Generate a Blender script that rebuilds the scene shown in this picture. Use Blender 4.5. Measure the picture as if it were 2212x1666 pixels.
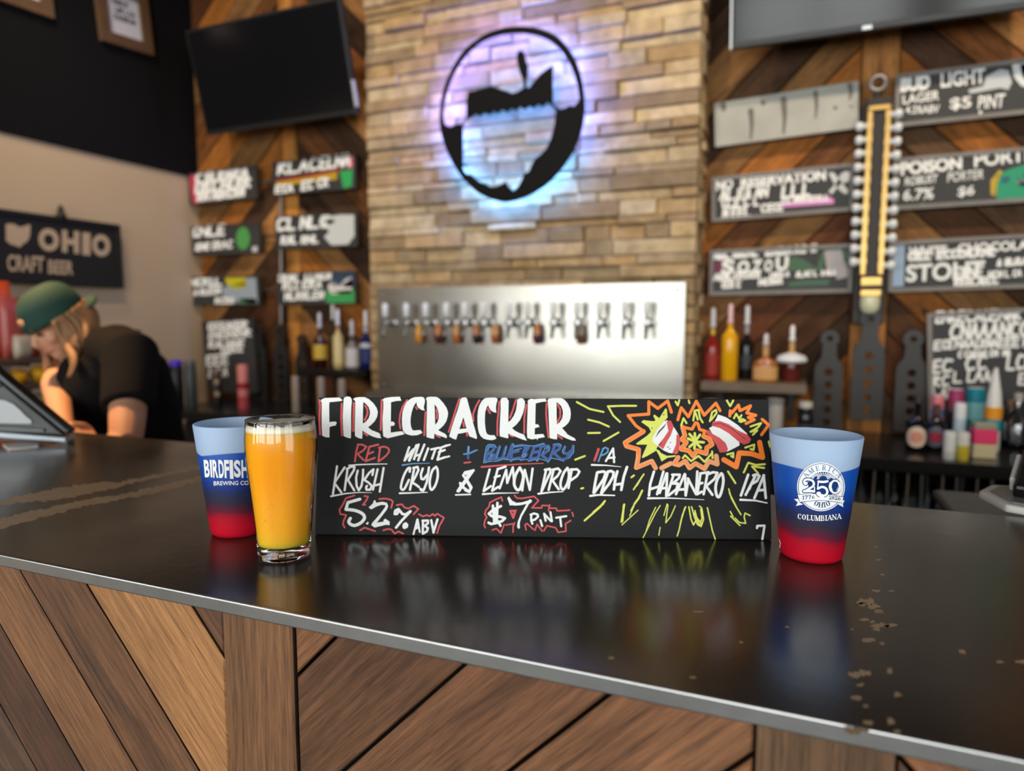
import bpy, math, random
from mathutils import Vector, Matrix, Euler, geometry, noise

for o in list(bpy.data.objects):
    bpy.data.objects.remove(o)
random.seed(7)
PI = math.pi
SC = bpy.context.scene
COL = SC.collection

# ------------------------------------------------------------------ camera
W, H, F = 2212.0, 1666.0, 1480.0
CX, CY = W / 2, H / 2
BAR = 1.07                      # height of the bar top
CAM = Vector((0.0, 0.0, 1.32))
PITCH = math.atan((CY - 692.0) / F)
YAW = math.radians(22.3)
FWD = Vector((-math.sin(YAW) * math.cos(PITCH), math.cos(YAW) * math.cos(PITCH), -math.sin(PITCH)))
RGT = Vector((math.cos(YAW), math.sin(YAW), 0))
UPV = RGT.cross(FWD)
cd = bpy.data.cameras.new('camera')
cd.sensor_width = 36.0
cd.lens = F / W * 36.0
cd.clip_start = 0.02
cd.dof.use_dof = True
cd.dof.focus_distance = 0.70
cd.dof.aperture_fstop = 3.2
cam = bpy.data.objects.new('camera', cd)
COL.objects.link(cam)
cam.matrix_world = Matrix.Translation(CAM) @ Matrix((RGT, UPV, -FWD)).transposed().to_4x4()
SC.camera = cam

# ------------------------------------------------------------------ light and exposure
SC.view_settings.view_transform = 'Standard'
SC.view_settings.look = 'None'
SC.view_settings.gamma = 1.0
SC.view_settings.exposure = 0.12
wd = bpy.data.worlds.new('daylight')
SC.world = wd
wd.use_nodes = True
bg = wd.node_tree.nodes['Background']
bg.inputs[0].default_value = (0.75, 0.87, 1.0, 1)
bg.inputs[1].default_value = 1.0


def area(name, loc, target, sx, sy, power, col, spread=180.0):
    l = bpy.data.lights.new(name, 'AREA')
    l.shape = 'RECTANGLE'
    l.size, l.size_y = sx, sy
    l.energy = power
    l.color = col
    l.spread = math.radians(spread)
    o = bpy.data.objects.new(name, l)
    COL.objects.link(o)
    o.location = loc
    d = Vector(target) - Vector(loc)
    o.rotation_euler = d.to_track_quat('-Z', 'Y').to_euler()
    return o


# daylight through the three street windows behind the camera, and the glazed side door
for wx in (-2.05, 0.1, 2.25):
    area('window_daylight', (wx, -3.62, 1.75), (wx, 0, 1.55), 1.8, 2.1, 85, (1.0, 0.975, 0.94))
area('left_window_daylight', (-3.16, -2.2, 1.38), (0, -1.4, 1.3), 2.0, 1.35, 70, (1.0, 0.975, 0.94))
area('door_daylight', (3.52, -1.2, 1.45), (0, -0.9, 1.3), 2.1, 2.5, 60, (1.0, 0.98, 0.95))
# warm track heads under the ceiling that wash the back wall, and the lamp over the aisle


def spot(name, loc, target, power, col, ang=60.0, blend=0.6, size=0.05):
    l = bpy.data.lights.new(name, 'SPOT')
    l.energy = power
    l.color = col
    l.spot_size = math.radians(ang)
    l.spot_blend = blend
    l.shadow_soft_size = size
    o = bpy.data.objects.new(name, l)
    COL.objects.link(o)
    o.location = loc
    d = Vector(target) - Vector(loc)
    o.rotation_euler = d.to_track_quat('-Z', 'Y').to_euler()
    return o


for tx, tgx, pw in ((-2.4, -2.5, 55), (-1.1, -1.1, 60), (0.35, 0.3, 75), (1.2, 1.1, 70)):
    spot('track_light', (tx, 1.35, 3.45), (tgx, 2.9, 1.9), pw, (1.0, 0.80, 0.58), 80, 0.8, 0.06)
spot('aisle_light', (-2.55, 0.95, 2.9), (-1.75, 1.40, 1.2), 340, (1.0, 0.58, 0.25), 40, 0.8, 0.05)
spot('wall_washer', (-1.9, 1.3, 3.4), (-3.03, 2.0, 1.55), 75, (1.0, 0.82, 0.62), 75, 0.9, 0.1)

# ------------------------------------------------------------------ photo pixel -> point on a real surface


def ray(px, py):
    return FWD + RGT * ((px - CX) / F) - UPV * ((py - CY) / F)


def onz(px, py, z):
    r = ray(px, py)
    return CAM + r * ((z - CAM.z) / r.z)


def ony(px, py, y):
    r = ray(px, py)
    return CAM + r * ((y - CAM.y) / r.y)


def onx(px, py, x):
    r = ray(px, py)
    return CAM + r * ((x - CAM.x) / r.x)


def atd(px, py, d):
    return CAM + ray(px, py) * d


# ------------------------------------------------------------------ scene helpers


def link(name, me, parent=None):
    o = bpy.data.objects.new(name, me)
    COL.objects.link(o)
    if parent is not None:
        o.parent = parent
    return o


def tag(o, label, cat, group=None, kind=None):
    o['label'] = label
    o['category'] = cat
    if group:
        o['group'] = group
    if kind:
        o['kind'] = kind
    return o


def thing(name, label, cat, loc=(0, 0, 0), rz=0.0, group=None, mat=None):
    o = bpy.data.objects.new(name, None)
    o.empty_display_size = 0.05
    COL.objects.link(o)
    if mat is not None:
        o.matrix_world = mat
    else:
        o.matrix_world = Matrix.Translation(Vector(loc)) @ Matrix.Rotation(rz, 4, 'Z')
    return tag(o, label, cat, group)


def copy_tree(o, parent=None):
    c = o.copy()
    COL.objects.link(c)
    if parent is not None:
        c.parent = parent
    for ch in [x for x in SC.objects if x.parent == o]:
        copy_tree(ch, c)
    return c


class MB:
    """collects vertices, faces, per-face tints and per-corner uv of ONE mesh"""

    def __init__(s):
        s.v, s.f, s.t, s.uv = [], [], [], []

    def face(s, idx, tint=None, uv=None):
        s.f.append(tuple(idx))
        s.t.append(tint)
        s.uv.append(uv)

    def add(s, verts, faces, tint=None):
        b = len(s.v)
        s.v += [Vector(p) for p in verts]
        for f in faces:
            s.face([b + i for i in f], tint)
        return s

    def box(s, c, d, m=None, tint=None):
        hx, hy, hz = d[0] / 2, d[1] / 2, d[2] / 2
        vs = [Vector((x, y, z)) for x in (-hx, hx) for y in (-hy, hy) for z in (-hz, hz)]
        if m is not None:
            vs = [m @ p for p in vs]
        vs = [p + Vector(c) for p in vs]
        return s.add(vs, [(0, 1, 3, 2), (4, 6, 7, 5), (0, 4, 5, 1), (2, 3, 7, 6), (0, 2, 6, 4), (1, 5, 7, 3)], tint)

    def box2(s, a, b, tint=None):
        a, b = Vector(a), Vector(b)
        return s.box((a + b) / 2, [abs(x) for x in (b - a)], None, tint)

    def lathe(s, prof, n=32, m=None, tint=None):
        """profile [(r, z)] about z; a point with r = 0 closes the end"""
        b = len(s.v)
        rings = []
        for r, z in prof:
            if r <= 1e-7:
                rings.append([len(s.v)])
                s.v.append(Vector((0, 0, z)))
            else:
                rings.append(list(range(len(s.v), len(s.v) + n)))
                for i in range(n):
                    a = 2 * PI * i / n
                    s.v.append(Vector((r * math.cos(a), r * math.sin(a), z)))
        for A, B in zip(rings, rings[1:]):
            if len(A) == 1 and len(B) == 1:
                continue
            for i in range(n):
                j = (i + 1) % n
                if len(A) == 1:
                    s.face((A[0], B[j], B[i]), tint)
                elif len(B) == 1:
                    s.face((A[i], A[j], B[0]), tint)
                else:
                    s.face((A[i], A[j], B[j], B[i]), tint)
        if m is not None:
            for i in range(b, len(s.v)):
                s.v[i] = m @ s.v[i]
        return s

    def tube(s, pts, r, n=10, cap=True, flat=None, tint=None):
        """round tube; r a number or one per point; flat = (axis vector, factor) squashes the section"""
        pts = [Vector(p) for p in pts]
        rs = r if isinstance(r, (list, tuple)) else [r] * len(pts)
        rings = []
        up = None
        for i, p in enumerate(pts):
            t = (pts[min(i + 1, len(pts) - 1)] - pts[max(i - 1, 0)])
            t = t.normalized() if t.length > 1e-9 else Vector((0, 0, 1))
            if up is None:
                up = Vector((0, 0, 1)) if abs(t.z) < 0.9 else Vector((1, 0, 0))
            u = (up - t * up.dot(t)).normalized()
            w = t.cross(u)
            up = u
            ring = []
            for k in range(n):
                a = 2 * PI * k / n
                q = (u * math.cos(a) + w * math.sin(a)) * rs[i]
                if flat is not None:
                    ax = Vector(flat[0]).normalized()
                    q = q + ax * (q.dot(ax) * (flat[1] - 1))
                ring.append(len(s.v))
                s.v.append(p + q)
            rings.append(ring)
        for A, B in zip(rings, rings[1:]):
            for k in range(n):
                j = (k + 1) % n
                s.face((A[k], A[j], B[j], B[k]), tint)
        if cap:
            s.face(rings[0][::-1], tint)
            s.face(rings[-1], tint)
        return s

    def ball(s, c, r, n=16, k=10, m=None, tint=None):
        rx, ry, rz = r if isinstance(r, (list, tuple)) else (r, r, r)
        b = len(s.v)
        prof = [(math.sin(PI * i / k), -math.cos(PI * i / k)) for i in range(k + 1)]
        prof[0], prof[-1] = (0, -1), (0, 1)
        s.lathe(prof, n, None, tint)
        for i in range(b, len(s.v)):
            p = s.v[i]
            p = Vector((p.x * rx, p.y * ry, p.z * rz))
            if m is not None:
                p = m @ p
            s.v[i] = p + Vector(c)
        return s

    def prism(s, loops, fn, h0, h1, tint=None, uvf=None):
        """2D polygon with holes -> solid between fn(u, v, h0) and fn(u, v, h1); h1 == h0 gives a flat sheet"""
        loops = [[Vector((p[0], p[1], 0)) for p in l] for l in loops]
        tris = geometry.tessellate_polygon(loops)
        flat = [p for l in loops for p in l]

        def area2(t):
            a, b, c = (flat[i] for i in t)
            return (b.x - a.x) * (c.y - a.y) - (b.y - a.y) * (c.x - a.x)
        b = len(s.v)
        s.v += [fn(p.x, p.y, h1) for p in flat]
        for t in tris:
            t = t if area2(t) > 0 else t[::-1]
            s.face([b + i for i in t], tint, [uvf(flat[i].x, flat[i].y) for i in t] if uvf else None)
        if h1 != h0:
            c = len(s.v)
            s.v += [fn(p.x, p.y, h0) for p in flat]
            for t in tris:
                t = t if area2(t) < 0 else t[::-1]
                s.face([c + i for i in t], tint, [uvf(flat[i].x, flat[i].y) for i in t] if uvf else None)
            k = 0
            for l in loops:
                n = len(l)
                for i in range(n):
                    j = (i + 1) % n
                    q = (b + k + i, b + k + j, c + k + j, c + k + i)
                    s.face(q[::-1], tint, [uvf(flat[x - (b if x < c else c)].x, flat[x - (b if x < c else c)].y) for x in q[::-1]] if uvf else None)
                k += n
        return s

    def build(s, name, mat, parent=None, smooth=False, world=False, bevel=0.0, sub=0, seg=2):
        me = bpy.data.meshes.new(name)
        vs = s.v
        if world and parent is not None:
            bpy.context.view_layer.update()
            inv = parent.matrix_world.inverted()
            vs = [inv @ p for p in vs]
        me.from_pydata([tuple(p) for p in vs], [], s.f)
        if any(t is not None for t in s.t):
            ca = me.color_attributes.new('tint', 'FLOAT_COLOR', 'CORNER')
            k = 0
            for f, t in zip(s.f, s.t):
                t = t or (0.5, 0.5, 0.5)
                for _ in f:
                    ca.data[k].color = (t[0], t[1], t[2], 1)
                    k += 1
        if any(u is not None for u in s.uv):
            ul = me.uv_layers.new(name='grain')
            k = 0
            for f, u in zip(s.f, s.uv):
                for q in range(len(f)):
                    ul.data[k].uv = u[q] if u else (0, 0)
                    k += 1
        me.materials.append(mat)
        if smooth:
            me.polygons.foreach_set('use_smooth', [True] * len(me.polygons))
            if smooth != 'all':
                me.set_sharp_from_angle(angle=math.radians(40))
        me.update()
        o = link(name, me, parent)
        if bevel:
            b = o.modifiers.new('bevel', 'BEVEL')
            b.width = bevel
            b.segments = seg
            b.limit_method = 'ANGLE'
        if sub:
            b = o.modifiers.new('sub', 'SUBSURF')
            b.levels = b.render_levels = sub
        return o


def build_split(mb, name, mat, parent, world=False):
    """paint laid down in several spots: every separate spot becomes a part of its own"""
    n = len(mb.v)
    par = list(range(n))

    def find(i):
        while par[i] != i:
            par[i] = par[par[i]]
            i = par[i]
        return i
    for f in mb.f:
        r = find(f[0])
        for q in f[1:]:
            par[find(q)] = r
    isl = {}
    for i in range(n):
        isl.setdefault(find(i), []).append(i)
    boxes = []
    for k, ids in isl.items():
        lo = [min(mb.v[i][a] for i in ids) for a in range(3)]
        hi = [max(mb.v[i][a] for i in ids) for a in range(3)]
        boxes.append([lo, hi, max(hi[a] - lo[a] for a in range(3)), k])
    m = len(boxes)
    gp = list(range(m))

    def fg(i):
        while gp[i] != i:
            i = gp[i]
        return i
    for i in range(m):
        for j in range(i):
            A, B = boxes[i], boxes[j]
            d = math.sqrt(sum(max(0.0, A[0][a] - B[1][a], B[0][a] - A[1][a]) ** 2 for a in range(3)))
            if d <= max(0.016, 0.42 * max(A[2], B[2])):
                gp[fg(i)] = fg(j)
    which = {b[3]: fg(i) for i, b in enumerate(boxes)}
    outs = {}
    for f in mb.f:
        outs.setdefault(which[find(f[0])], []).append(f)
    res = []
    for fs in outs.values():
        mp, s = {}, MB()
        for f in fs:
            for q in f:
                if q not in mp:
                    mp[q] = len(s.v)
                    s.v.append(mb.v[q])
            s.face([mp[q] for q in f])
        res.append(s.build(name, mat, parent, world=world))
    return res


def spline(pts, n=6, closed=False):
    """Catmull-Rom through 2D or 3D points"""
    P = [Vector(p) for p in pts]
    if len(P) < 3:
        return P
    out = []
    m = len(P)
    for i in range(m if closed else m - 1):
        if closed:
            a, b, c, d = P[i - 1], P[i], P[(i + 1) % m], P[(i + 2) % m]
        else:
            a, b, c, d = P[max(i - 1, 0)], P[i], P[i + 1], P[min(i + 2, m - 1)]
        for k in range(n):
            t = k / n
            out.append(0.5 * ((2 * b) + (c - a) * t + (2 * a - 5 * b + 4 * c - d) * t * t + (3 * b - a - 3 * c + d) * t ** 3))
    if not closed:
        out.append(P[-1])
    return out


_k = [0]


def stroke(mb, pts, w, fn, h, taper=None, nd=10):
    """a painted line: flat ribbon with round ends laid on a surface by fn(u, v, height)"""
    pts = [Vector((p[0], p[1])) for p in pts]
    n = len(pts)
    ws = []
    for i in range(n):
        t = i / max(n - 1, 1)
        ws.append(w / 2 if taper is None else w / 2 * (taper[0] + (taper[1] - taper[0]) * t))

    def lift():
        _k[0] = (_k[0] + 1) % 50
        return h + _k[0] * 3e-6
    for i in range(n - 1):
        a, b = pts[i], pts[i + 1]
        d = b - a
        if d.length < 1e-9:
            continue
        q = Vector((-d.y, d.x)).normalized()
        z = lift()
        mb.add([fn(*(a + q * ws[i]), z), fn(*(a - q * ws[i]), z), fn(*(b - q * ws[i + 1]), z), fn(*(b + q * ws[i + 1]), z)], [(0, 1, 2, 3)])
    for i in range(n):
        if 0 < i < n - 1:
            d0, d1 = pts[i] - pts[i - 1], pts[i + 1] - pts[i]
            if d0.length > 1e-9 and d1.length > 1e-9 and abs(d0.angle(d1)) < 0.12:
                continue
        z = lift()
        vs = [fn(pts[i].x + ws[i] * math.cos(2 * PI * k / nd), pts[i].y + ws[i] * math.sin(2 * PI * k / nd), z) for k in range(nd)]
        mb.add(vs, [tuple(range(nd))])


_tc = {}


def text2d(txt, bold=0.0):
    """outline triangles of a printed text, normalised to the unit box: (points, faces)"""
    key = (txt, bold)
    if key in _tc:
        return _tc[key]
    cu = bpy.data.curves.new('lettering', 'FONT')
    cu.body = txt
    cu.offset = bold
    cu.resolution_u = 4
    cu.fill_mode = 'FRONT'
    o = bpy.data.objects.new('lettering', cu)
    COL.objects.link(o)
    bpy.context.view_layer.update()
    dg = bpy.context.evaluated_depsgraph_get()
    me = bpy.data.meshes.new_from_object(o.evaluated_get(dg))
    vs = [(v.co.x, v.co.y) for v in me.vertices]
    fs = [tuple(p.vertices) for p in me.polygons]
    bpy.data.objects.remove(o)
    bpy.data.curves.remove(cu)
    bpy.data.meshes.remove(me)
    x0, x1 = min(v[0] for v in vs), max(v[0] for v in vs)
    y0, y1 = min(v[1] for v in vs), max(v[1] for v in vs)
    vs = [((v[0] - x0) / (x1 - x0), (v[1] - y0) / max(y1 - y0, 1e-6)) for v in vs]
    _tc[key] = (vs, fs)
    return _tc[key]


def text_on(mb, txt, quad, fn, h, bold=0.0):
    """text filled into the quad (top-left, top-right, bottom-right, bottom-left) of surface coordinates"""
    vs, fs = text2d(txt, bold)
    tl, tr, br, bl = [Vector(q) for q in quad]
    out = []
    _k[0] = (_k[0] + 1) % 50
    for u, v in vs:
        p = (bl * (1 - u) + br * u) * (1 - v) + (tl * (1 - u) + tr * u) * v
        out.append(fn(p.x, p.y, h + _k[0] * 3e-6))
    mb.add(out, fs)


# ------------------------------------------------------------------ materials


def lin(c):
    return tuple((x / 255 / 12.92 if x / 255 <= 0.04045 else ((x / 255 + 0.055) / 1.055) ** 2.4) for x in c)


def mat(name, col, rough=0.5, metal=0.0, spec=0.5, emit=None, es=0.0, alpha=None, coat=0.0, trans=0.0, ior=1.45, sss=0.0, var=0.0, vs=30.0, bump=0.0, bs=60.0):
    m = bpy.data.materials.new(name)
    m.use_nodes = True
    nt = m.node_tree
    b = nt.nodes['Principled BSDF']
    c = lin(col) if max(col) > 1 else tuple(col)
    b.inputs['Base Color'].default_value = (*c, 1)
    b.inputs['Roughness'].default_value = rough
    b.inputs['Metallic'].default_value = metal
    b.inputs['Specular IOR Level'].default_value = spec
    b.inputs['IOR'].default_value = ior
    b.inputs['Coat Weight'].default_value = coat
    b.inputs['Coat Roughness'].default_value = 0.05
    b.inputs['Transmission Weight'].default_value = trans
    if sss:
        b.inputs['Subsurface Weight'].default_value = sss
        b.inputs['Subsurface Radius'].default_value = (1, 0.6, 0.4)
        b.inputs['Subsurface Scale'].default_value = 0.01
    if emit is not None:
        e = lin(emit) if max(emit) > 1 else tuple(emit)
        b.inputs['Emission Color'].default_value = (*e, 1)
        b.inputs['Emission Strength'].default_value = es
    if var or bump:
        tc = nt.nodes.new('ShaderNodeTexCoord')
        nz = nt.nodes.new('ShaderNodeTexNoise')
        nz.inputs['Scale'].default_value = vs
        nz.inputs['Detail'].default_value = 5
        nt.links.new(tc.outputs['Object'], nz.inputs['Vector'])
        if var:
            mx = nt.nodes.new('ShaderNodeMix')
            mx.data_type = 'RGBA'
            mx.inputs['A'].default_value = (*[x * (1 - var) for x in c], 1)
            mx.inputs['B'].default_value = (*[min(1, x * (1 + var)) for x in c], 1)
            nt.links.new(nz.outputs['Fac'], mx.inputs['Factor'])
            nt.links.new(mx.outputs['Result'], b.inputs['Base Color'])
        if bump:
            nb = nt.nodes.new('ShaderNodeTexNoise')
            nb.inputs['Scale'].default_value = bs
            nb.inputs['Detail'].default_value = 4
            nt.links.new(tc.outputs['Object'], nb.inputs['Vector'])
            bp = nt.nodes.new('ShaderNodeBump')
            bp.inputs['Strength'].default_value = bump
            bp.inputs['Distance'].default_value = 0.004
            nt.links.new(nb.outputs['Fac'], bp.inputs['Height'])
            nt.links.new(bp.outputs['Normal'], b.inputs['Normal'])
    return m


def clear_glass(name, tint=(1, 1, 1), gloss=0.03, ior=1.45):
    """thin clear wall: fresnel reflection over what is seen straight through"""
    m = bpy.data.materials.new(name)
    m.use_nodes = True
    nt = m.node_tree
    nt.nodes.remove(nt.nodes['Principled BSDF'])
    out = nt.nodes['Material Output']
    tr = nt.nodes.new('ShaderNodeBsdfTransparent')
    tr.inputs[0].default_value = (*tint, 1)
    gl = nt.nodes.new('ShaderNodeBsdfGlossy')
    gl.inputs['Roughness'].default_value = gloss
    fr = nt.nodes.new('ShaderNodeFresnel')
    fr.inputs['IOR'].default_value = ior
    mx = nt.nodes.new('ShaderNodeMixShader')
    nt.links.new(fr.outputs[0], mx.inputs[0])
    nt.links.new(tr.outputs[0], mx.inputs[1])
    nt.links.new(gl.outputs[0], mx.inputs[2])
    nt.links.new(mx.outputs[0], out.inputs[0])
    return m


def wood(name, fine=1.0, bump=0.35, rough=0.6, contrast=1.0, spec=0.35):
    """planks: colour of each board from 'tint', grain along the u of 'grain'"""
    m = bpy.data.materials.new(name)
    m.use_nodes = True
    nt = m.node_tree
    N, L = nt.nodes, nt.links
    b = N['Principled BSDF']
    b.inputs['Roughness'].default_value = rough
    b.inputs['Specular IOR Level'].default_value = spec
    at = N.new('ShaderNodeAttribute')
    at.attribute_name = 'tint'
    uv = N.new('ShaderNodeUVMap')
    uv.uv_map = 'grain'

    def noise_(sc, scale, detail=6, dist=0.0, rough_=0.6, vec=None):
        mp = N.new('ShaderNodeMapping')
        mp.inputs['Scale'].default_value = (sc[0], sc[1], 1)
        L.new(vec or uv.outputs[0], mp.inputs[0])
        n = N.new('ShaderNodeTexNoise')
        n.inputs['Scale'].default_value = scale
        n.inputs['Detail'].default_value = detail
        n.inputs['Distortion'].default_value = dist
        n.inputs['Roughness'].default_value = rough_
        L.new(mp.outputs[0], n.inputs['Vector'])
        return n.outputs['Fac']

    def ramp(fac, stops):
        r = N.new('ShaderNodeValToRGB')
        e = r.color_ramp.elements
        e[0].position, e[0].color = stops[0][0], (*[stops[0][1]] * 3, 1)
        e[1].position, e[1].color = stops[-1][0], (*[stops[-1][1]] * 3, 1)
        for p, v in stops[1:-1]:
            x = e.new(p)
            x.color = (v, v, v, 1)
        L.new(fac, r.inputs[0])
        return r.outputs[0]

    def mul(a, c, f=1.0):
        x = N.new('ShaderNodeMix')
        x.data_type = 'RGBA'
        x.blend_type = 'MULTIPLY'
        x.inputs['Factor'].default_value = f
        L.new(a, x.inputs['A'])
        L.new(c, x.inputs['B'])
        return x.outputs['Result']
    fibre = noise_((10, 210 * fine), 1.0, 7, 0.3, 0.72)
    rings = noise_((2.6, 26), 1.0, 5, 1.6, 0.6)
    blotch = noise_((3.2, 9), 1.0, 4, 0.6, 0.55)
    pores = noise_((26, 620 * fine), 1.0, 3, 0.1, 0.6)
    # cathedral figure: growth rings cut along the board, bent by a slow noise
    wm = N.new('ShaderNodeMapping')
    wm.inputs['Scale'].default_value = (1.1, 9, 1)
    L.new(uv.outputs[0], wm.inputs[0])
    wv = N.new('ShaderNodeTexWave')
    wv.wave_type, wv.bands_direction = 'BANDS', 'Y'
    wv.inputs['Scale'].default_value = 3.4
    wv.inputs['Distortion'].default_value = 9.0
    wv.inputs['Detail'].default_value = 3.0
    wv.inputs['Detail Scale'].default_value = 1.1
    L.new(wm.outputs[0], wv.inputs['Vector'])
    # knots and weathered streaks
    km = N.new('ShaderNodeMapping')
    km.inputs['Scale'].default_value = (4.2, 8.5, 1)
    L.new(uv.outputs[0], km.inputs[0])
    kv = N.new('ShaderNodeTexVoronoi')
    kv.inputs['Scale'].default_value = 1.0
    L.new(km.outputs[0], kv.inputs['Vector'])
    stain = noise_((1.6, 17), 1.0, 6, 0.9, 0.65)
    col = mul(at.outputs['Color'], ramp(fibre, [(0.25, 0.68), (0.5, 1.0), (0.75, 1.25)]), contrast)
    col = mul(col, ramp(rings, [(0.28, 0.55), (0.45, 1.0), (0.56, 0.92), (0.72, 1.25)]), contrast)
    col = mul(col, ramp(wv.outputs['Fac'], [(0.0, 0.84), (0.35, 1.0), (0.8, 1.04), (1.0, 1.10)]), contrast)
    col = mul(col, ramp(blotch, [(0.25, 0.5), (0.5, 1.0), (0.8, 1.25)]), contrast)
    col = mul(col, ramp(stain, [(0.30, 0.34), (0.42, 0.86), (0.55, 1.05), (0.75, 1.18)]), contrast)
    col = mul(col, ramp(kv.outputs['Distance'], [(0.03, 0.14), (0.075, 0.50), (0.13, 0.92), (0.2, 1.0)]), contrast)
    col = mul(col, ramp(pores, [(0.32, 0.48), (0.5, 1.0), (0.7, 1.12)]), contrast * 0.9)
    L.new(col, b.inputs['Base Color'])
    mott = noise_((22, 46), 1.0, 6, 0.4, 0.7)
    col = mul(col, ramp(mott, [(0.3, 0.72), (0.48, 1.0), (0.7, 1.22)]), contrast)
    hg = N.new('ShaderNodeMath')
    hg.operation = 'ADD'
    L.new(fibre, hg.inputs[0])
    L.new(pores, hg.inputs[1])
    bp = N.new('ShaderNodeBump')
    bp.inputs['Strength'].default_value = bump
    bp.inputs['Distance'].default_value = 0.003
    L.new(hg.outputs[0], bp.inputs['Height'])
    L.new(bp.outputs['Normal'], b.inputs['Normal'])
    return m


def clip_poly(poly, a, b, c):
    """keep the side a*x + b*y <= c of a convex polygon"""
    out = []
    n = len(poly)
    for i in range(n):
        p, q = poly[i], poly[(i + 1) % n]
        dp, dq = a * p[0] + b * p[1] - c, a * q[0] + b * q[1] - c
        if dp <= 0:
            out.append(p)
        if dp * dq < 0:
            t = dp / (dp - dq)
            out.append((p[0] + (q[0] - p[0]) * t, p[1] + (q[1] - p[1]) * t))
    return out


def plank(mb, poly, fn, h0, h1, tint, ang, chamfer=0.002):
    """one board in a plane: polygon poly, grain running at angle ang"""
    ca, sa = math.cos(ang), math.sin(ang)
    ox, oy = random.uniform(0, 50), random.uniform(0, 50)

    def uvf(x, y):
        return (x * ca + y * sa + ox, -x * sa + y * ca + oy)
    n = len(poly)
    cx, cy = sum(p[0] for p in poly) / n, sum(p[1] for p in poly) / n
    area2 = sum(poly[i][0] * poly[(i + 1) % n][1] - poly[(i + 1) % n][0] * poly[i][1] for i in range(n))
    if abs(area2) < 2e-4:
        return
    if area2 < 0:
        poly = poly[::-1]
    inner = []
    for i in range(n):
        p, a, b = Vector(poly[i]), Vector(poly[i - 1]), Vector(poly[(i + 1) % n])
        d0, d1 = (p - a), (b - p)
        if d0.length < 1e-6 or d1.length < 1e-6:
            inner.append(tuple(p))
            continue
        n0, n1 = Vector((-d0.y, d0.x)).normalized(), Vector((-d1.y, d1.x)).normalized()
        m = n0 + n1
        m = m / max(m.length_squared / 2, 0.25)
        inner.append(tuple(p + m * chamfer))
    b0 = len(mb.v)
    mb.v += [fn(p[0], p[1], h1) for p in inner]
    b1 = len(mb.v)
    mb.v += [fn(p[0], p[1], h1 - chamfer) for p in poly]
    b2 = len(mb.v)
    mb.v += [fn(p[0], p[1], h0) for p in poly]
    mb.face([b0 + i for i in range(n)], tint, [uvf(*p) for p in inner])
    for i in range(n):
        j = (i + 1) % n
        mb.face((b0 + j, b0 + i, b1 + i, b1 + j), tint, [uvf(*inner[j]), uvf(*inner[i]), uvf(*poly[i]), uvf(*poly[j])])
        mb.face((b1 + j, b1 + i, b2 + i, b2 + j), [q * 0.16 for q in tint], [uvf(*poly[j]), uvf(*poly[i]), uvf(*poly[i]), uvf(*poly[j])])  # board sides tinted dark: the shade of the gaps is put into the colour
# ================================================================== the room
WX, WY = -3.035, 2.90           # left wall, back wall
PAL = [(0.078, 0.033, 0.013), (0.162, 0.062, 0.020), (0.350, 0.123, 0.024), (0.428, 0.195, 0.061), (0.097, 0.051, 0.025),
       (0.046, 0.023, 0.012), (0.246, 0.089, 0.024), (0.123, 0.043, 0.016), (0.259, 0.123, 0.042), (0.078, 0.038, 0.019)]
M_wallwood = wood('reclaimed_wall_boards', 0.6, 0.3, 0.65, 1.0, 0.15)
M_barwood = wood('reclaimed_bar_boards', 1.0, 0.55, 0.62, 1.0)
M_gap = mat('dark_backing', (0.012, 0.009, 0.007), 0.9)
M_beige = mat('beige_paint', (0.53, 0.395, 0.255), 0.75, var=0.05, vs=3)
M_blackpaint = mat('black_paint', (0.0055, 0.0055, 0.0065), 0.9, spec=0.15, var=0.1, vs=4)
M_floor = mat('stained_concrete', (0.10, 0.085, 0.07), 0.35, var=0.35, vs=4)
M_ceil = mat('black_ceiling', (0.02, 0.02, 0.022), 0.9)
M_greywall = mat('grey_plaster', (0.17, 0.16, 0.15), 0.8, var=0.06, vs=3)
M_winframe = mat('dark_window_frame', (0.03, 0.03, 0.032), 0.45)
M_pane = clear_glass('window_pane', (0.97, 0.99, 0.99), 0.01)


def struct(mb, name, m, parent=None, label=None, **k):
    o = mb.build(name, m, parent, **k)
    if parent is None:
        o['kind'] = 'structure'
    return o


struct(MB().box2((WX - 0.1, -3.6, -0.1), (3.5, 3.0, 0)), 'floor', M_floor)
struct(MB().box2((WX - 0.1, -3.6, 3.6), (3.5, 3.0, 3.7)), 'ceiling', M_ceil)
lw = MB().box2((WX - 0.1, -3.6, 0), (WX, -3.2, 3.6)).box2((WX - 0.1, -1.2, 0), (WX, 3.0, 3.6)).box2((WX - 0.1, -3.2, 0), (WX, -1.2, 0.7)).box2((WX - 0.1, -3.2, 2.05), (WX, -1.2, 3.6))
struct(lw, 'wall_left', M_beige)
lf = MB()
for y0 in (-3.2, -2.23, -1.26):
    lf.box2((WX - 0.08, y0, 0.7), (WX - 0.02, y0 + 0.06, 2.05))
for z0 in (0.7, 1.99):
    lf.box2((WX - 0.075, -3.14, z0), (WX - 0.025, -1.26, z0 + 0.06))
w4 = struct(lf, 'window_4', M_winframe)
MB().box2((WX - 0.053, -3.15, 0.75), (WX - 0.047, -1.25, 2.0)).build('pane', M_pane, w4)
struct(MB().box2((WX, -3.5, 2.087), (WX + 0.012, 2.88, 3.6)), 'wall_left_upper', M_blackpaint)
struct(MB().box2((WX, WY, 0), (3.4, 3.0, 3.6)), 'wall_back', M_gap)

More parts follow.
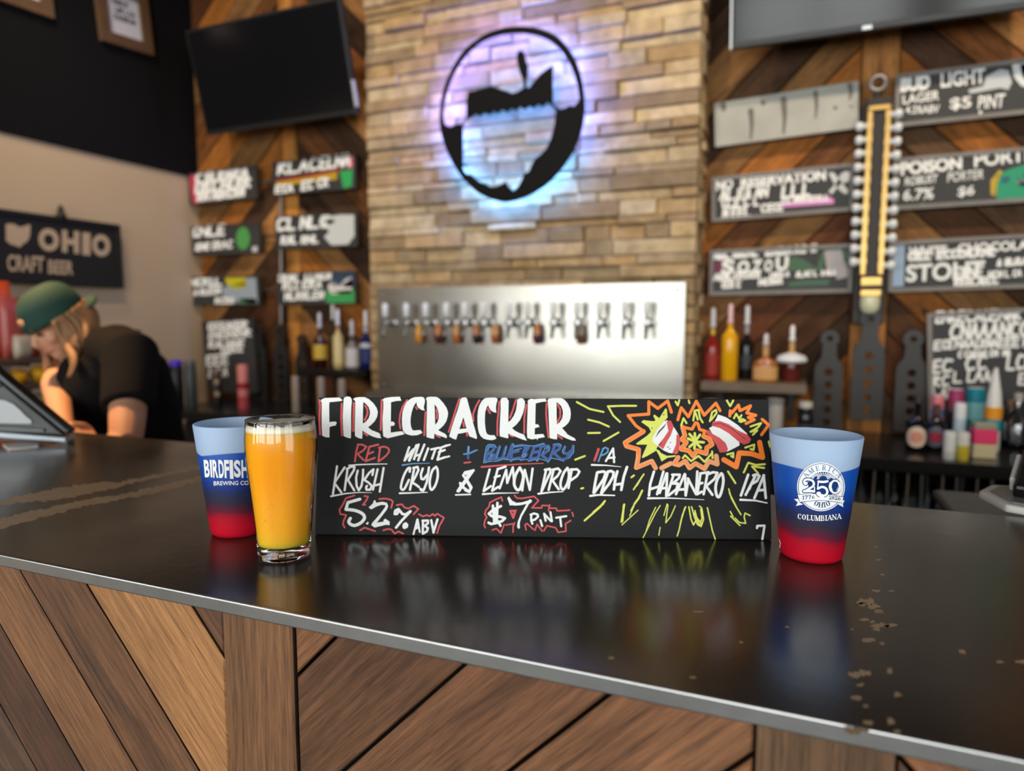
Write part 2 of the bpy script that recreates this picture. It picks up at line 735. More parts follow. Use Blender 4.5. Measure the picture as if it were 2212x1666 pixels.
# front wall with three windows, right wall with a glazed door
fw_ = MB()
wins = [(-2.95, -1.15), (-0.8, 1.0), (1.35, 3.15)]
xs = [WX] + [x for w in wins for x in w] + [3.4]
for a, b in zip(xs[::2], xs[1::2]):
    fw_.box2((a, -3.6, 0), (b, -3.5, 3.6))
for a, b in wins:
    fw_.box2((a, -3.6, 0), (b, -3.5, 0.7))
    fw_.box2((a, -3.6, 2.8), (b, -3.5, 3.6))
struct(fw_, 'wall_front', M_greywall)
for i, (a, b) in enumerate(wins):
    f = MB()
    for x0, x1 in ((a, a + 0.06), ((a + b) / 2 - 0.03, (a + b) / 2 + 0.03), (b - 0.06, b)):
        f.box2((x0, -3.58, 0.7), (x1, -3.52, 2.8))
    for z0 in (0.7, 2.1, 2.74):
        f.box2((a + 0.06, -3.575, z0), (b - 0.06, -3.525, z0 + 0.06))
    w = struct(f, 'window_%d' % (i + 1), M_winframe)
    MB().box2((a + 0.05, -3.553, 0.75), (b - 0.05, -3.547, 2.75)).build('pane', M_pane, w)
rw = MB()
rw.box2((3.4, -3.6, 0), (3.5, -2.3, 3.6)).box2((3.4, -0.1, 0), (3.5, 3.0, 3.6)).box2((3.4, -2.3, 2.8), (3.5, -0.1, 3.6))
struct(rw, 'wall_right', M_greywall)
f = MB()
for y0 in (-2.3, -1.23, -0.16):
    f.box2((3.42, y0, 0), (3.48, y0 + 0.06, 2.8))
f.box2((3.42, -2.24, 0.0), (3.48, -0.16, 0.2)).box2((3.42, -2.24, 2.7), (3.48, -0.16, 2.8))
dr = struct(f, 'door_1', M_winframe)
MB().box2((3.447, -2.25, 0.18), (3.453, -0.15, 2.72)).build('pane', M_pane, dr)

# chevron boards on the back wall


def yplane(y):
    """surface frame on a wall facing the camera side: height grows towards the room"""
    return lambda u, v, h: Vector((u, y - h, v))


def chevron(mb, x0, x1, z0, z1, sgn, fn, th, pitch=0.19, pal=PAL):
    """boards leaning '/' (sgn 1) or '\\' (sgn -1) filling a rectangle"""
    r = [(x0, z0), (x1, z0), (x1, z1), (x0, z1)]
    s = math.sqrt(0.5)
    ds = [(-sgn * x + z) * s for x, z in r]
    d, end = min(ds), max(ds)
    last = None
    while d < end:
        w = pitch * s * random.uniform(0.75, 1.15)
        p = clip_poly(r, sgn * s, -s, -(d + 0.002))
        p = clip_poly(p, -sgn * s, s, d + w - 0.002) if len(p) > 2 else p
        c = random.choice([q for q in pal if q is not last])
        last = c
        if len(p) > 2:
            k = random.uniform(0.85, 1.15)
            plank(mb, p, fn, 0, th * random.uniform(0.75, 1.1), [x * k for x in c], sgn * PI / 4)
        d += w


wb = MB()
fnb = yplane(WY)
for x0, x1, sg in ((WX, -2.446, 1), (-2.354, -1.80, -1), (-0.40, 0.192, 1), (0.318, 1.06, -1), (1.20, 2.2, 1)):
    chevron(wb, x0, x1, 0.86, 3.6, sg, fnb, 0.02)
for x0, x1, c in ((-2.443, -2.357, (0.56, 0.23, 0.05)), (0.195, 0.315, (0.46, 0.20, 0.06)), (1.063, 1.197, (0.2, 0.1, 0.05))):
    plank(wb, [(x0, 0.86), (x1, 0.86), (x1, 3.6), (x0, 3.6)], fnb, 0, 0.021, c, PI / 2)
o = wb.build('wall_back_cladding', M_wallwood)
o['kind'] = 'structure'

# ------------------------------------------------------------------ stone pier with the taps
M_stone = bpy.data.materials.new('stacked_stone')
M_stone.use_nodes = True
nt = M_stone.node_tree
b = nt.nodes['Principled BSDF']
b.inputs['Roughness'].default_value = 0.85
at = nt.nodes.new('ShaderNodeAttribute')
at.attribute_name = 'tint'
tc = nt.nodes.new('ShaderNodeTexCoord')
n1 = nt.nodes.new('ShaderNodeTexNoise')
n1.inputs['Scale'].default_value = 14
n1.inputs['Detail'].default_value = 7
n1.inputs['Roughness'].default_value = 0.65
nt.links.new(tc.outputs['Object'], n1.inputs['Vector'])
rp = nt.nodes.new('ShaderNodeValToRGB')
rp.color_ramp.elements[0].position, rp.color_ramp.elements[0].color = 0.3, (0.62, 0.58, 0.52, 1)
rp.color_ramp.elements[1].position, rp.color_ramp.elements[1].color = 0.7, (1.25, 1.2, 1.15, 1)
nt.links.new(n1.outputs['Fac'], rp.inputs[0])
mx = nt.nodes.new('ShaderNodeMix')
mx.data_type, mx.blend_type = 'RGBA', 'MULTIPLY'
mx.inputs['Factor'].default_value = 1
nt.links.new(at.outputs['Color'], mx.inputs['A'])
nt.links.new(rp.outputs[0], mx.inputs['B'])
nt.links.new(mx.outputs['Result'], b.inputs['Base Color'])
bp = nt.nodes.new('ShaderNodeBump')
bp.inputs['Strength'].default_value = 0.6
bp.inputs['Distance'].default_value = 0.008
nt.links.new(n1.outputs['Fac'], bp.inputs['Height'])
nt.links.new(bp.outputs['Normal'], b.inputs['Normal'])
SP = [(0.432, 0.308, 0.167), (0.360, 0.250, 0.133), (0.504, 0.378, 0.216), (0.300, 0.215, 0.123), (0.432, 0.291, 0.143), (0.552, 0.442, 0.271), (0.360, 0.274, 0.167)]
PX0, PX1, PY = -1.825, -0.355, 2.72
st = MB()
st.box2((PX0 + 0.02, PY + 0.03, 0), (PX1 - 0.02, WY, 3.6), (0.10, 0.08, 0.06))
z = 0.0
while z < 3.6:
    h = min(random.choice((0.032, 0.04, 0.05, 0.06)), 3.6 - z)
    if h < 0.01:
        break
    x = PX0
    while x < PX1 - 0.01:
        w = random.uniform(0.09, 0.36)
        if PX1 - x - w < 0.07:
            w = PX1 - x
        c = random.choice(SP)
        k = random.uniform(0.85, 1.15)
        d = random.uniform(0, 0.022)
        e = 0.0012
        y0 = PY - d
        j = [random.uniform(-0.004, 0.004) for _ in range(4)]
        b0 = len(st.v)
        xa, xb, za, zb = x + e, x + w - e, z + e, z + h - e
        m = 0.004
        st.v += [Vector(p) for p in ((xa, PY + 0.035, za), (xb, PY + 0.035, za), (xb, PY + 0.035, zb), (xa, PY + 0.035, zb),
                                     (xa, y0 + 0.006, za), (xb, y0 + 0.006, za), (xb, y0 + 0.006, zb), (xa, y0 + 0.006, zb),
                                     (xa + m, y0 + j[0], za + m), (xb - m, y0 + j[1], za + m), (xb - m, y0 + j[2], zb - m), (xa + m, y0 + j[3], zb - m))]
        tt = [q * k for q in c]
        for f in ((8, 9, 10, 11), (4, 5, 9, 8), (5, 6, 10, 9), (6, 7, 11, 10), (7, 4, 8, 11), (0, 1, 5, 4), (1, 2, 6, 5), (2, 3, 7, 6), (3, 0, 4, 7)):
            st.face([b0 + q for q in f], tt)
        x += w
    # returns on both sides
    for sx, xx in ((-1, PX0), (1, PX1)):
        y = PY + 0.036
        while y < WY - 0.001:
            w = min(random.uniform(0.06, 0.14), WY - y)
            c = random.choice(SP)
            dd = random.uniform(-0.002, 0.014)
            st.box2((xx - sx * 0.02, y, z + 0.001), (xx + sx * dd, y + w - 0.001, z + h - 0.001), c)
            y += w
    z += h
o = st.build('wall_stone_pier', M_stone)
o['kind'] = 'structure'

# ------------------------------------------------------------------ the bar in front: wood front and dark top
BY0, BY1 = 0.451, 1.035          # front and back edge of the bar top
BX0, BX1 = -2.30, 2.60
PANEL = 0.466
bar = thing('bar_counter', 'bar front clad in reclaimed chevron boards under the dark bar top', 'bar', (0.0, PANEL, 0.0))
car = MB().box2((BX0 + 0.03, PANEL + 0.0225, 0.0), (BX1 - 0.03, PANEL + 0.10, BAR - 0.0128))
car.box2((BX0 + 0.03, BY1 - 0.12, 0.0), (BX1 - 0.03, BY1 - 0.05, BAR - 0.0128))
car.build('carcass', M_gap, bar, world=True)
fnp = yplane(PANEL + 0.022)
cl = MB()
ZT = BAR - 0.0130
REG = {}


def boards(x0, x1, sgn, seams, cols, deg=45.5):
    """seams: x of each seam line at z = 1.05; boards run at the angle deg between x0 and x1"""
    r = [(x0, 0.02), (x1, 0.02), (x1, ZT), (x0, ZT)]
    sa, ca = math.sin(math.radians(deg)), math.cos(math.radians(deg))
    dd = sorted(-sgn * x * sa + 1.05 * ca for x in seams)
    # carry on with the mean pitch past both ends
    while dd[0] > min(-sgn * x * sa + z * ca for x, z in r):
        dd.insert(0, dd[0] - 0.080)
        cols.insert(0, random.choice(BP))
    while dd[-1] < max(-sgn * x * sa + z * ca for x, z in r):
        dd.append(dd[-1] + 0.080)
        cols.append(random.choice(BP))
    for a, b_, c in zip(dd, dd[1:], cols):
        p = clip_poly(r, sgn * sa, -ca, -(a + 0.0017))
        p = clip_poly(p, -sgn * sa, ca, b_ - 0.0017) if len(p) > 2 else p
        if len(p) > 2:
            plank(cl, p, fnp, 0, 0.022 * random.uniform(0.985, 1.0), c, sgn * math.radians(deg), 0.0016)


BP = [(0.140, 0.058, 0.024), (0.181, 0.075, 0.029), (0.099, 0.042, 0.020), (0.386, 0.174, 0.062), (0.214, 0.085, 0.033), (0.123, 0.063, 0.034)]
# left of the first upright: boards lean '\'; list runs from the lowest seam to the highest
boards(-0.935, -0.4825, -1, [-0.97, -0.875, -0.774, -0.668, -0.522],
       [(0.107, 0.045, 0.021), (0.197, 0.085, 0.034), (0.165, 0.070, 0.029), (0.348, 0.158, 0.056), (0.140, 0.061, 0.027)], 48.9)
boards(-0.3985, -0.0155, 1, [-0.354, -0.230, -0.113, 0.007],
       [(0.206, 0.087, 0.037), (0.177, 0.075, 0.033), (0.136, 0.059, 0.026), (0.223, 0.094, 0.039)])
boards(0.0705, 0.46, -1, [0.18, 0.30, 0.42], [(0.165, 0.073, 0.029), (0.123, 0.049, 0.021)])
boards(0.545, 1.0, 1, [0.6, 0.72, 0.84], [(0.165, 0.073, 0.029), (0.123, 0.049, 0.021)])
boards(-1.40, -1.02, 1, [-1.3, -1.2], [(0.165, 0.073, 0.029)])
for x0, x1, c in ((-0.4805, -0.4005, (0.169, 0.078, 0.033)), (-0.0135, 0.0685, (0.132, 0.070, 0.034)), (0.462, 0.543, (0.165, 0.073, 0.029)), (-1.018, -0.937, (0.165, 0.073, 0.029))):
    plank(cl, [(x0, 0.02), (x1, 0.02), (x1, ZT), (x0, ZT)], fnp, 0, 0.0245, c, PI / 2, 0.0016)
cl.build('plank_cladding', M_barwood, bar, world=True)

# bar top: dark sheet with a bare steel nosing
M_top = bpy.data.materials.new('blackened_steel_top')
M_top.use_nodes = True
nt = M_top.node_tree
N, L = nt.nodes, nt.links
b = N['Principled BSDF']
tc = N.new('ShaderNodeTexCoord')


def nz(scale, detail=4, stretch=(1, 1, 1), rough=0.5):
    mp = N.new('ShaderNodeMapping')
    mp.inputs['Scale'].default_value = stretch
    L.new(tc.outputs['Object'], mp.inputs[0])
    n = N.new('ShaderNodeTexNoise')
    n.inputs['Scale'].default_value = scale
    n.inputs['Detail'].default_value = detail
    n.inputs['Roughness'].default_value = rough
    L.new(mp.outputs[0], n.inputs['Vector'])
    return n.outputs['Fac']


def rmp(fac, p0, c0, p1, c1):
    r = N.new('ShaderNodeValToRGB')
    r.color_ramp.elements[0].position, r.color_ramp.elements[0].color = p0, (*c0, 1)
    r.color_ramp.elements[1].position, r.color_ramp.elements[1].color = p1, (*c1, 1)
    L.new(fac, r.inputs[0])
    return r.outputs[0]


def mixc(f, a, bb):
    x = N.new('ShaderNodeMix')
    x.data_type = 'RGBA'
    L.new(f, x.inputs['Factor'])
    for s_, v in (('A', a), ('B', bb)):
        if isinstance(v, tuple):
            x.inputs[s_].default_value = (*v, 1)
        else:
            L.new(v, x.inputs[s_])
    return x.outputs['Result']


base = rmp(nz(5, 6), 0.3, (0.026, 0.020, 0.0155), 0.7, (0.040, 0.031, 0.0245))
vo = N.new('ShaderNodeTexVoronoi')
vo.inputs['Scale'].default_value = 46
vo.inputs['Randomness'].default_value = 1.0
L.new(tc.outputs['Object'], vo.inputs['Vector'])
spk = rmp(vo.outputs['Distance'], 0.018, (1, 1, 1), 0.034, (0, 0, 0))
pick = rmp(nz(9, 3), 0.60, (0, 0, 0), 0.64, (1, 1, 1))
mm = N.new('ShaderNodeMath')
mm.operation = 'MULTIPLY'
L.new(spk, mm.inputs[0])
L.new(pick, mm.inputs[1])
L.new(mixc(mm.outputs[0], base, (0.28, 0.20, 0.13)), b.inputs['Base Color'])
L.new(rmp(nz(7, 5), 0.3, (0.17,) * 3, 0.7, (0.24,) * 3), b.inputs['Roughness'])
b.inputs['Specular IOR Level'].default_value = 0.62
bp = N.new('ShaderNodeBump')
bp.inputs['Strength'].default_value = 0.05
bp.inputs['Distance'].default_value = 0.002
L.new(nz(60, 3), bp.inputs['Height'])
L.new(bp.outputs['Normal'], b.inputs['Normal'])
M_nosing = mat('bare_steel_edge', (0.40, 0.40, 0.395), 0.34, 1.0, var=0.18, vs=40)
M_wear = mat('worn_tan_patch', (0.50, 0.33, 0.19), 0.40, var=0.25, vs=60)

top = thing('bar_countertop', 'dark brown-black bar top with a bare steel front edge and worn tan streaks', 'bar top', (0.0, 0.74, BAR - 0.012))
MB().box2((BX0, BY0 + 0.0035, BAR - 0.012), (BX1, BY1, BAR)).build('top_sheet', M_top, top, world=True)
nos = MB().box2((BX0, BY0, BAR - 0.0125), (BX1, BY0 + 0.0034, BAR + 0.0002)).build('steel_nosing', M_nosing, top, world=True, bevel=0.0012)


def ontop(px, py, h):
    p = onz(px, py, BAR)
    return Vector((p.x, p.y, BAR + h))


def ragged(outline, mb, h=0.00012, amp=1.0, step=6.0):
    """an uneven patch: the outline (photo pixels) is broken up by small jitters"""
    P = []
    n = len(outline)
    for i in range(n):
        a, b_ = Vector(outline[i]), Vector(outline[(i + 1) % n])
        k = max(1, int((b_ - a).length / step))
        for q in range(k):
            p = a + (b_ - a) * q / k
            j = amp * noise.noise(Vector((p.x * 0.09, p.y * 0.23, 3.1)))
            j2 = amp * 0.6 * noise.noise(Vector((p.x * 0.35, p.y * 0.7, 9.1)))
            P.append((p.x + (j + j2) * 1.2, p.y + (j + j2)))
    mb.prism([P], ontop, h, h)


def c5(l):                       # crop at (0, 900), scale 3.16
    return [(x / 3.16, 900 + y / 3.16) for x, y in l]


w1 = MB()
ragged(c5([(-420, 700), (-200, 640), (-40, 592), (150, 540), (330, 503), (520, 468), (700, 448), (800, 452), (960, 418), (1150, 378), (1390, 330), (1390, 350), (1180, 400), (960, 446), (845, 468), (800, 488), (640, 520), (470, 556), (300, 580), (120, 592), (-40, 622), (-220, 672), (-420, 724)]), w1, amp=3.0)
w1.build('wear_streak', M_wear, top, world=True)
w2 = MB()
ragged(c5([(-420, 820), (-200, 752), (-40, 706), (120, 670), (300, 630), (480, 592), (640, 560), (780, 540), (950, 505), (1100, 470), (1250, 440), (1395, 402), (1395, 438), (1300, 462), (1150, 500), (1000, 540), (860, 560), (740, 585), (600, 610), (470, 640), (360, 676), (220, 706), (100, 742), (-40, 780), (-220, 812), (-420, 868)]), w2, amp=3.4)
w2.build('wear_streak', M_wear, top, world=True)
w3 = MB()
for x, y, rx, ry in ((1870, 1300, 22, 7), (1888, 1312, 14, 5), (1898, 1321, 10, 4), (1863, 1306, 9, 4), (1867, 1339, 11, 3), (1885, 1344, 6, 3), (1900, 1352, 22, 5), (1925, 1352, 16, 4), (1893, 1360, 8, 4),
                     (1877, 1384, 16, 5), (1893, 1276, 9, 3), (1925, 1277, 7, 2), (1905, 1390, 5, 3), (2078, 1408, 7, 4), (1846, 1458, 14, 6), (1870, 1455, 12, 7), (1858, 1480, 9, 4), (1922, 1450, 7, 6),
                     (1850, 1508, 12, 5), (1938, 1502, 8, 5), (1876, 1562, 12, 5), (1850, 1578, 26, 9), (1925, 1561, 9, 7), (1938, 1582, 8, 5), (2160, 1430, 9, 3), (2208, 1430, 16, 4), (1496, 1464, 7, 3),
                     (1320, 1422, 6, 3), (1508, 1322, 13, 1.5), (1601, 1388, 4, 2), (1897, 1210, 7, 2), (1890, 1182, 6, 2), (1906, 1242, 5, 2), (1700, 1355, 4, 2), (1840, 1360, 3, 2), (1870, 1526, 5, 4)):
    k = 12
    ragged([(x + rx * math.cos(2 * PI * i / k), y + ry * math.sin(2 * PI * i / k)) for i in range(k)], w3, amp=min(rx, ry) * 0.9, step=2.5)
build_split(w3, 'worn_speckle', M_wear, top, world=True)
# ================================================================== the lettered board on the bar
M_board = mat('black_sign_board', (0.013, 0.013, 0.0133), 0.5, spec=0.14, var=0.12, vs=6)
M_white = mat('white_paint_marker', (0.80, 0.80, 0.78), 0.55, var=0.05, vs=120)
M_red = mat('red_paint_marker', (0.60, 0.055, 0.06), 0.5, var=0.22, vs=90)
M_blue = mat('blue_paint_marker', (0.012, 0.07, 0.26), 0.5, var=0.3, vs=90)
M_sky = mat('light_blue_paint_marker', (0.07, 0.27, 0.50), 0.5, var=0.2, vs=90)
M_yel = mat('yellow_green_paint_marker', (0.66, 0.68, 0.10), 0.5, var=0.12, vs=120)
M_ora = mat('orange_paint_marker', (0.90, 0.20, 0.01), 0.5, var=0.08, vs=90)
M_pea = mat('pale_orange_paint_marker', (0.78, 0.32, 0.12), 0.5, var=0.12, vs=90)
M_paint_black = mat('black_marker', (0.012, 0.012, 0.013), 0.5)

SBL, SBR = onz(680, 1157, BAR), onz(1667, 1168.5, BAR)
SU = (SBR - SBL).normalized()
SBK = Vector((0, 0, 1)).cross(SU)
TILT = math.radians(10)
SV = Vector((0, 0, 1)) * math.cos(TILT) + SBK * math.sin(TILT)
SN = SU.cross(SV)                 # faces the camera side
SW, SH = 0.5262, 0.1614
sm = Matrix((SU, SV, SN)).transposed().to_4x4()
sign = thing('chalkboard_sign', 'long black hand-lettered sign reading FIRECRACKER propped on the bar top', 'sign', mat=Matrix.Translation(SBL) @ sm)
MB().box2((0, 0.0012, -0.006), (SW, SH, 0)).build('board', M_board, sign, bevel=0.0006)
pr = MB()
for x in (0.12, 0.40):
    pr.box2((x, 0.10, -0.010), (x + 0.03, 0.135, -0.0062))
    a = Vector((x + 0.015, 0.118, -0.010))
    foot = sign.matrix_world.inverted() @ (sign.matrix_world @ Vector((x + 0.015, 0.06, 0)) * 1.0)
    gp = sign.matrix_world @ a
    gl = Vector((gp.x, gp.y, BAR)) + SBK * 0.05 + Vector((0, 0, 0.003))
    pr.tube([a, sign.matrix_world.inverted() @ gl], 0.003, 8)
pr.build('easel_leg', M_paint_black, sign)


def onsign(px, py, h):
    """photo pixel -> the board's own plane (x along, y up, z out)"""
    r = ray(px, py)
    p = CAM + r * ((SBL - CAM).dot(SN) / r.dot(SN)) - SBL
    return Vector((p.dot(SU), p.dot(SV), h))


CR = {1: (680, 850, 11.06), 2: (860, 850, 11.06), 3: (1050, 850, 11.06), 4: (700, 950, 8.508), 5: (960, 950, 7.373), 6: (1240, 950, 10.055),
      7: (1380, 1000, 7.373), 8: (720, 1060, 8.508), 9: (1030, 1060, 9.217), 10: (1240, 1060, 10.055), 11: (1320, 850, 6.144), 12: (1170, 840, 4.337)}


def cr(k, pts):
    """flat list x, y, x, y ... of crop k -> photo pixels"""
    x0, y0, s_ = CR[k]
    return [(x0 + pts[i] / s_, y0 + pts[i + 1] / s_) for i in range(0, len(pts), 2)]


def strokes(mb, k, w, h, *lists, smooth=False, taper=None):
    for l in lists:
        p = cr(k, l)
        if smooth:
            p = spline(p, 5)
        stroke(mb, p, w / CR[k][2], onsign, h, taper)


def polys(mb, k, h, *lists):
    for l in lists:
        loops = l if isinstance(l[0], (list, tuple)) else [l]
        _k[0] = (_k[0] + 1) % 50
        hh = h + _k[0] * 3e-6
        # y runs down in the photo, so orientation is flipped back by the plane map
        loops = [[onsign(p[0], p[1], hh) for p in cr(k, q)] for q in loops]
        mb.prism([[(p.x, p.y) for p in q] for q in loops], lambda u, v, z: Vector((u, v, z)), hh, hh)


HR, HW, HX = 0.00012, 0.00030, 0.00048
# --- FIRECRACKER, white brush capitals
wl = MB()
polys(wl, 1, HW,
      [140, 180, 175, 140, 240, 112, 420, 105, 590, 100, 660, 155, 645, 182, 520, 195, 352, 212, 345, 300, 350, 690, 420, 678, 500, 675, 530, 712, 508, 730, 505, 765, 430, 778, 352, 805, 352, 1055, 250, 1045, 180, 1010, 168, 820, 165, 500, 170, 300, 165, 215],
      [690, 150, 700, 110, 750, 80, 800, 75, 845, 85, 880, 135, 888, 180, 875, 330, 868, 560, 870, 800, 862, 1075, 780, 1060, 690, 1020, 678, 840, 668, 560, 680, 330],
      [[920, 135, 960, 105, 1060, 90, 1190, 90, 1290, 135, 1400, 235, 1480, 350, 1508, 450, 1490, 560, 1430, 670, 1350, 750, 1275, 810, 1360, 880, 1450, 915, 1530, 945, 1575, 995, 1560, 1010, 1592, 1070, 1500, 1065, 1380, 1030, 1280, 980, 1140, 890, 1140, 1000, 1132, 1085, 1040, 1065, 965, 1020, 955, 880, 965, 500, 970, 190],
       [1160, 205, 1150, 500, 1150, 725, 1230, 670, 1290, 590, 1318, 500, 1320, 430, 1290, 330, 1230, 255]],
      [1620, 150, 1660, 118, 1750, 100, 1850, 88, 2030, 78, 2070, 175, 1950, 182, 1822, 212, 1820, 450, 1818, 680, 1875, 675, 1915, 720, 1895, 770, 1815, 780, 1815, 940, 1950, 918, 2095, 905, 2145, 975, 2040, 1000, 1900, 1035, 1800, 1060, 1740, 1072, 1640, 1030, 1625, 900, 1620, 600, 1640, 350, 1640, 195])
polys(wl, 2, HW,
      [640, 150, 615, 100, 560, 82, 400, 90, 300, 130, 210, 200, 150, 310, 110, 440, 92, 600, 95, 760, 115, 880, 160, 950, 230, 985, 330, 1008, 450, 1000, 520, 975, 585, 940, 535, 875, 450, 880, 380, 890, 340, 870, 310, 800, 297, 700, 300, 590, 325, 450, 360, 340, 400, 260, 445, 205, 445, 270, 465, 320, 510, 365, 570, 400, 640, 410, 615, 350, 620, 290, 640, 215],
      [[665, 130, 700, 90, 780, 80, 920, 85, 990, 130, 1080, 230, 1160, 350, 1195, 460, 1185, 560, 1150, 670, 1090, 760, 1010, 840, 955, 880, 1050, 930, 1130, 970, 1172, 1035, 1155, 1050, 1165, 1075, 1060, 1035, 960, 1000, 868, 965, 858, 1085, 780, 1075, 680, 1045, 678, 800, 688, 500, 688, 180],
       [870, 260, 880, 500, 885, 750, 940, 690, 970, 600, 972, 490, 945, 380, 910, 310]],
      [[1495, 130, 1540, 100, 1610, 95, 1645, 125, 1665, 200, 1700, 330, 1750, 500, 1790, 700, 1850, 900, 1885, 1050, 1875, 1090, 1790, 1060, 1710, 1030, 1660, 920, 1540, 950, 1430, 965, 1385, 1105, 1310, 1080, 1220, 1030, 1270, 850, 1350, 600, 1430, 380],
       [1560, 570, 1510, 720, 1462, 855, 1560, 845, 1635, 840, 1600, 720]])
polys(wl, 3, HW,
      [-30, 120, 40, 105, 220, 100, 260, 115, 275, 160, 250, 240, 235, 330, 240, 400, 245, 465, 170, 445, 105, 400, 65, 330, 52, 275, 10, 345, -20, 450, -28, 560, -28, 700, -15, 830, 0, 920, 30, 975, 90, 1000, 200, 1000, 248, 1075, 200, 1105, 130, 1118, 20, 1105, -60, 1080, -130, 1020, -170, 940, -195, 830, -205, 680, -205, 540, -190, 400, -155, 280, -100, 180],
      [345, 160, 375, 115, 430, 102, 490, 105, 540, 180, 535, 400, 530, 690, 590, 640, 660, 540, 710, 420, 735, 290, 745, 150, 790, 120, 860, 115, 895, 140, 930, 195, 920, 330, 880, 480, 810, 640, 720, 750, 620, 830, 700, 900, 800, 950, 905, 985, 975, 1130, 860, 1100, 730, 1045, 610, 1000, 530, 960, 532, 1075, 430, 1055, 330, 1025, 322, 900, 335, 600, 350, 350],
      [990, 190, 1020, 150, 1090, 125, 1140, 140, 1240, 130, 1420, 122, 1450, 195, 1330, 205, 1185, 240, 1180, 450, 1175, 740, 1240, 740, 1280, 800, 1165, 830, 1160, 985, 1270, 975, 1365, 972, 1405, 1045, 1240, 1075, 1225, 1125, 1210, 1080, 1140, 1095, 1080, 1098, 985, 1065, 975, 900, 985, 600, 1000, 230],
      [[1470, 160, 1490, 130, 1600, 112, 1790, 112, 1870, 150, 1950, 240, 2010, 370, 2025, 490, 2010, 610, 1970, 700, 1890, 780, 1815, 830, 1880, 900, 1950, 985, 2080, 1055, 2110, 1065, 2148, 1130, 2050, 1125, 1930, 1080, 1800, 1020, 1698, 960, 1695, 1100, 1600, 1090, 1520, 1065, 1505, 800, 1490, 400],
       [1682, 215, 1685, 500, 1690, 742, 1760, 690, 1815, 600, 1838, 490, 1830, 400, 1790, 300, 1730, 240]])
# --- WHITE / KRUSH CRYO & LEMON DROP DDH HABANERO IPA
strokes(wl, 4, 40, HW,
        [1565, 140, 1480, 385], [1480, 385, 1620, 200], [1700, 100, 1570, 385], [1640, 180, 1560, 385], [1740, 90, 1655, 360], [1845, 90, 1730, 380], [1680, 300, 1770, 270],
        [1915, 160, 1835, 375], [1970, 180, 2110, 150], [2050, 170, 1985, 350], [2150, 150, 2085, 370], [2150, 150, 2240, 110], [2110, 230, 2220, 190], [2085, 370, 2230, 320],
        [240, 490, 165, 1000], [380, 510, 195, 790], [195, 800, 320, 970], [430, 560, 380, 930], [420, 540, 500, 495, 560, 500, 550, 560, 440, 740, 555, 930],
        [620, 570, 590, 700, 600, 850, 640, 930, 690, 850, 715, 700, 720, 550], [890, 650, 910, 545, 830, 610, 740, 740, 820, 790, 880, 850, 850, 920, 780, 920, 775, 870, 790, 850],
        [985, 545, 900, 920], [1095, 520, 1025, 955], [905, 850, 1040, 815])
strokes(wl, 4, 42, HW, [1575, 590, 1580, 520, 1530, 545, 1460, 680, 1415, 850, 1430, 915, 1480, 900, 1560, 740], smooth=True)
strokes(wl, 4, 42, HW, [1660, 520, 1580, 920], [1640, 520, 1720, 500, 1735, 560, 1690, 660, 1620, 790, 1680, 820, 1745, 870], [1775, 920, 1820, 940],
        [1815, 530, 1780, 640, 1790, 720, 1830, 730, 1900, 640], [1930, 510, 1890, 780, 1830, 930, 1770, 905])
strokes(wl, 4, 44, HW, [2060, 500, 1990, 570, 1945, 740, 1950, 880, 1985, 920, 2050, 830, 2090, 680, 2085, 550, 2060, 500], smooth=True)
strokes(wl, 5, 28, HW, [60, 85, -70, 130], [90, 80, 0, 110], [80, 265, -60, 300])
strokes(wl, 4, 24, HW, [460, 475, 620, 460, 900, 450, 1160, 447], taper=(1.2, 0.6))
strokes(wl, 4, 26, HW, [130, 1040, 400, 990, 640, 970, 880, 975], taper=(1.3, 0.25))
strokes(wl, 4, 28, HW, [1390, 985, 1640, 978, 1900, 968], taper=(1.2, 0.5))
strokes(wl, 5, 38, HW,
        [465, 490, 380, 580, 270, 730, 210, 820], [465, 490, 330, 520, 300, 570, 330, 610, 360, 590], [330, 610, 420, 770, 400, 830, 340, 810, 280, 720], [350, 550, 420, 510], [250, 690, 260, 740])
strokes(wl, 5, 42, HW, [330, 600, 430, 760, 395, 830, 300, 760, 265, 700], [460, 490, 230, 820])
strokes(wl, 5, 24, HW, [180, 880, 415, 872])
strokes(wl, 5, 36, HW,
        [720, 475, 625, 820, 740, 740], [850, 465, 760, 815], [850, 470, 975, 430], [800, 600, 880, 575], [760, 815, 860, 750], [985, 480, 880, 775], [985, 480, 1000, 690, 1090, 440, 1110, 680],
        [1360, 800, 1280, 480, 1240, 810], [1405, 460, 1360, 800])
strokes(wl, 5, 44, HW, [1200, 445, 1135, 560, 1110, 700, 1150, 790, 1200, 790, 1240, 680, 1255, 560, 1200, 445], smooth=True)
strokes(wl, 5, 24, HW, [610, 868, 850, 852, 1180, 848], taper=(1.3, 0.4))
strokes(wl, 5, 38, HW,
        [1620, 480, 1545, 830], [1600, 480, 1680, 465, 1690, 520, 1640, 620, 1560, 800], [1740, 480, 1660, 800], [1720, 480, 1810, 460, 1850, 500, 1800, 580, 1720, 650, 1820, 790], [2030, 470, 1975, 770], [2000, 480, 2110, 470, 2150, 510, 2110, 580, 2010, 650])
strokes(wl, 5, 40, HW, [1960, 450, 1900, 530, 1850, 680, 1860, 770, 1900, 790, 1960, 690, 1985, 550, 1960, 450], smooth=True)
strokes(wl, 5, 26, HW, [1495, 862, 1700, 838, 1890, 828], taper=(1.2, 0.5))
strokes(wl, 6, 46, HW, [850, 190, 690, 465], [850, 190, 870, 490], [740, 400, 880, 385])
strokes(wl, 6, 36, HW, [385, 548, 700, 558, 1020, 590], taper=(1.2, 0.3))
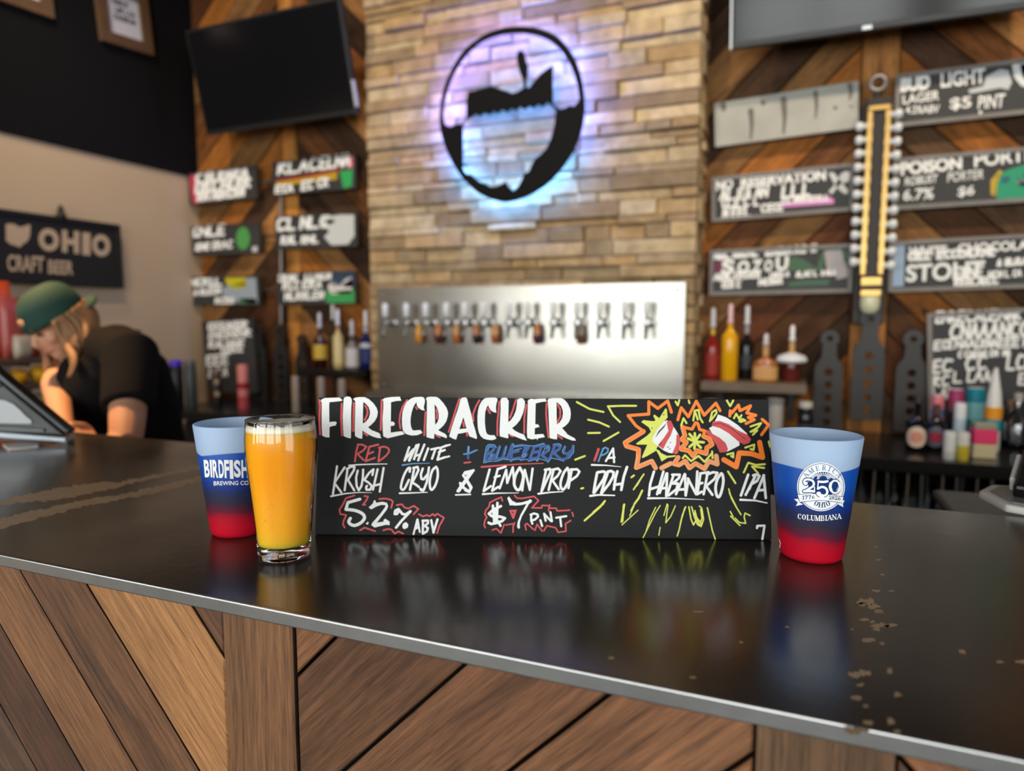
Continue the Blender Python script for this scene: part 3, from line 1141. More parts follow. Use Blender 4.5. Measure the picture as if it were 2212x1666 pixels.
strokes(wl, 6, 58, HW,
        [500, 720, 460, 930, 425, 1155], [510, 710, 640, 690, 690, 720, 640, 860, 440, 1150], [740, 690, 650, 950, 590, 1165], [730, 700, 800, 680, 860, 710, 850, 800, 760, 960, 600, 1160],
        [940, 690, 900, 830, 865, 1080], [1150, 595, 1080, 800, 1025, 1090], [870, 980, 1030, 960])
strokes(wl, 6, 40, HW, [350, 1222, 520, 1200, 880, 1212], taper=(1.2, 0.7))
strokes(wl, 7, 40, HW,
        [240, 140, 180, 340, 160, 520], [390, 140, 290, 500], [180, 420, 310, 380], [440, 170, 330, 480], [450, 170, 435, 530], [340, 410, 440, 400], [550, 200, 450, 510],
        [530, 190, 650, 190, 640, 240, 540, 330, 620, 330, 600, 420, 470, 520], [730, 180, 590, 500], [735, 185, 745, 520], [610, 430, 740, 420], [790, 260, 745, 520], [780, 250, 910, 500], [930, 140, 910, 500],
        [980, 170, 930, 500], [975, 170, 1110, 150], [950, 340, 1010, 320], [930, 500, 1000, 460], [1090, 180, 1030, 500],
        [1080, 190, 1180, 150, 1250, 160, 1200, 260, 1070, 370, 1170, 510])
strokes(wl, 7, 44, HW, [1310, 170, 1250, 260, 1220, 400, 1240, 520, 1280, 540, 1320, 440, 1345, 290, 1330, 190, 1310, 170], smooth=True)
strokes(wl, 7, 28, HW, [145, 565, 500, 562, 1040, 588], taper=(1.2, 0.25))
strokes(wl, 7, 42, HW, [1740, 190, 1625, 520], [1850, 220, 1700, 510], [1820, 200, 1880, 185, 1920, 210, 1880, 290, 1790, 340], [1990, 200, 1840, 560], [1985, 200, 2020, 560], [1890, 440, 2010, 430])
strokes(wl, 7, 34, HW, [1840, 220, 1760, 420])
strokes(wl, 7, 30, HW, [1615, 588, 1850, 600, 2040, 640], taper=(1.2, 0.6))
strokes(wl, 7, 36, HW, [1880, 1040, 1885, 1005, 2000, 1000], [2000, 1005, 1965, 1215])
# --- 5.2% ABV and $7 PINT
strokes(wl, 8, 54, HW, [490, 158, 270, 220, 235, 340])
strokes(wl, 8, 58, HW, [235, 345, 400, 365, 530, 420, 575, 500, 510, 590, 400, 640, 320, 620, 285, 570, 315, 510], smooth=True)
polys(wl, 8, HW, [770, 175, 790, 225, 900, 205, 985, 225, 1010, 285, 985, 350, 800, 590, 930, 570, 920, 545, 955, 515, 1035, 570, 1035, 635, 970, 628, 760, 680, 698, 635, 720, 590, 870, 420, 955, 300, 960, 268, 890, 262, 800, 290, 700, 345, 650, 310, 730, 235, 745, 185],
      [595, 605, 640, 570, 650, 605, 625, 630],
      [1270, 640, 1290, 600, 1335, 578, 1382, 620, 1370, 680, 1310, 710, 1275, 690])
strokes(wl, 8, 46, HW, [1200, 340, 1140, 370, 1130, 430, 1170, 430, 1210, 370], [1200, 340, 1270, 430, 1330, 440, 1420, 380], [1420, 380, 1250, 560, 1155, 680])
strokes(wl, 8, 34, HW, [1545, 530, 1475, 800], [1550, 530, 1590, 760], [1500, 700, 1560, 680], [1545, 560, 1520, 700], [1560, 580, 1575, 700])
strokes(wl, 8, 42, HW, [1650, 550, 1645, 790], [1640, 555, 1740, 550, 1740, 600, 1680, 650, 1740, 690, 1720, 750, 1650, 790], [1800, 545, 1845, 770], [1915, 530, 1840, 770])
strokes(wl, 9, 52, HW, [480, 310, 330, 380, 240, 460, 300, 510, 470, 520, 560, 550, 500, 610, 400, 630], [235, 640, 290, 665, 420, 640])
strokes(wl, 9, 50, HW, [320, 300, 350, 640], [410, 245, 400, 640], [380, 400, 380, 650], [440, 640, 470, 700])
polys(wl, 9, HW, [605, 150, 640, 115, 700, 200, 790, 245, 900, 235, 1030, 195, 1060, 170, 1098, 195, 1090, 230, 1040, 265, 970, 390, 900, 510, 860, 620, 855, 700, 862, 740, 830, 765, 800, 720, 815, 620, 870, 480, 990, 265, 880, 290, 760, 300, 690, 290, 660, 300, 640, 240])
strokes(wl, 9, 42, HW, [1085, 480, 1080, 570, 1105, 660], [1070, 480, 1140, 455, 1210, 475, 1220, 520, 1160, 575, 1080, 600], [1265, 590, 1300, 705], [1340, 460, 1370, 600], [1340, 465, 1480, 610], [1465, 430, 1495, 610], [1580, 540, 1780, 510], [1660, 550, 1680, 710])
build_split(wl, 'white_lettering', M_white, sign)
# --- red shading, words and zigzags
rl = MB()
strokes(rl, 1, 46, HR, [110, 160, 130, 300], [130, 280, 115, 500, 115, 700, 130, 980], [645, 250, 630, 600, 650, 1000], [935, 230, 925, 560, 915, 900], [1205, 290, 1255, 380, 1260, 490, 1195, 640], [1600, 160, 1590, 500, 1575, 870], [1185, 955, 1260, 1005])
strokes(rl, 2, 42, HR, [215, 160, 110, 320, 50, 500, 30, 680, 55, 840], [425, 330, 455, 375], [655, 450, 640, 700, 625, 1000], [915, 390, 935, 500, 925, 600], [1465, 130, 1390, 350, 1300, 640, 1210, 920], [1555, 690, 1575, 795], [1640, 930, 1650, 1015], [1940, 165, 1850, 330, 1790, 500, 1800, 660], [915, 1005, 1000, 1045])
strokes(rl, 3, 42, HR, [40, 370, 95, 475], [315, 200, 300, 400, 270, 700, 270, 1000], [715, 150, 640, 400, 570, 580], [965, 270, 915, 560, 910, 950], [1445, 240, 1435, 480, 1460, 780, 1490, 1050], [1710, 270, 1770, 380, 1770, 560, 1700, 700], [580, 1005, 640, 1030], [1715, 1010, 1815, 1080])
strokes(rl, 4, 34, HW, [625, 100, 590, 240, 570, 400], [620, 90, 700, 90, 780, 130, 720, 200, 615, 265, 730, 375], [835, 130, 765, 395], [835, 130, 1000, 90], [820, 260, 905, 225], [765, 395, 935, 335], [1030, 160, 1000, 400])
strokes(rl, 4, 34, HW, [1010, 150, 1100, 130, 1180, 160, 1190, 230, 1110, 320, 1000, 400], smooth=True)
strokes(rl, 5, 26, HW, [315, 370, 415, 358])
strokes(rl, 5, 22, HW, [590, 435, 900, 410, 1200, 390, 1575, 378], taper=(1.3, 0.6))
strokes(rl, 6, 52, HW, [530, 205, 490, 330, 445, 450])
strokes(rl, 8, 30, HW, [390, 90, 235, 140, 180, 250, 115, 350, 130, 430, 240, 450, 190, 560, 180, 620, 210, 680], [575, 100, 640, 110, 610, 180, 545, 260, 590, 262], [845, 155, 960, 145, 1060, 170, 1095, 200, 1065, 320], [1165, 268, 1260, 250, 1310, 310, 1380, 330, 1480, 280, 1565, 340, 1475, 435],
        [1575, 435, 1650, 475, 1720, 450, 1770, 470, 1830, 430, 1870, 465, 1910, 425, 2035, 500, 1950, 650, 1910, 780], [490, 730, 575, 680, 770, 745], [920, 730, 1000, 705, 1070, 715, 1130, 790, 1200, 750, 1285, 790])
strokes(rl, 9, 30, HW, [510, 205, 490, 130, 370, 180, 260, 240, 245, 320, 180, 390, 160, 470, 200, 530, 160, 600, 145, 690, 170, 740], [750, 95, 800, 150, 900, 155, 1140, 115, 1230, 200, 1095, 345],
        [1130, 345, 1290, 345, 1300, 295, 1440, 300, 1430, 400], [1450, 285, 1440, 350, 1580, 350, 1600, 405, 1850, 390], [1900, 435, 1920, 510], [1870, 595, 1765, 660, 1775, 810, 1620, 830, 1570, 740, 1395, 700, 1335, 800],
        [310, 785, 390, 755, 480, 845, 545, 675], [580, 685, 730, 660, 720, 830], [755, 640, 720, 720], [980, 780, 960, 680, 1000, 655, 1130, 775], [1160, 790, 1200, 670, 1300, 805])
polys(rl, 9, HW, [[640, 385, 800, 380, 740, 560, 710, 560], [695, 425, 735, 425, 717, 465]])
# firecracker halves: red stripes
polys(rl, 11, HX, [735, 370, 790, 360, 830, 440, 790, 560, 740, 640, 690, 740, 620, 690, 700, 590, 760, 500], [870, 540, 905, 560, 920, 640, 890, 790, 810, 800, 860, 680],
      [1330, 430, 1350, 375, 1440, 365, 1560, 410, 1680, 490, 1810, 550, 1858, 610, 1830, 660, 1760, 680, 1690, 640, 1560, 530, 1440, 460],
      [1250, 520, 1290, 480, 1350, 540, 1440, 590, 1520, 660, 1550, 740, 1530, 780, 1440, 785, 1400, 690, 1330, 590])
build_split(rl, 'red_lettering', M_red, sign)
wf = MB()
polys(wf, 11, HW, [740, 355, 700, 375, 620, 470, 560, 570, 550, 640, 620, 700, 700, 760, 770, 790, 870, 800, 915, 700, 900, 560, 860, 490, 800, 400],
      [1395, 335, 1420, 280, 1530, 320, 1680, 420, 1800, 530, 1840, 620, 1780, 670, 1700, 640, 1705, 690, 1560, 765, 1500, 780, 1400, 640, 1300, 460, 1340, 440])
build_split(wf, 'firecracker_drawing', M_white, sign)
bf = MB()
polys(bf, 11, HX, [735, 390, 700, 430, 630, 500, 580, 600, 640, 520, 705, 450])
strokes(bf, 11, 9, HX + 0.0001, [1345, 410, 1460, 400, 1600, 470, 1720, 560, 1780, 610], [780, 650, 790, 655], [745, 715, 765, 710], [770, 740, 785, 735], [670, 650, 640, 690], [540, 455, 545, 470], [690, 290, 705, 280])
build_split(bf, 'black_marking', M_paint_black, sign)
# --- blue words
bl = MB()
strokes(bl, 5, 44, HR, [700, 90, 650, 350], [700, 95, 800, 110, 780, 170, 700, 230], [700, 230, 790, 240, 770, 310, 650, 350], [880, 110, 810, 310, 900, 300], [980, 120, 930, 280, 1000, 310, 1080, 80], [1090, 80, 1060, 320, 1190, 290],
        [1100, 110, 1240, 90], [1090, 200, 1180, 180], [1300, 100, 1230, 300], [1260, 100, 1350, 110, 1300, 180, 1260, 200, 1310, 230, 1230, 310], [1430, 120, 1360, 310, 1480, 290], [1420, 120, 1580, 70], [1400, 210, 1480, 190],
        [1540, 110, 1480, 330], [1530, 110, 1660, 100, 1640, 180, 1550, 250, 1650, 320], [1760, 90, 1680, 300], [1740, 90, 1850, 90, 1830, 150, 1740, 210, 1850, 310, 1900, 320], [1920, 120, 1890, 200, 1950, 230, 2030, 170], [2050, 100, 2020, 220, 1940, 300, 1860, 320])
strokes(bl, 5, 34, HR, [310, 230, 400, 220, 500, 170], [375, 200, 380, 300])
build_split(bl, 'blue_lettering', M_blue, sign)
sl = MB()
strokes(sl, 5, 12, HW, [670, 110, 720, 75, 800, 85, 830, 130], [640, 250, 625, 370, 700, 350, 760, 345], [640, 250, 670, 110], [780, 345, 850, 340, 930, 310, 1040, 320, 1060, 350, 1080, 320, 1200, 310, 1210, 330, 1320, 310, 1340, 345, 1460, 310, 1470, 345, 1500, 300, 1640, 340, 1650, 365, 1700, 290, 1880, 330, 1900, 350],
        [1090, 60, 1110, 110, 1240, 85, 1350, 95, 1420, 100, 1585, 60, 1590, 75], [1120, 170, 1180, 150, 1230, 140], [690, 170, 710, 120, 760, 115], [830, 290, 890, 110], [960, 240, 990, 100], [1740, 70, 1830, 65, 1860, 100], [1900, 230, 1880, 170, 1920, 100], [2060, 90, 2060, 200, 1980, 300], [1640, 100, 1680, 130, 1660, 190], [700, 290, 760, 240, 740, 300, 700, 310], [1240, 260, 1280, 220, 1300, 260, 1250, 280], [1560, 220, 1600, 140, 1640, 130])
strokes(sl, 5, 34, HW, [385, 115, 380, 190])
strokes(sl, 6, 34, HW, [640, 190, 590, 300, 530, 470], [620, 200, 680, 170, 740, 200, 730, 270, 660, 320, 570, 350])
strokes(sl, 4, 24, HW, [1440, 468, 1640, 440, 1940, 432], taper=(1.2, 0.5))
strokes(sl, 5, 16, HW + .0001, [310, 235, 400, 215, 525, 165])
build_split(sl, 'light_blue_lettering', M_sky, sign)
# --- yellow-green sparks
yl = MB()
strokes(yl, 12, 18, HW, [330, 125, 450, 190, 580, 218], [435, 290, 540, 315, 630, 355], [435, 415, 545, 413], [580, 490, 720, 410], [620, 165, 750, 160, 885, 160], [625, 170, 670, 250, 735, 312], [315, 665, 405, 630], [370, 935, 390, 930], [840, 830, 865, 812], [1745, 775, 1815, 885])
strokes(yl, 6, 34, HW, [1515, 750, 1400, 920, 1290, 1085], [1470, 810, 1360, 1000])
strokes(yl, 10, 44, HW, [1480, 0, 1400, 170, 1310, 290], [670, 225, 560, 360, 230, 650], [640, 280, 420, 470], [1090, 300, 1030, 680], [1080, 320, 1050, 660])
strokes(yl, 10, 24, HW, [1310, 290, 1230, 440], [1310, 310, 1210, 545], [1040, 745, 1390, 425], [1770, 365, 1640, 640, 1560, 900, 1500, 1020], [1870, 325, 1770, 480, 1650, 720, 1500, 1020], [2020, 290, 1950, 540], [2040, 310, 1990, 700, 2100, 560, 2200, 330], [1870, 800, 1840, 970])
strokes(yl, 7, 22, HW, [745, 700, 690, 840, 640, 1070, 610, 1165], [730, 720, 660, 960], [795, 700, 830, 900, 870, 990, 900, 930], [840, 700, 880, 850, 930, 980, 990, 1015, 1030, 900, 1000, 720, 965, 690], [890, 760, 920, 870, 980, 950, 1005, 880, 985, 740], [1090, 715, 1130, 900, 1170, 1080, 1215, 1215], [1430, 415, 1470, 560, 1540, 690, 1625, 825], [1440, 480, 1560, 720],
        [1455, 775, 1500, 860], [1460, 850, 1530, 920, 1610, 1000], [1530, 880, 1600, 950, 1700, 965, 1675, 860, 1690, 800, 1770, 840])
strokes(yl, 7, 26, HW, [890, 800, 960, 990, 1010, 960])
# sparks around the burst
polys(yl, 11, HR, [400, 380, 430, 355, 560, 370, 590, 360, 560, 300, 575, 280, 640, 330, 720, 200, 740, 210, 750, 320, 700, 375, 620, 470, 560, 580, 550, 640, 620, 700, 600, 740, 640, 760, 660, 790, 740, 830, 860, 820, 855, 840, 750, 855, 670, 905, 640, 830, 600, 760, 480, 830, 415, 860, 410, 840, 480, 680, 335, 680, 340, 660, 480, 560, 530, 510, 500, 450])
strokes(yl, 11, 26, HW, [930, 425, 960, 330, 1000, 395], [1090, 360, 1110, 230, 1160, 220, 1180, 330, 1215, 385], [1120, 260, 1150, 350], [1310, 370, 1340, 250, 1390, 220, 1400, 260, 1330, 350], [855, 110, 885, 160, 905, 90], [1030, 95, 1040, 130], [1535, 95, 1580, 170, 1620, 95], [1630, 330, 1660, 270, 1700, 340, 1730, 290], [1700, 370, 1740, 340, 1780, 360, 1720, 380],
        [1850, 440, 1940, 410, 1990, 395, 1950, 450, 1850, 510, 1940, 490, 1880, 550], [1780, 720, 1900, 680, 1890, 750, 1850, 740], [1540, 810, 1620, 790, 1620, 850, 1590, 830], [1340, 770, 1345, 860], [950, 860, 980, 820, 1060, 900, 1160, 830, 1240, 910, 1340, 790], [1760, 1050, 1820, 920, 1920, 950, 2040, 940], [1880, 970, 2030, 990], [1870, 970, 1950, 1060], [2090, 640, 2110, 710])
strokes(yl, 11, 34, HW, [1040, 540, 1110, 620], [1110, 530, 1115, 640], [1180, 550, 1110, 640], [1230, 650, 1100, 640], [1020, 600, 1110, 640], [1040, 710, 1110, 650], [1105, 735, 1110, 640], [1190, 720, 1110, 640])
build_split(yl, 'yellow_lettering', M_yel, sign)
# --- orange bursts: bright core over a paler edge
EDGE = ([500, 110, 490, 280, 220, 290, 320, 430, 430, 500], [430, 510, 190, 660, 210, 700, 370, 740, 370, 830, 340, 990], [340, 980, 540, 900, 590, 990], [1630, 220, 1580, 230])
Z = MB()
strokes(Z, 11, 62, HR, [430, 505, 185, 655, 205, 700, 365, 745, 360, 850, 335, 985, 540, 900, 590, 990], [670, 990, 790, 930], [890, 850, 835, 935, 900, 950, 985, 900, 1040, 990, 1120, 930, 1240, 1000, 1300, 900, 1410, 940, 1395, 830], [950, 450, 980, 560, 940, 610, 1000, 650, 930, 740, 1030, 760, 1090, 830, 1140, 760, 1260, 800, 1270, 720, 1340, 680, 1300, 600, 1230, 570])
build_split(Z, 'pale_orange_marking', M_pea, sign)
ol = MB()
strokes(ol, 11, 40, HW, [800, 250, 750, 100, 620, 200, 500, 110, 500, 275, 225, 295, 330, 430, 435, 505, 190, 655, 215, 700, 360, 735, 365, 800],
        [885, 350, 930, 190, 1025, 310, 1130, 105, 1235, 290, 1390, 130, 1445, 230], [1575, 300, 1580, 230, 1600, 260, 1690, 155, 1710, 230, 1850, 165, 1800, 260, 1920, 290, 1820, 320, 1900, 350, 1790, 400],
        [2005, 345, 2090, 420, 1995, 550], [960, 450, 1075, 475, 1120, 390, 1150, 400, 1175, 480, 1250, 500], [960, 450, 985, 560, 940, 610, 1000, 650, 930, 740, 1040, 760, 1085, 820, 1135, 760, 1255, 790, 1260, 720, 1330, 680, 1300, 600, 1225, 560, 1240, 500])
strokes(ol, 11, 68, HW, [1495, 880, 1660, 975, 1700, 790, 1860, 800, 2010, 850, 1970, 650])
strokes(ol, 11, 14, HX, [370, 780, 370, 850, 340, 985, 540, 910, 580, 970], [890, 850, 840, 930, 985, 905, 1045, 985, 1125, 925, 1240, 995])
build_split(ol, 'orange_marking', M_ora, sign)
# ================================================================== cups and beer on the bar
M_cup = bpy.data.materials.new('dyed_silicone')
M_cup.use_nodes = True
nt = M_cup.node_tree
N, L = nt.nodes, nt.links
b = N['Principled BSDF']
CUPH = 0.1315
tc = N.new('ShaderNodeTexCoord')
sp = N.new('ShaderNodeSeparateXYZ')
L.new(tc.outputs['Object'], sp.inputs[0])


def mth(op, a, bb=None):
    x = N.new('ShaderNodeMath')
    x.operation = op
    for i, v in enumerate((a, bb)):
        if v is None:
            continue
        if isinstance(v, (int, float)):
            x.inputs[i].default_value = v
        else:
            L.new(v, x.inputs[i])
    return x.outputs[0]


ang = mth('ARCTAN2', sp.outputs['Y'], sp.outputs['X'])
wav = mth('MULTIPLY', mth('ABSOLUTE', mth('SINE', mth('MULTIPLY', mth('ADD', ang, 1.536), 1.5))), 0.035)
mp = N.new('ShaderNodeMapping')
mp.inputs['Scale'].default_value = (14, 14, 7)
L.new(tc.outputs['Object'], mp.inputs[0])
n1 = N.new('ShaderNodeTexNoise')
n1.inputs['Scale'].default_value = 1.6
n1.inputs['Detail'].default_value = 1
L.new(mp.outputs[0], n1.inputs['Vector'])
hz = mth('DIVIDE', sp.outputs['Z'], CUPH)
# dip-dyed bands: red foot, dark blend, blue belly, frosted clear top with a scalloped edge
r1 = N.new('ShaderNodeValToRGB')
el = r1.color_ramp.elements
el[0].position, el[0].color = 0.10, (0.60, 0.004, 0.022, 1)
el[1].position, el[1].color = 0.62, (0.004, 0.085, 0.46, 1)
for p, c in ((0.17, (0.50, 0.005, 0.022)), (0.235, (0.14, 0.012, 0.035)), (0.31, (0.035, 0.026, 0.05)), (0.40, (0.016, 0.028, 0.10)), (0.47, (0.006, 0.038, 0.26))):
    e = el.new(p)
    e.color = (*c, 1)
L.new(mth('ADD', hz, mth('MULTIPLY', mth('SUBTRACT', n1.outputs['Fac'], 0.5), 0.16)), r1.inputs[0])
edge = mth('SUBTRACT', hz, mth('ADD', wav, 0.74))
fac = N.new('ShaderNodeMapRange')
fac.inputs['From Min'].default_value = -0.003
fac.inputs['From Max'].default_value = 0.006
L.new(edge, fac.inputs['Value'])
mx = N.new('ShaderNodeMix')
mx.data_type = 'RGBA'
L.new(fac.outputs[0], mx.inputs['Factor'])
L.new(r1.outputs[0], mx.inputs['A'])
mx.inputs['B'].default_value = (0.60, 0.76, 0.96, 1)
L.new(mx.outputs['Result'], b.inputs['Base Color'])
b.inputs['Roughness'].default_value = 0.42
b.inputs['Specular IOR Level'].default_value = 0.35
tl = N.new('ShaderNodeBsdfTranslucent')
L.new(mx.outputs['Result'], tl.inputs['Color'])
ms = N.new('ShaderNodeMixShader')
mf = N.new('ShaderNodeMapRange')
mf.inputs['To Min'].default_value = 0.18
mf.inputs['To Max'].default_value = 0.45
L.new(fac.outputs[0], mf.inputs['Value'])
L.new(mf.outputs[0], ms.inputs[0])
L.new(b.outputs[0], ms.inputs[1])
L.new(tl.outputs[0], ms.inputs[2])
L.new(ms.outputs[0], N['Material Output'].inputs[0])

M_print = mat('white_screen_print', (0.86, 0.87, 0.88), 0.5)
M_printblue = mat('blue_gap_in_print', (0.006, 0.035, 0.16), 0.6, spec=0.15)
M_printgrey = mat('slate_gap_in_print', (0.02, 0.045, 0.12), 0.6, spec=0.15)
M_printsteel = mat('steel_blue_gap_in_print', (0.16, 0.27, 0.42), 0.45)
CR0, CR1 = 0.0316, 0.0458         # radius at the foot and at the rim


def silicone_cup(px, py, label, rz):
    c = onz(px, py, BAR)
    t = thing('silicone_cup', label, 'cup', (c.x, c.y, BAR), rz, 'dyed silicone cups on the bar')
    prof = [(0, 0.0006), (CR0 - 0.006, 0.0), (CR0 - 0.003, 0.0007), (CR0 - 0.0008, 0.0028), (CR0 + 0.0002, 0.006), (CR1 - 0.0002, CUPH - 0.0015), (CR1 - 0.0006, CUPH - 0.0004), (CR1 - 0.0015, CUPH),
            (CR1 - 0.0025, CUPH - 0.0004), (CR1 - 0.003, CUPH - 0.0015), (CR0 - 0.0025, 0.008), (0, 0.007)]
    MB().lathe(prof, 72).build('cup_body', M_cup, t, smooth=True)
    return t


def on_cone(t, r0, r1, h):
    """photo pixel -> point on the outside of a standing cone, in the cup's own frame"""
    bpy.context.view_layer.update()
    inv = t.matrix_world.inverted()
    base = t.matrix_world.translation

    def f(px, py, up):
        d = ray(px, py)
        o_ = CAM - base
        k = (r1 - r0) / h
        A = d.x ** 2 + d.y ** 2 - (k * d.z) ** 2
        B = 2 * (o_.x * d.x + o_.y * d.y - k * d.z * (r0 + k * o_.z))
        C = o_.x ** 2 + o_.y ** 2 - (r0 + k * o_.z) ** 2
        D = B * B - 4 * A * C
        if D < 0:
            s_ = -B / (2 * A)
        else:
            s_ = (-B - math.sqrt(D)) / (2 * A)
        p = o_ + d * s_
        n = Vector((p.x, p.y, 0)).normalized()
        return inv @ (base + p + n * (up + 0.0001))
    return f


cup_r = silicone_cup(1751, 1200, 'dyed silicone cup with a round white anniversary emblem, right of the black lettered sign', math.radians(14))
cup_l = silicone_cup(517, 1148, 'dyed silicone cup with white block lettering, behind the beer glass', math.radians(102.5))

# ---- printed serif letters drawn from thick and thin strokes (unit box, y up)
TK, TN = 0.21, 0.085


def serif(x, y, w=0.3):
    return ((x - w / 2, y), (x + w / 2, y), TN)


GL = {
    'A': [((0.12, 0.04), (0.43, 0.95), TN), ((0.45, 0.95), (0.80, 0.04), TK), ((0.22, 0.33), (0.64, 0.33), TN), serif(0.1, 0.04), serif(0.8, 0.04, 0.38)],
    'M': [((0.14, 0.04), (0.14, 0.96), TN), ((0.16, 0.93), (0.5, 0.08), TK), ((0.5, 0.08), (0.86, 0.95), TN), ((0.88, 0.05), (0.88, 0.95), TK), serif(0.14, 0.04), serif(0.88, 0.04, 0.36), serif(0.14, 0.96, 0.26), serif(0.9, 0.96, 0.3)],
    'E': [((0.24, 0.05), (0.24, 0.95), TK), ((0.1, 0.05), (0.76, 0.05), TN), ((0.1, 0.95), (0.74, 0.95), TN), ((0.24, 0.5), (0.58, 0.5), TN), ((0.74, 0.05), (0.76, 0.26), TN), ((0.72, 0.95), (0.74, 0.74), TN), ((0.58, 0.4), (0.58, 0.6), TN)],
    'R': [((0.22, 0.05), (0.22, 0.95), TK), ((0.1, 0.95), (0.5, 0.95), TN), ((0.22, 0.5), (0.5, 0.5), TN), ((0.5, 0.94), (0.62, 0.86), (0.66, 0.73), (0.62, 0.58), (0.5, 0.5), 0.16), ((0.45, 0.5), (0.78, 0.06), TK * 0.9), serif(0.22, 0.04, 0.38), serif(0.82, 0.04, 0.22)],
    'I': [((0.25, 0.05), (0.25, 0.95), TK), serif(0.25, 0.04, 0.44), serif(0.25, 0.96, 0.44)],
    'C': [((0.72, 0.72), (0.66, 0.9), (0.48, 0.96), (0.28, 0.86), (0.2, 0.66), (0.18, 0.5), (0.2, 0.34), (0.28, 0.14), (0.48, 0.04), (0.66, 0.1), (0.74, 0.26), TN), ((0.26, 0.8), (0.19, 0.5), (0.26, 0.2), TK), ((0.72, 0.68), (0.72, 0.96), TN)],
    'O': [((0.45, 0.96), (0.22, 0.84), (0.14, 0.5), (0.22, 0.16), (0.45, 0.04), (0.68, 0.16), (0.76, 0.5), (0.68, 0.84), (0.45, 0.96), TN), ((0.23, 0.78), (0.17, 0.5), (0.23, 0.22), TK), ((0.67, 0.78), (0.73, 0.5), (0.67, 0.22), TK)],
    'H': [((0.2, 0.05), (0.2, 0.95), TK), ((0.76, 0.05), (0.76, 0.95), TK), ((0.2, 0.5), (0.76, 0.5), TN)] + [serif(x, y, 0.38) for x in (0.2, 0.76) for y in (0.04, 0.96)],
    'L': [((0.24, 0.05), (0.24, 0.95), TK), ((0.1, 0.05), (0.74, 0.05), TN), ((0.73, 0.05), (0.75, 0.3), TN), serif(0.24, 0.96, 0.4)],
    'U': [((0.2, 0.95), (0.2, 0.35), (0.26, 0.15), (0.42, 0.06), TK), ((0.42, 0.05), (0.62, 0.1), (0.74, 0.3), (0.75, 0.95), TN), serif(0.2, 0.96, 0.4), serif(0.75, 0.96, 0.3)],
    'B': [((0.22, 0.05), (0.22, 0.95), TK), ((0.1, 0.05), (0.5, 0.05), TN), ((0.1, 0.95), (0.5, 0.95), TN), ((0.22, 0.52), (0.5, 0.52), TN), ((0.48, 0.94), (0.62, 0.86), (0.64, 0.74), (0.6, 0.6), (0.48, 0.52), 0.15), ((0.48, 0.52), (0.68, 0.42), (0.7, 0.28), (0.66, 0.14), (0.48, 0.06), 0.16)],
    'N': [((0.16, 0.05), (0.16, 0.95), TN), ((0.16, 0.94), (0.78, 0.06), TK), ((0.8, 0.06), (0.8, 0.95), TN), serif(0.16, 0.04, 0.3), serif(0.12, 0.96, 0.26), serif(0.8, 0.96, 0.3)],
    '1': [((0.3, 0.05), (0.3, 0.95), TK), ((0.12, 0.8), (0.3, 0.93), TN), serif(0.3, 0.04, 0.44)],
    '7': [((0.12, 0.9), (0.74, 0.9), TK * 0.8), ((0.72, 0.88), (0.46, 0.45), (0.36, 0.05), TK * 0.85), ((0.12, 0.9), (0.1, 0.68), TN)],
    '6': [((0.68, 0.9), (0.4, 0.8), (0.2, 0.5), (0.2, 0.25), (0.42, 0.05), (0.66, 0.22), (0.66, 0.42), (0.45, 0.55), (0.24, 0.42), TN), ((0.28, 0.6), (0.2, 0.35), (0.28, 0.15), TK), ((0.64, 0.45), (0.68, 0.3), (0.62, 0.16), TK * 0.8)],
    '2': [((0.16, 0.7), (0.2, 0.88), (0.42, 0.96), (0.64, 0.86), (0.66, 0.68), TN), ((0.62, 0.84), (0.66, 0.68), (0.56, 0.5), (0.2, 0.14), TK * 0.75), ((0.14, 0.1), (0.74, 0.1), TK * 0.9), ((0.76, 0.1), (0.78, 0.32), TN), ((0.18, 0.72), (0.2, 0.74), TK)],
    '0': [((0.42, 0.96), (0.2, 0.8), (0.14, 0.5), (0.2, 0.2), (0.42, 0.04), (0.64, 0.2), (0.7, 0.5), (0.64, 0.8), (0.42, 0.96), TN), ((0.22, 0.76), (0.17, 0.5), (0.22, 0.24), TK), ((0.62, 0.76), (0.67, 0.5), (0.62, 0.24), TK)],
}
GWD = {'I': 0.5, 'M': 1.02, 'N': 0.94, 'H': 0.96, '1': 0.6, 'E': 0.84, 'L': 0.82, 'O': 0.9, 'R': 0.92}


def glyph(mb, ch, place, scale, fn, h):
    """place(x, y) maps the unit box of the letter to surface coordinates"""
    for s_ in GL[ch]:
        pts, w = s_[:-1], s_[-1]
        if len(pts) > 2:
            pts = [tuple(p) for p in spline(pts, 4)]
        stroke(mb, [place(*p) for p in pts], w * scale, fn, h, nd=8)


def word(mb, txt, x0, x1, base, hgt, fn, h):
    """letters on a baseline base(x) between two photo columns"""
    tot = sum(GWD.get(c, 0.86) for c in txt)
    k = (x1 - x0) / tot
    x = x0
    for c in txt:
        w = GWD.get(c, 0.86)
        glyph(mb, c, lambda u, v, x=x, w=w: (x + u * k * 0.98, base(x + u * k) - v * hgt), hgt * 0.95, fn, h)
        x += w * k


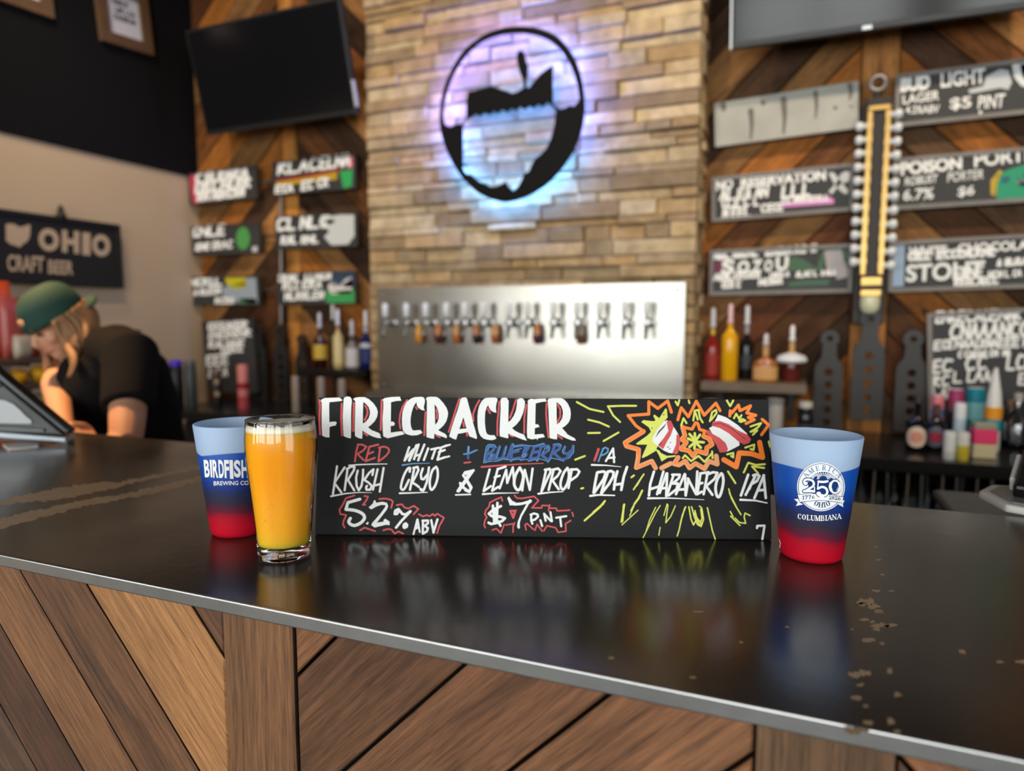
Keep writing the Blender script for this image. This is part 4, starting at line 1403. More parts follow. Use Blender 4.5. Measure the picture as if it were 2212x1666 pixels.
def arc(mb, txt, cx, cy, rx, ry, a0, a1, hgt, fn, h, inside=False, wk=1.0):
    n = len(txt)
    tot = sum(GWD.get(c, 0.86) + 0.10 for c in txt)
    s_ = 0
    for c in txt:
        w = GWD.get(c, 0.86) + 0.10
        a = a0 + (a1 - a0) * (s_ + w / 2) / tot
        s_ += w
        ux, uy = math.cos(a), -math.sin(a)
        tx, ty = (math.sin(a), math.cos(a)) if not inside else (-math.sin(a), -math.cos(a))
        gw = GWD.get(c, 0.86)

        def pl(u, v, ux=ux, uy=uy, tx=tx, ty=ty, gw=gw):
            k = hgt * wk
            if not inside:
                px_, py_ = cx + ux * rx, cy + uy * ry
                return (px_ + tx * (u - gw / 2) * k + ux * v * hgt, py_ + ty * (u - gw / 2) * k + uy * v * hgt)
            px_, py_ = cx + ux * rx, cy + uy * ry
            return (px_ + tx * (u - gw / 2) * k - ux * v * hgt, py_ + ty * (u - gw / 2) * k - uy * v * hgt)
        glyph(mb, c, pl, hgt * 0.95, fn, h)


# ---- the round emblem: crop at (1680, 980), scale 9.8
fc = on_cone(cup_r, CR0, CR1, CUPH)


def q6(x, y):
    return (1680 + x / 9.8, 980 + y / 9.8)


def ell(cx, cy, rx, ry, a0=0.0, a1=2 * PI, n=72):
    return [q6(cx + rx * math.cos(a0 + (a1 - a0) * i / n), cy - ry * math.sin(a0 + (a1 - a0) * i / n)) for i in range(n + (0 if abs(a1 - a0) > 6.2 else 1))]


def fan(mb, pts, c, h):
    """a star-shaped patch fanned in rings from its centre so it follows the curved wall"""
    m = 7
    b0 = len(mb.v)
    n = len(pts)
    c = Vector(c)
    mb.v.append(fc(c.x, c.y, h))
    for k in range(1, m + 1):
        for p in pts:
            q = c + (Vector(p) - c) * k / m
            mb.v.append(fc(q.x, q.y, h))
    for i in range(n):
        j = (i + 1) % n
        mb.face((b0, b0 + 1 + i, b0 + 1 + j))
        for k in range(m - 1):
            a = b0 + 1 + k * n
            mb.face((a + i, a + n + i, a + n + j, a + j))


EC = (915, 705)
em = MB()
fan(em, ell(*EC, 505, 515), q6(*EC), 0.00006)
em.build('emblem_disc', M_print, cup_r)
e2 = MB()
stroke(e2, ell(*EC, 478, 488) + [ell(*EC, 478, 488)[0]], 1.1, fc, 0.00012)
fan(e2, ell(960, 650, 315, 262), q6(960, 650), 0.00012)                                          # blue field behind the figures
e2.build('emblem_blue_field', M_printblue, cup_r)
e4 = MB()
arc(e4, 'AMERICA', 945, 690, 375, 335, math.radians(153), math.radians(27), 106, lambda u, v, h: fc(*q6(u, v), h), 0.00018, wk=0.98)
e4.build('emblem_top_lettering', M_printsteel, cup_r)
e5 = MB()
for i in range(15):                                                                               # rays of the rising sun
    a = math.radians(8 + i * 164 / 14)
    stroke(e5, [q6(960 + 85 * math.cos(a), 545 - 75 * math.sin(a)), q6(960 + 255 * math.cos(a), 545 - 140 * math.sin(a))], 2.2, fc, 0.00020, taper=(0.35, 1.0), nd=6)
e5.build('emblem_sun_rays', M_print, cup_r)
# figures 250: dark outline under white bodies
two = [[(560, 610), (580, 560), (650, 545), (730, 570), (765, 630), (745, 690), (680, 735), (600, 785)], [(560, 795), (700, 790), (770, 800)], [(775, 790), (780, 710)], [(570, 615), (590, 640), (610, 625)]]
five = [[(860, 590), (960, 600), (1050, 585)], [(862, 590), (848, 680), (845, 745)], [(850, 740), (930, 705), (1010, 730), (1045, 800), (1020, 870), (940, 895), (870, 880), (840, 840)], [(850, 830), (880, 830), (890, 845)]]
zero = [[(1208 + 100 * math.cos(2 * PI * i / 28), 702 - 132 * math.sin(2 * PI * i / 28)) for i in range(29)]]
dk, wt = MB(), MB()
for grp, w in ((two, (56, 62, 28, 70)), (five, (58, 30, 58, 60)), (zero, (50,))):
    for l, ww in zip(grp, w):
        p = [q6(*a) for a in (spline(l, 5) if len(l) > 2 else [Vector(a) for a in l])]
        stroke(dk, p, (ww * 0.84 + 34) / 9.8, fc, 0.00024)
        stroke(wt, p, ww * 0.84 / 9.8, fc, 0.00042)
for xs_ in ((1120, 1105, 1125), (1295, 1312, 1290)):
    l = spline([(xs_[0], 630), (xs_[1], 702), (xs_[2], 775)], 5)
    stroke(wt, [q6(*a) for a in l], 62 / 9.8, fc, 0.00042)
# ribbon with forked tails
rb = MB()
top_, bot_ = [], []
for i in range(25):
    u = i / 24
    x = 425 + (1385 - 425) * u
    top_.append(q6(x, 870 + 50 * u - 60 * math.sin(PI * u) * 0.75))
    bot_.append(q6(475 + (1350 - 475) * u, 1030 + 15 * u - 45 * math.sin(PI * u)))
b0 = len(rb.v)
for u_, (a, b_) in enumerate(zip(top_, bot_)):
    for k in range(3):
        p = Vector(a) + (Vector(b_) - Vector(a)) * k / 2
        rb.v.append(fc(p.x, p.y, 0.00034))
for i in range(24):
    for k in range(2):
        rb.face((b0 + i * 3 + k, b0 + i * 3 + k + 1, b0 + i * 3 + 4 + k, b0 + i * 3 + 3 + k))
for tail in ([(350, 965), (432, 955), (470, 1035), (545, 1075), (385, 1110), (430, 1035)], [(1410, 990), (1340, 990), (1290, 1050), (1270, 1075), (1385, 1135), (1370, 1065)]):
    rb.prism([[q6(*p) for p in tail]], fc, 0.00030, 0.00030)
rb.build('emblem_ribbon', M_print, cup_r)
rl2 = [q6(*p) for p in ()]
ln = MB()
stroke(ln, top_, 0.9, fc, 0.00038, nd=6)
stroke(ln, bot_, 1.1, fc, 0.00038, nd=6)
for k_, x0, x1, y0, txt in ((0, 520, 790, 965, '1776'), (1, 1070, 1325, 975, '2026')):
    word(ln, txt, x0 + (6 if k_ else 0), x1, (lambda x, y0=y0, s_=k_: y0 - (x - 650) * 0.07 if not s_ else y0 - 8 + (x - 1070) * 0.09), 84, lambda u, v, h: fc(*q6(u, v), h), 0.00040)
arc(ln, 'OHIO', 940, 770, 345, 372, math.radians(236), math.radians(304), 108, lambda u, v, h: fc(*q6(u, v), h), 0.00018, inside=True, wk=1.02)
ln.build('emblem_lettering', M_printgrey, cup_r)
dk.build('emblem_number_outline', M_printblue, cup_r)
wt.build('emblem_number', M_print, cup_r)
cw = MB()
word(cw, 'COLUMBIANA', 415, 1340, lambda x: 1378 + 46 * math.sin(PI * min(max((x - 415) / 925, 0), 1)), 112, lambda u, v, h: fc(*q6(u, v), h), 0.0001)
cw.build('town_lettering', M_print, cup_r)
sm_ = MB()
stroke(sm_, [(1683, 1165), (1686, 1172), (1685, 1184)], 1.2, fc, 0.0001)
stroke(sm_, [(1684, 1170), (1687, 1174), (1684, 1180)], 1.0, fc, 0.0001)
sm_.build('small_mark', M_print, cup_r)

# ---- block lettering on the left cup: crop at (410, 870), scale 4.503
fl = on_cone(cup_l, CR0, CR1, CUPH)


def q4(x, y):
    return (410 + x / 4.503, 870 + y / 4.503)


lt = MB()


def glo(x):                      # slanted head line and baseline of the word
    return (556 + (x - 135) * 0.006, 726 + (x - 160) * 0.028)


for ch, a, b_, dy in (('B', 136, 190, 0), ('I', 194, 214, 0), ('R', 219, 272, 3), ('D', 277, 328, 3), ('F', 333, 380, 3), ('I', 386, 418, 8), ('S', 426, 490, -6), ('H', 500, 566, -4)):
    if ch == 'B' and a > 500:
        continue
    quad = [q4(a, glo(a)[0]), q4(b_, glo(b_)[0]), q4(b_ + 8, glo(b_)[1] + dy), q4(a + 14 * (1 - (a - 138) / 460), glo(a)[1] + dy)]
    text_on(lt, ch, quad, fl, 0.0002, bold=0.035)
text_on(lt, 'BREWING CO', [q4(234, 764), q4(572, 760), q4(572, 800), q4(234, 806)], fl, 0.0002, bold=0.012)
lt.prism([[q4(545, 482), q4(585, 470), q4(600, 492), q4(575, 490)]], fl, 0.0002, 0.0002)
lt.build('block_lettering', M_print, cup_l)

# ---- the glass of hazy orange beer
gc = onz(615, 1199.5, BAR)
gl = thing('beer_glass', 'curved pint glass full of hazy orange beer with a thin white head', 'glass of beer', (gc.x, gc.y, BAR))
M_gl = clear_glass('clear_pint_glass', (0.985, 0.99, 0.985), 0.015, 1.5)
M_base = mat('thick_glass_base', (0.97, 0.98, 0.97), 0.0, trans=1.0, ior=1.5)
M_beer = bpy.data.materials.new('hazy_beer')
M_beer.use_nodes = True
nt = M_beer.node_tree
b = nt.nodes['Principled BSDF']
tcb = nt.nodes.new('ShaderNodeTexCoord')
spb = nt.nodes.new('ShaderNodeSeparateXYZ')
nt.links.new(tcb.outputs['Object'], spb.inputs[0])
mr = nt.nodes.new('ShaderNodeMapRange')
mr.inputs['From Min'].default_value, mr.inputs['From Max'].default_value = 0.01, 0.09
nt.links.new(spb.outputs['Z'], mr.inputs['Value'])
mxb = nt.nodes.new('ShaderNodeMix')
mxb.data_type = 'RGBA'
mxb.inputs['A'].default_value = (0.92, 0.52, 0.035, 1)     # settled yeast lies paler at the bottom
mxb.inputs['B'].default_value = (0.94, 0.42, 0.008, 1)
nt.links.new(mr.outputs[0], mxb.inputs['Factor'])
nt.links.new(mxb.outputs['Result'], b.inputs['Base Color'])
b.inputs['Roughness'].default_value = 0.25
b.inputs['Subsurface Weight'].default_value = 0.75
b.inputs['Subsurface Radius'].default_value = (1.0, 0.35, 0.04)
b.inputs['Subsurface Scale'].default_value = 0.03
M_foam = mat('beer_foam', (0.90, 0.80, 0.64), 0.7, sss=0.4, bump=0.3, bs=260)
GH = 0.1475
outer = [(0.0262, 0.0015), (0.0272, 0.004), (0.0276, 0.012), (0.0292, 0.035), (0.0322, 0.068), (0.0352, 0.098), (0.0366, 0.118), (0.0364, 0.130), (0.0354, 0.140), (0.0347, GH - 0.001), (0.0342, GH)]
inner = [(r - 0.0016, z) for r, z in outer if z > 0.018]
wall = [p for p in outer if p[1] >= 0.012]
MB().lathe(wall + [(0.0336, GH - 0.0005)] + [(r - 0.0014, z) for r, z in wall[::-1] if z > 0.136] + [], 72).build('glass_wall', M_gl, gl, smooth='all')
MB().lathe([(0, 0.002), (0.018, 0.0016), (0.0235, 0.0), (0.0258, 0.0006), (0.0268, 0.002), (0.0272, 0.004), (0.02755, 0.0118), (0.0274, 0.0135), (0.0255, 0.0150), (0.018, 0.0165), (0, 0.0172)], 72).build('glass_base', M_base, gl, smooth=True)
rim = MB()
tor = [(0.03425 + 0.0009 * math.cos(2 * PI * i / 10), GH - 0.0004 + 0.0009 * math.sin(2 * PI * i / 10)) for i in range(11)]
rim.lathe(tor, 72)
rim.build('glass_rim', M_base, gl, smooth='all')
lv = 0.1355
beer = [(0, 0.0182), (0.019, 0.0178), (0.0255, 0.0165), (0.0266, 0.0155)]
for i in range(25):
    z = 0.017 + (lv - 0.017) * i / 24
    for (r0, z0), (r1, z1) in zip(outer, outer[1:]):
        if z0 <= z <= z1:
            beer.append((r0 + (r1 - r0) * (z - z0) / (z1 - z0) - 0.0013, z))
            break
beer.append((0, lv))
MB().lathe(beer, 72).build('beer', M_beer, gl, smooth=True)
rf = beer[-2][0]
fo = MB()
fo.lathe([(0, lv + 0.0003), (rf, lv + 0.0002), (rf - 0.0001, lv + 0.003), (rf - 0.0009, lv + 0.0075), (rf - 0.004, lv + 0.0068), (rf * 0.6, lv + 0.0072), (0, lv + 0.0066)], 72)
for v in fo.v:
    if v.z > lv + 0.005:
        v.z += 0.0009 * noise.noise(Vector((v.x * 160, v.y * 160, 0)))
fo.build('foam', M_foam, gl, smooth='all')
M_drop = mat('water_droplet', (1, 1, 1), 0.0, trans=1.0, ior=1.33)
fg = None
for px, py, s_ in ((612, 978, 1.0), (572, 1126, 1.0), (588, 1092, 0.8), (578, 1100, 0.6), (586, 1138, 0.5), (625, 1040, 0.5)):
    d = ray(px, py)
    best = None
    for i in range(400):
        s2 = 0.60 + i * 0.0004
        p = CAM + d * s2 - Vector((gc.x, gc.y, BAR))
        rr = math.hypot(p.x, p.y)
        for (r0, z0), (r1, z1) in zip(outer, outer[1:]):
            if z0 <= p.z <= z1 and rr <= r0 + (r1 - r0) * (p.z - z0) / (z1 - z0):
                best = p
                break
        if best is not None:
            break
    if best is not None:
        MB().ball(best, (0.0007 * s_, 0.0007 * s_, 0.0015 * s_), 10, 8).build('droplet', M_drop, gl, smooth='all')
# ================================================================== things on the back wall
M_chalk = mat('chalkboard_black', (0.033, 0.033, 0.034), 0.6, var=0.15, vs=8)
M_signframe = mat('weathered_grey_frame', (0.20, 0.185, 0.17), 0.6, var=0.3, vs=20)
M_darkframe = mat('dark_steel_frame', (0.05, 0.046, 0.043), 0.5)
M_chalkwhite = mat('white_chalk_ink', (0.87, 0.87, 0.85), 0.7)
M_greyink = mat('grey_chalk_ink', (0.42, 0.42, 0.42), 0.7)
M_rod = mat('grey_steel_rod', (0.22, 0.20, 0.19), 0.4, 0.8)
INK = {}


def ink(c):
    if c not in INK:
        INK[c] = mat('ink_%d_%d_%d' % c, c, 0.65)
    return INK[c]


def panel(name, label, cat, quad, y, group=None, to=None):
    """a flat rectangular thing facing the room on the plane Y = y, fitted to four photo corners; returns thing, width, height, px map"""
    P = [(to or ony)(q[0], q[1], y) for q in quad]
    tl, tr, br, bl = P
    c = (tl + tr + br + bl) / 4
    u = ((tr - tl) + (br - bl)).normalized()
    n = Vector((0, -1, 0)) if to is None else Vector((1, 0, 0))
    v = n.cross(u)
    w = ((tr - tl).length + (br - bl).length) / 2
    h = ((tl - bl).length + (tr - br).length) / 2
    t = thing(name, label, cat, group=group, mat=Matrix.Translation(c) @ Matrix((u, v, n)).transposed().to_4x4())

    def f(px, py, hh):
        p = (to or ony)(px, py, y) - c
        return Vector((p.dot(u), p.dot(v), hh))
    return t, w, h, f


def scrawl(mb, f, a, b, hgt, w=3.2, dens=1.0, h=0.0015):
    """illegible hand lettering along the line a-b (photo pixels), letters hgt tall"""
    a, b = Vector(a), Vector(b)
    d = b - a
    L_ = d.length
    x = 0.0
    dn = d.normalized()
    while x < L_ - hgt * 0.3:
        lw = hgt * random.uniform(0.45, 0.75)
        if random.random() < 0.12:
            x += hgt * 0.4
            continue
        o_ = a + dn * x
        sl = hgt * 0.12

        def q(u, v):
            return o_ + dn * (u * lw + sl * v) + Vector((0, -v * hgt))
        k = random.randrange(6)
        st_ = {0: [[(0, 0), (0, 1)], [(0, 1), (0.9, 0.8), (0, 0.5), (1, 0)]], 1: [[(1, 0.9), (0.3, 1), (0, 0.5), (0.3, 0), (1, 0.1)]], 2: [[(0, 0), (0.5, 1), (1, 0)], [(0.2, 0.4), (0.8, 0.4)]],
               3: [[(0, 1), (0, 0), (1, 0)]], 4: [[(0, 0), (0, 1), (1, 0), (1, 1)]], 5: [[(1, 1), (0, 1), (0, 0), (1, 0)], [(0, 0.5), (0.8, 0.5)]]}[k]
        for s_ in st_:
            stroke(mb, [tuple(q(*p)) for p in s_], w, f, h, nd=6)
        x += lw * 1.35 / dens


def tap_sign(label, quad, y, lines, art=(), framed=False, text=(), group=None, name='tap_sign', board=None):
    t, w, h, f = panel(name, label, 'sign', quad, y, group)
    MB().box2((-w / 2, -h / 2, -0.014), (w / 2, h / 2, 0)).build('board', board or M_chalk, t, bevel=0.001)
    fr = MB()
    e = 0.014 if framed else 0.005
    for a, b_ in (((-w / 2 - 0.001, h / 2 - e, -0.016), (w / 2 + 0.001, h / 2 + 0.001, 0.006)), ((-w / 2 - 0.001, -h / 2 - 0.001, -0.016), (w / 2 + 0.001, -h / 2 + e, 0.006)),
                  ((-w / 2 - 0.001, -h / 2 + e, -0.016), (-w / 2 + e, h / 2 - e, 0.006)), ((w / 2 - e, -h / 2 + e, -0.016), (w / 2 + 0.001, h / 2 - e, 0.006))):
        fr.box2(a, b_)
    fr.build('sign_frame', M_signframe if framed else M_darkframe, t)
    for c, pts in art:
        m = MB()
        m.prism([[(f(*p, 0).x, f(*p, 0).y) for p in pts]], lambda u, v, hh: Vector((u, v, hh)), 0.0006, 0.0006)
        m.build('painted_motif', ink(c), t)
    m = MB()
    for a, b_, hh, ww in lines:
        scrawl(m, f, a, b_, hh, ww)
    for tx, q, bo in text:
        text_on(m, tx, q, f, 0.0017, bo)
    if m.v:
        build_split(m, 'white_lettering', M_chalkwhite, t)
    return t


YS = 2.82
tap_sign('small tap board with a red strip at its left end, left of the pier', [(405, 377), (550, 359), (559, 428), (415, 442)], YS,
         [((424, 396), (532, 383), 20, 7.5), ((424, 417), (546, 402), 19, 7.5), ((428, 434), (524, 423), 15, 6)],
         [((190, 60, 85), [(407, 379), (422, 377), (430, 440), (417, 441)])])
tap_sign('small tap board with a green oval drawing, left of the stone pier', [(413, 490), (561, 482), (563, 545), (420, 553)], YS,
         [((418, 512), (494, 506), 21, 6), ((424, 541), (456, 538), 13, 4.5), ((460, 538), (502, 535), 15, 4)],
         [((75, 150, 75), [(525 + 15 * math.cos(a * 0.5), 515 + 25 * math.sin(a * 0.5)) for a in range(0, 13)][::-1]), ((200, 200, 205), [(545, 533), (556, 532), (556, 544), (545, 545)])])
tap_sign('small tap board with a yellow patch and pale blue end, left of the pier', [(408, 599), (559, 596), (563, 659), (416, 659)], YS,
         [((412, 618), (446, 616), 15, 5), ((455, 617), (482, 615), 16, 5.5), ((420, 638), (475, 634), 12, 4), ((466, 656), (505, 655), 12, 4)],
         [((150, 160, 172), [(480, 622), (535, 600), (553, 600), (557, 655), (515, 655), (482, 640)]), ((195, 185, 25), [(486, 598), (532, 597), (532, 622), (505, 625), (488, 612)]), ((45, 115, 65), [(512, 655), (520, 644), (552, 645), (556, 656)])])
tap_sign('small tap board with a yellow band and a green glass, left of the pier', [(588, 352), (766, 334), (772, 406), (595, 422)], YS,
         [((592, 378), (760, 356), 24, 6), ((596, 418), (634, 414), 16, 5), ((652, 411), (706, 402), 18, 5)],
         [((190, 150, 25), [(595, 394), (660, 384), (728, 371), (728, 388), (660, 395), (597, 402)]), ((150, 35, 35), [(595, 388), (735, 364), (735, 371), (596, 393)]), ((45, 165, 85), [(734, 370), (762, 366), (760, 402), (742, 408)]), ((225, 110, 130), [(748, 338), (762, 337), (762, 362), (750, 363)])])
tap_sign('small tap board with a large white swirl at its right end, beside the pier', [(594, 469), (773, 458), (773, 532), (600, 538)], YS,
         [((598, 498), (700, 490), 25, 7), ((602, 528), (644, 525), 16, 5), ((652, 526), (694, 523), 15, 5)],
         [((205, 207, 205), [(700, 470), (735, 463), (765, 464), (766, 510), (752, 528), (716, 530), (700, 512), (712, 500), (698, 488)]), ((30, 30, 30), [(704, 478), (714, 473), (726, 478), (716, 483), (708, 490)])])
tap_sign('small tap board with a white shape on green and navy, beside the pier', [(596, 592), (768, 585), (770, 657), (606, 657)], YS,
         [((600, 608), (640, 606), 14, 5), ((654, 606), (716, 602), 14, 5), ((612, 626), (690, 622), 15, 4.5), ((616, 648), (700, 645), 15, 4.5)],
         [((40, 65, 90), [(716, 590), (765, 587), (765, 620), (715, 622)]), ((60, 155, 85), [(700, 630), (766, 626), (768, 655), (706, 656)]), ((228, 222, 220), [(712, 612), (722, 606), (732, 618), (745, 604), (758, 598), (762, 612), (758, 634), (716, 636), (708, 622)])])
rd = thing('sign_rail', 'thin grey upright rod with cross arms holding the six small tap boards', 'rail', ony(607, 560, 2.85))
r = MB()
r.tube([ony(607, 385, 2.85), ony(607, 700, 2.85)], 0.009, 10)
r.build('upright_rod', M_rod, rd, world=True)
for y_ in (392, 510, 625):
    MB().tube([ony(540, y_ + 4, 2.852), ony(625, y_ - 4, 2.852)], 0.006, 8).build('cross_arm', M_rod, rd, world=True)

YR = 2.83
M_pale = mat('weathered_pale_board', (0.40, 0.40, 0.36), 0.75, var=0.25, vs=9)
t, w, h, f = panel('blank_board', 'blank pale weathered board with dark knots right of the pier', 'board', [(1542, 222), (1855, 175), (1856, 275), (1545, 319)], YR)
MB().box2((-w / 2, -h / 2, -0.018), (w / 2, h / 2, 0)).build('plank', M_pale, t, bevel=0.002)
kn = MB()
for x, y0, y1, w_ in ((1622, 240, 300, 11), (1693, 215, 288, 12), (1762, 200, 255, 9), (1836, 185, 215, 10), (1648, 222, 226, 9), (1804, 233, 236, 7), (1838, 230, 232, 5), (1562, 228, 240, 12)):
    stroke(kn, [(x, y0), (x + 2, (y0 + y1) / 2), (x, y1)], w_, f, 0.0006, taper=(1.2, 0.4))
kn.build('dark_knot', mat('grey_knot', (0.15, 0.135, 0.12), 0.8, var=0.3, vs=20), t)
pk = (222, 140, 205)
tap_sign('grey framed tap board with crossed paddles and a pink word', [(1539, 384), (1843, 353), (1845, 455), (1537, 480)], YR,
         [((1556, 432), (1660, 424), 20, 5.5), ((1560, 448), (1640, 443), 18, 5), ((1690, 428), (1752, 421), 24, 7), ((1690, 440), (1795, 432), 11, 4), ((1562, 470), (1618, 466), 18, 5), ((1644, 458), (1696, 454), 15, 4.5)],
         [(pk, [(1685, 438), (1790, 424), (1802, 432), (1800, 440), (1690, 448)]), ((205, 206, 205), [(1789, 374), (1800, 372), (1815, 390), (1832, 412), (1828, 420), (1818, 415), (1803, 398)]), ((205, 206, 206), [(1826, 370), (1837, 372), (1833, 392), (1815, 398), (1796, 420), (1790, 414), (1808, 394), (1816, 376)])], True,
         [('NO', [(1546, 389), (1584, 385), (1583, 409), (1547, 413)], 0.05), ('RESERVATION', [(1600, 383), (1784, 365), (1784, 390), (1600, 407)], 0.05)])
tap_sign('grey framed tap board with green leaves and a dark pink corner', [(1534, 541), (1842, 527), (1840, 631.5), (1532.5, 638.7)], YR,
         [((1542, 560), (1640, 552), 14, 6), ((1655, 552), (1762, 543), 14, 6), ((1542, 606), (1640, 598), 13, 5), ((1560, 622), (1604, 620), 13, 5), ((1640, 616), (1692, 612), 12, 5), ((1664, 600), (1710, 596), 10, 4), ((1720, 598), (1765, 595), 10, 4), ((1775, 595), (1808, 593), 9, 4)],
         [((110, 45, 75), [(1541, 568), (1562, 562), (1572, 558), (1566, 588), (1542, 592)]), ((70, 100, 75), [(1702, 560), (1718, 554), (1740, 562), (1764, 580), (1776, 544), (1782, 545), (1778, 585), (1745, 586), (1704, 586)]),
          ((165, 160, 162), [(1780, 542), (1816, 538), (1828, 565), (1834, 598), (1808, 604), (1800, 585), (1786, 584)]), ((70, 100, 80), [(1702, 612), (1730, 604), (1792, 604), (1790, 616), (1704, 620)]), ((70, 100, 80), [(1818, 540), (1832, 538), (1834, 570), (1824, 565)])], True,
         [('S', [(1560, 562), (1588, 560), (1586, 592), (1558, 594)], 0.05), ('O', [(1594, 564), (1620, 562), (1618, 590), (1592, 592)], 0.06), ('Z', [(1626, 562), (1648, 560), (1644, 590), (1622, 592)], 0.05), ('O', [(1652, 562), (1670, 560), (1668, 586), (1650, 588)], 0.05), ('U', [(1676, 556), (1704, 553), (1702, 584), (1676, 586)], 0.05)])
tap_sign('grey framed tap board reading LIGHT with a blue round badge', [(1934, 163.5), (2275, 119), (2275, 240), (1934, 275)], YR,
         [((2112, 250), (2118, 249), 8, 3)], [((215, 218, 220), [(2186, 138), (2268, 126), (2268, 170), (2232, 192), (2206, 186), (2190, 166)]), ((60, 120, 185), [(2203, 140), (2240, 134), (2250, 158), (2226, 178), (2208, 166)]),
                                               ((190, 196, 200), [(2130, 165), (2160, 150), (2178, 152), (2186, 178), (2178, 194), (2160, 190), (2110, 200), (2094, 202), (2092, 194), (2124, 186)])], True,
         [('BUD', [(1944, 169), (2010, 160), (2008, 194), (1944, 200)], 0.06), ('LIGHT', [(2032, 157), (2128, 146), (2128, 180), (2032, 190)], 0.03), ('LAGER', [(1950, 206), (2030, 195), (2028, 216), (1950, 226)], 0.02), ('4.2%ABV', [(1956, 230), (2030, 226), (2028, 244), (1956, 246)], 0.02), ('$5', [(2052, 212), (2098, 208), (2098, 236), (2052, 240)], 0.02), ('PINT', [(2114, 208), (2172, 202), (2168, 232), (2112, 236)], 0.02)])
tap_sign('grey framed tap board with a green and pink shape at its right end', [(1928, 344), (2270, 313), (2270, 433), (1928, 454)], YR,
         [((1990, 448), (1996, 447), 6, 3)],
         [((40, 150, 110), [(2150, 380), (2180, 366), (2212, 356), (2265, 350), (2265, 425), (2155, 430), (2144, 415)]), ((200, 165, 55), [(2140, 420), (2140, 390), (2158, 368), (2166, 370), (2154, 395), (2152, 425)]), ((200, 165, 200), [(2196, 390), (2215, 376), (2240, 380), (2240, 402), (2200, 402)]), ((60, 110, 135), [(2162, 384), (2182, 382), (2178, 395), (2164, 397)])], True,
         [('POISON', [(1944, 350), (2078, 338), (2078, 366), (1946, 380)], 0.05), ('ROBUST', [(1956, 384), (2026, 376), (2024, 394), (1954, 402)], 0.02), ('6.7%', [(1952, 410), (2018, 404), (2016, 430), (1950, 434)], 0.02), ('$6', [(2070, 404), (2106, 400), (2104, 424), (2068, 428)], 0.02), ('PORTER', [(2104, 331), (2262, 315), (2262, 344), (2104, 362)], 0.03), ('PORTER', [(2048, 373), (2126, 366), (2124, 386), (2046, 394)], 0.01)])
tap_sign('grey framed tap board with a pale blue strip at its left end', [(1922.6, 522), (2265, 504), (2265, 620), (1917, 632)], YR,
         [((1962, 562), (2150, 552), 16, 6), ((2155, 574), (2262, 566), 12, 6), ((2060, 602), (2120, 598), 22, 6), ((2135, 600), (2210, 596), 13, 4), ((2062, 618), (2160, 612), 14, 5)],
         [((150, 172, 198), [(1926, 529), (1955, 527), (1952, 618), (1924, 620)])], True,
         [('WHITE', [(1962, 534), (2046, 530), (2046, 550), (1962, 555)], 0.04), ('CHOCOLATE', [(2068, 527), (2255, 517), (2255, 538), (2068, 549)], 0.04), ('STOUT', [(1958, 572), (2128, 562), (2126, 602), (1956, 610)], 0.03)])
tap_sign('tall framed menu board crowded with white lettering, behind the bottles at the right end', [(2011.6, 672), (2330, 664), (2330, 935), (1998, 945)], 2.80,
         [((2022, 697), (2200, 690), 22, 6), ((2052, 732), (2320, 722), 30, 7), ((2018, 756), (2060, 752), 18, 5), ((2064, 752), (2320, 746), 17, 5), ((2070, 772), (2180, 768), 12, 4.5), ((2016, 806), (2060, 802), 26, 6), ((2085, 800), (2130, 797), 28, 6), ((2175, 798), (2320, 794), 30, 6), ((2016, 836), (2056, 832), 22, 5), ((2060, 826), (2150, 822), 22, 5), ((2014, 862), (2060, 858), 20, 5), ((2230, 690), (2320, 686), 22, 6), ((2200, 830), (2320, 826), 22, 5)],
         [], True, [], name='menu_board')
tap_sign('dim narrow menu board on the wall below the six small tap boards', [(444, 694), (552, 690), (550, 845), (443, 849)], 2.80,
         [((450, 712), (482, 710), 14, 5), ((488, 711), (540, 708), 15, 5.5), ((452, 732), (540, 726), 14, 4), ((452, 752), (530, 748), 14, 4.5), ((480, 762), (534, 758), 12, 4.5), ((446, 790), (490, 786), 20, 5), ((452, 815), (490, 812), 18, 4)], [], False, [], name='menu_board')

# ------------------------------------------------------------------ the tall brass column between the boards
M_brass = mat('aged_brass', (0.62, 0.40, 0.13), 0.38, 0.75, var=0.15, vs=30)
M_knob = mat('white_porcelain_knob', (0.72, 0.74, 0.72), 0.25)
M_iron = mat('dark_iron', (0.035, 0.03, 0.027), 0.5, 0.5)
YK = 2.78
kc = ony(1890, 420, YK)
bc = thing('brass_knob_column', 'tall dark column with two brass strips lined with white knobs, between the right tap boards', 'wall fitting', (kc.x, YK, kc.z))


def kx(px, py):
    return ony(px, py, YK)


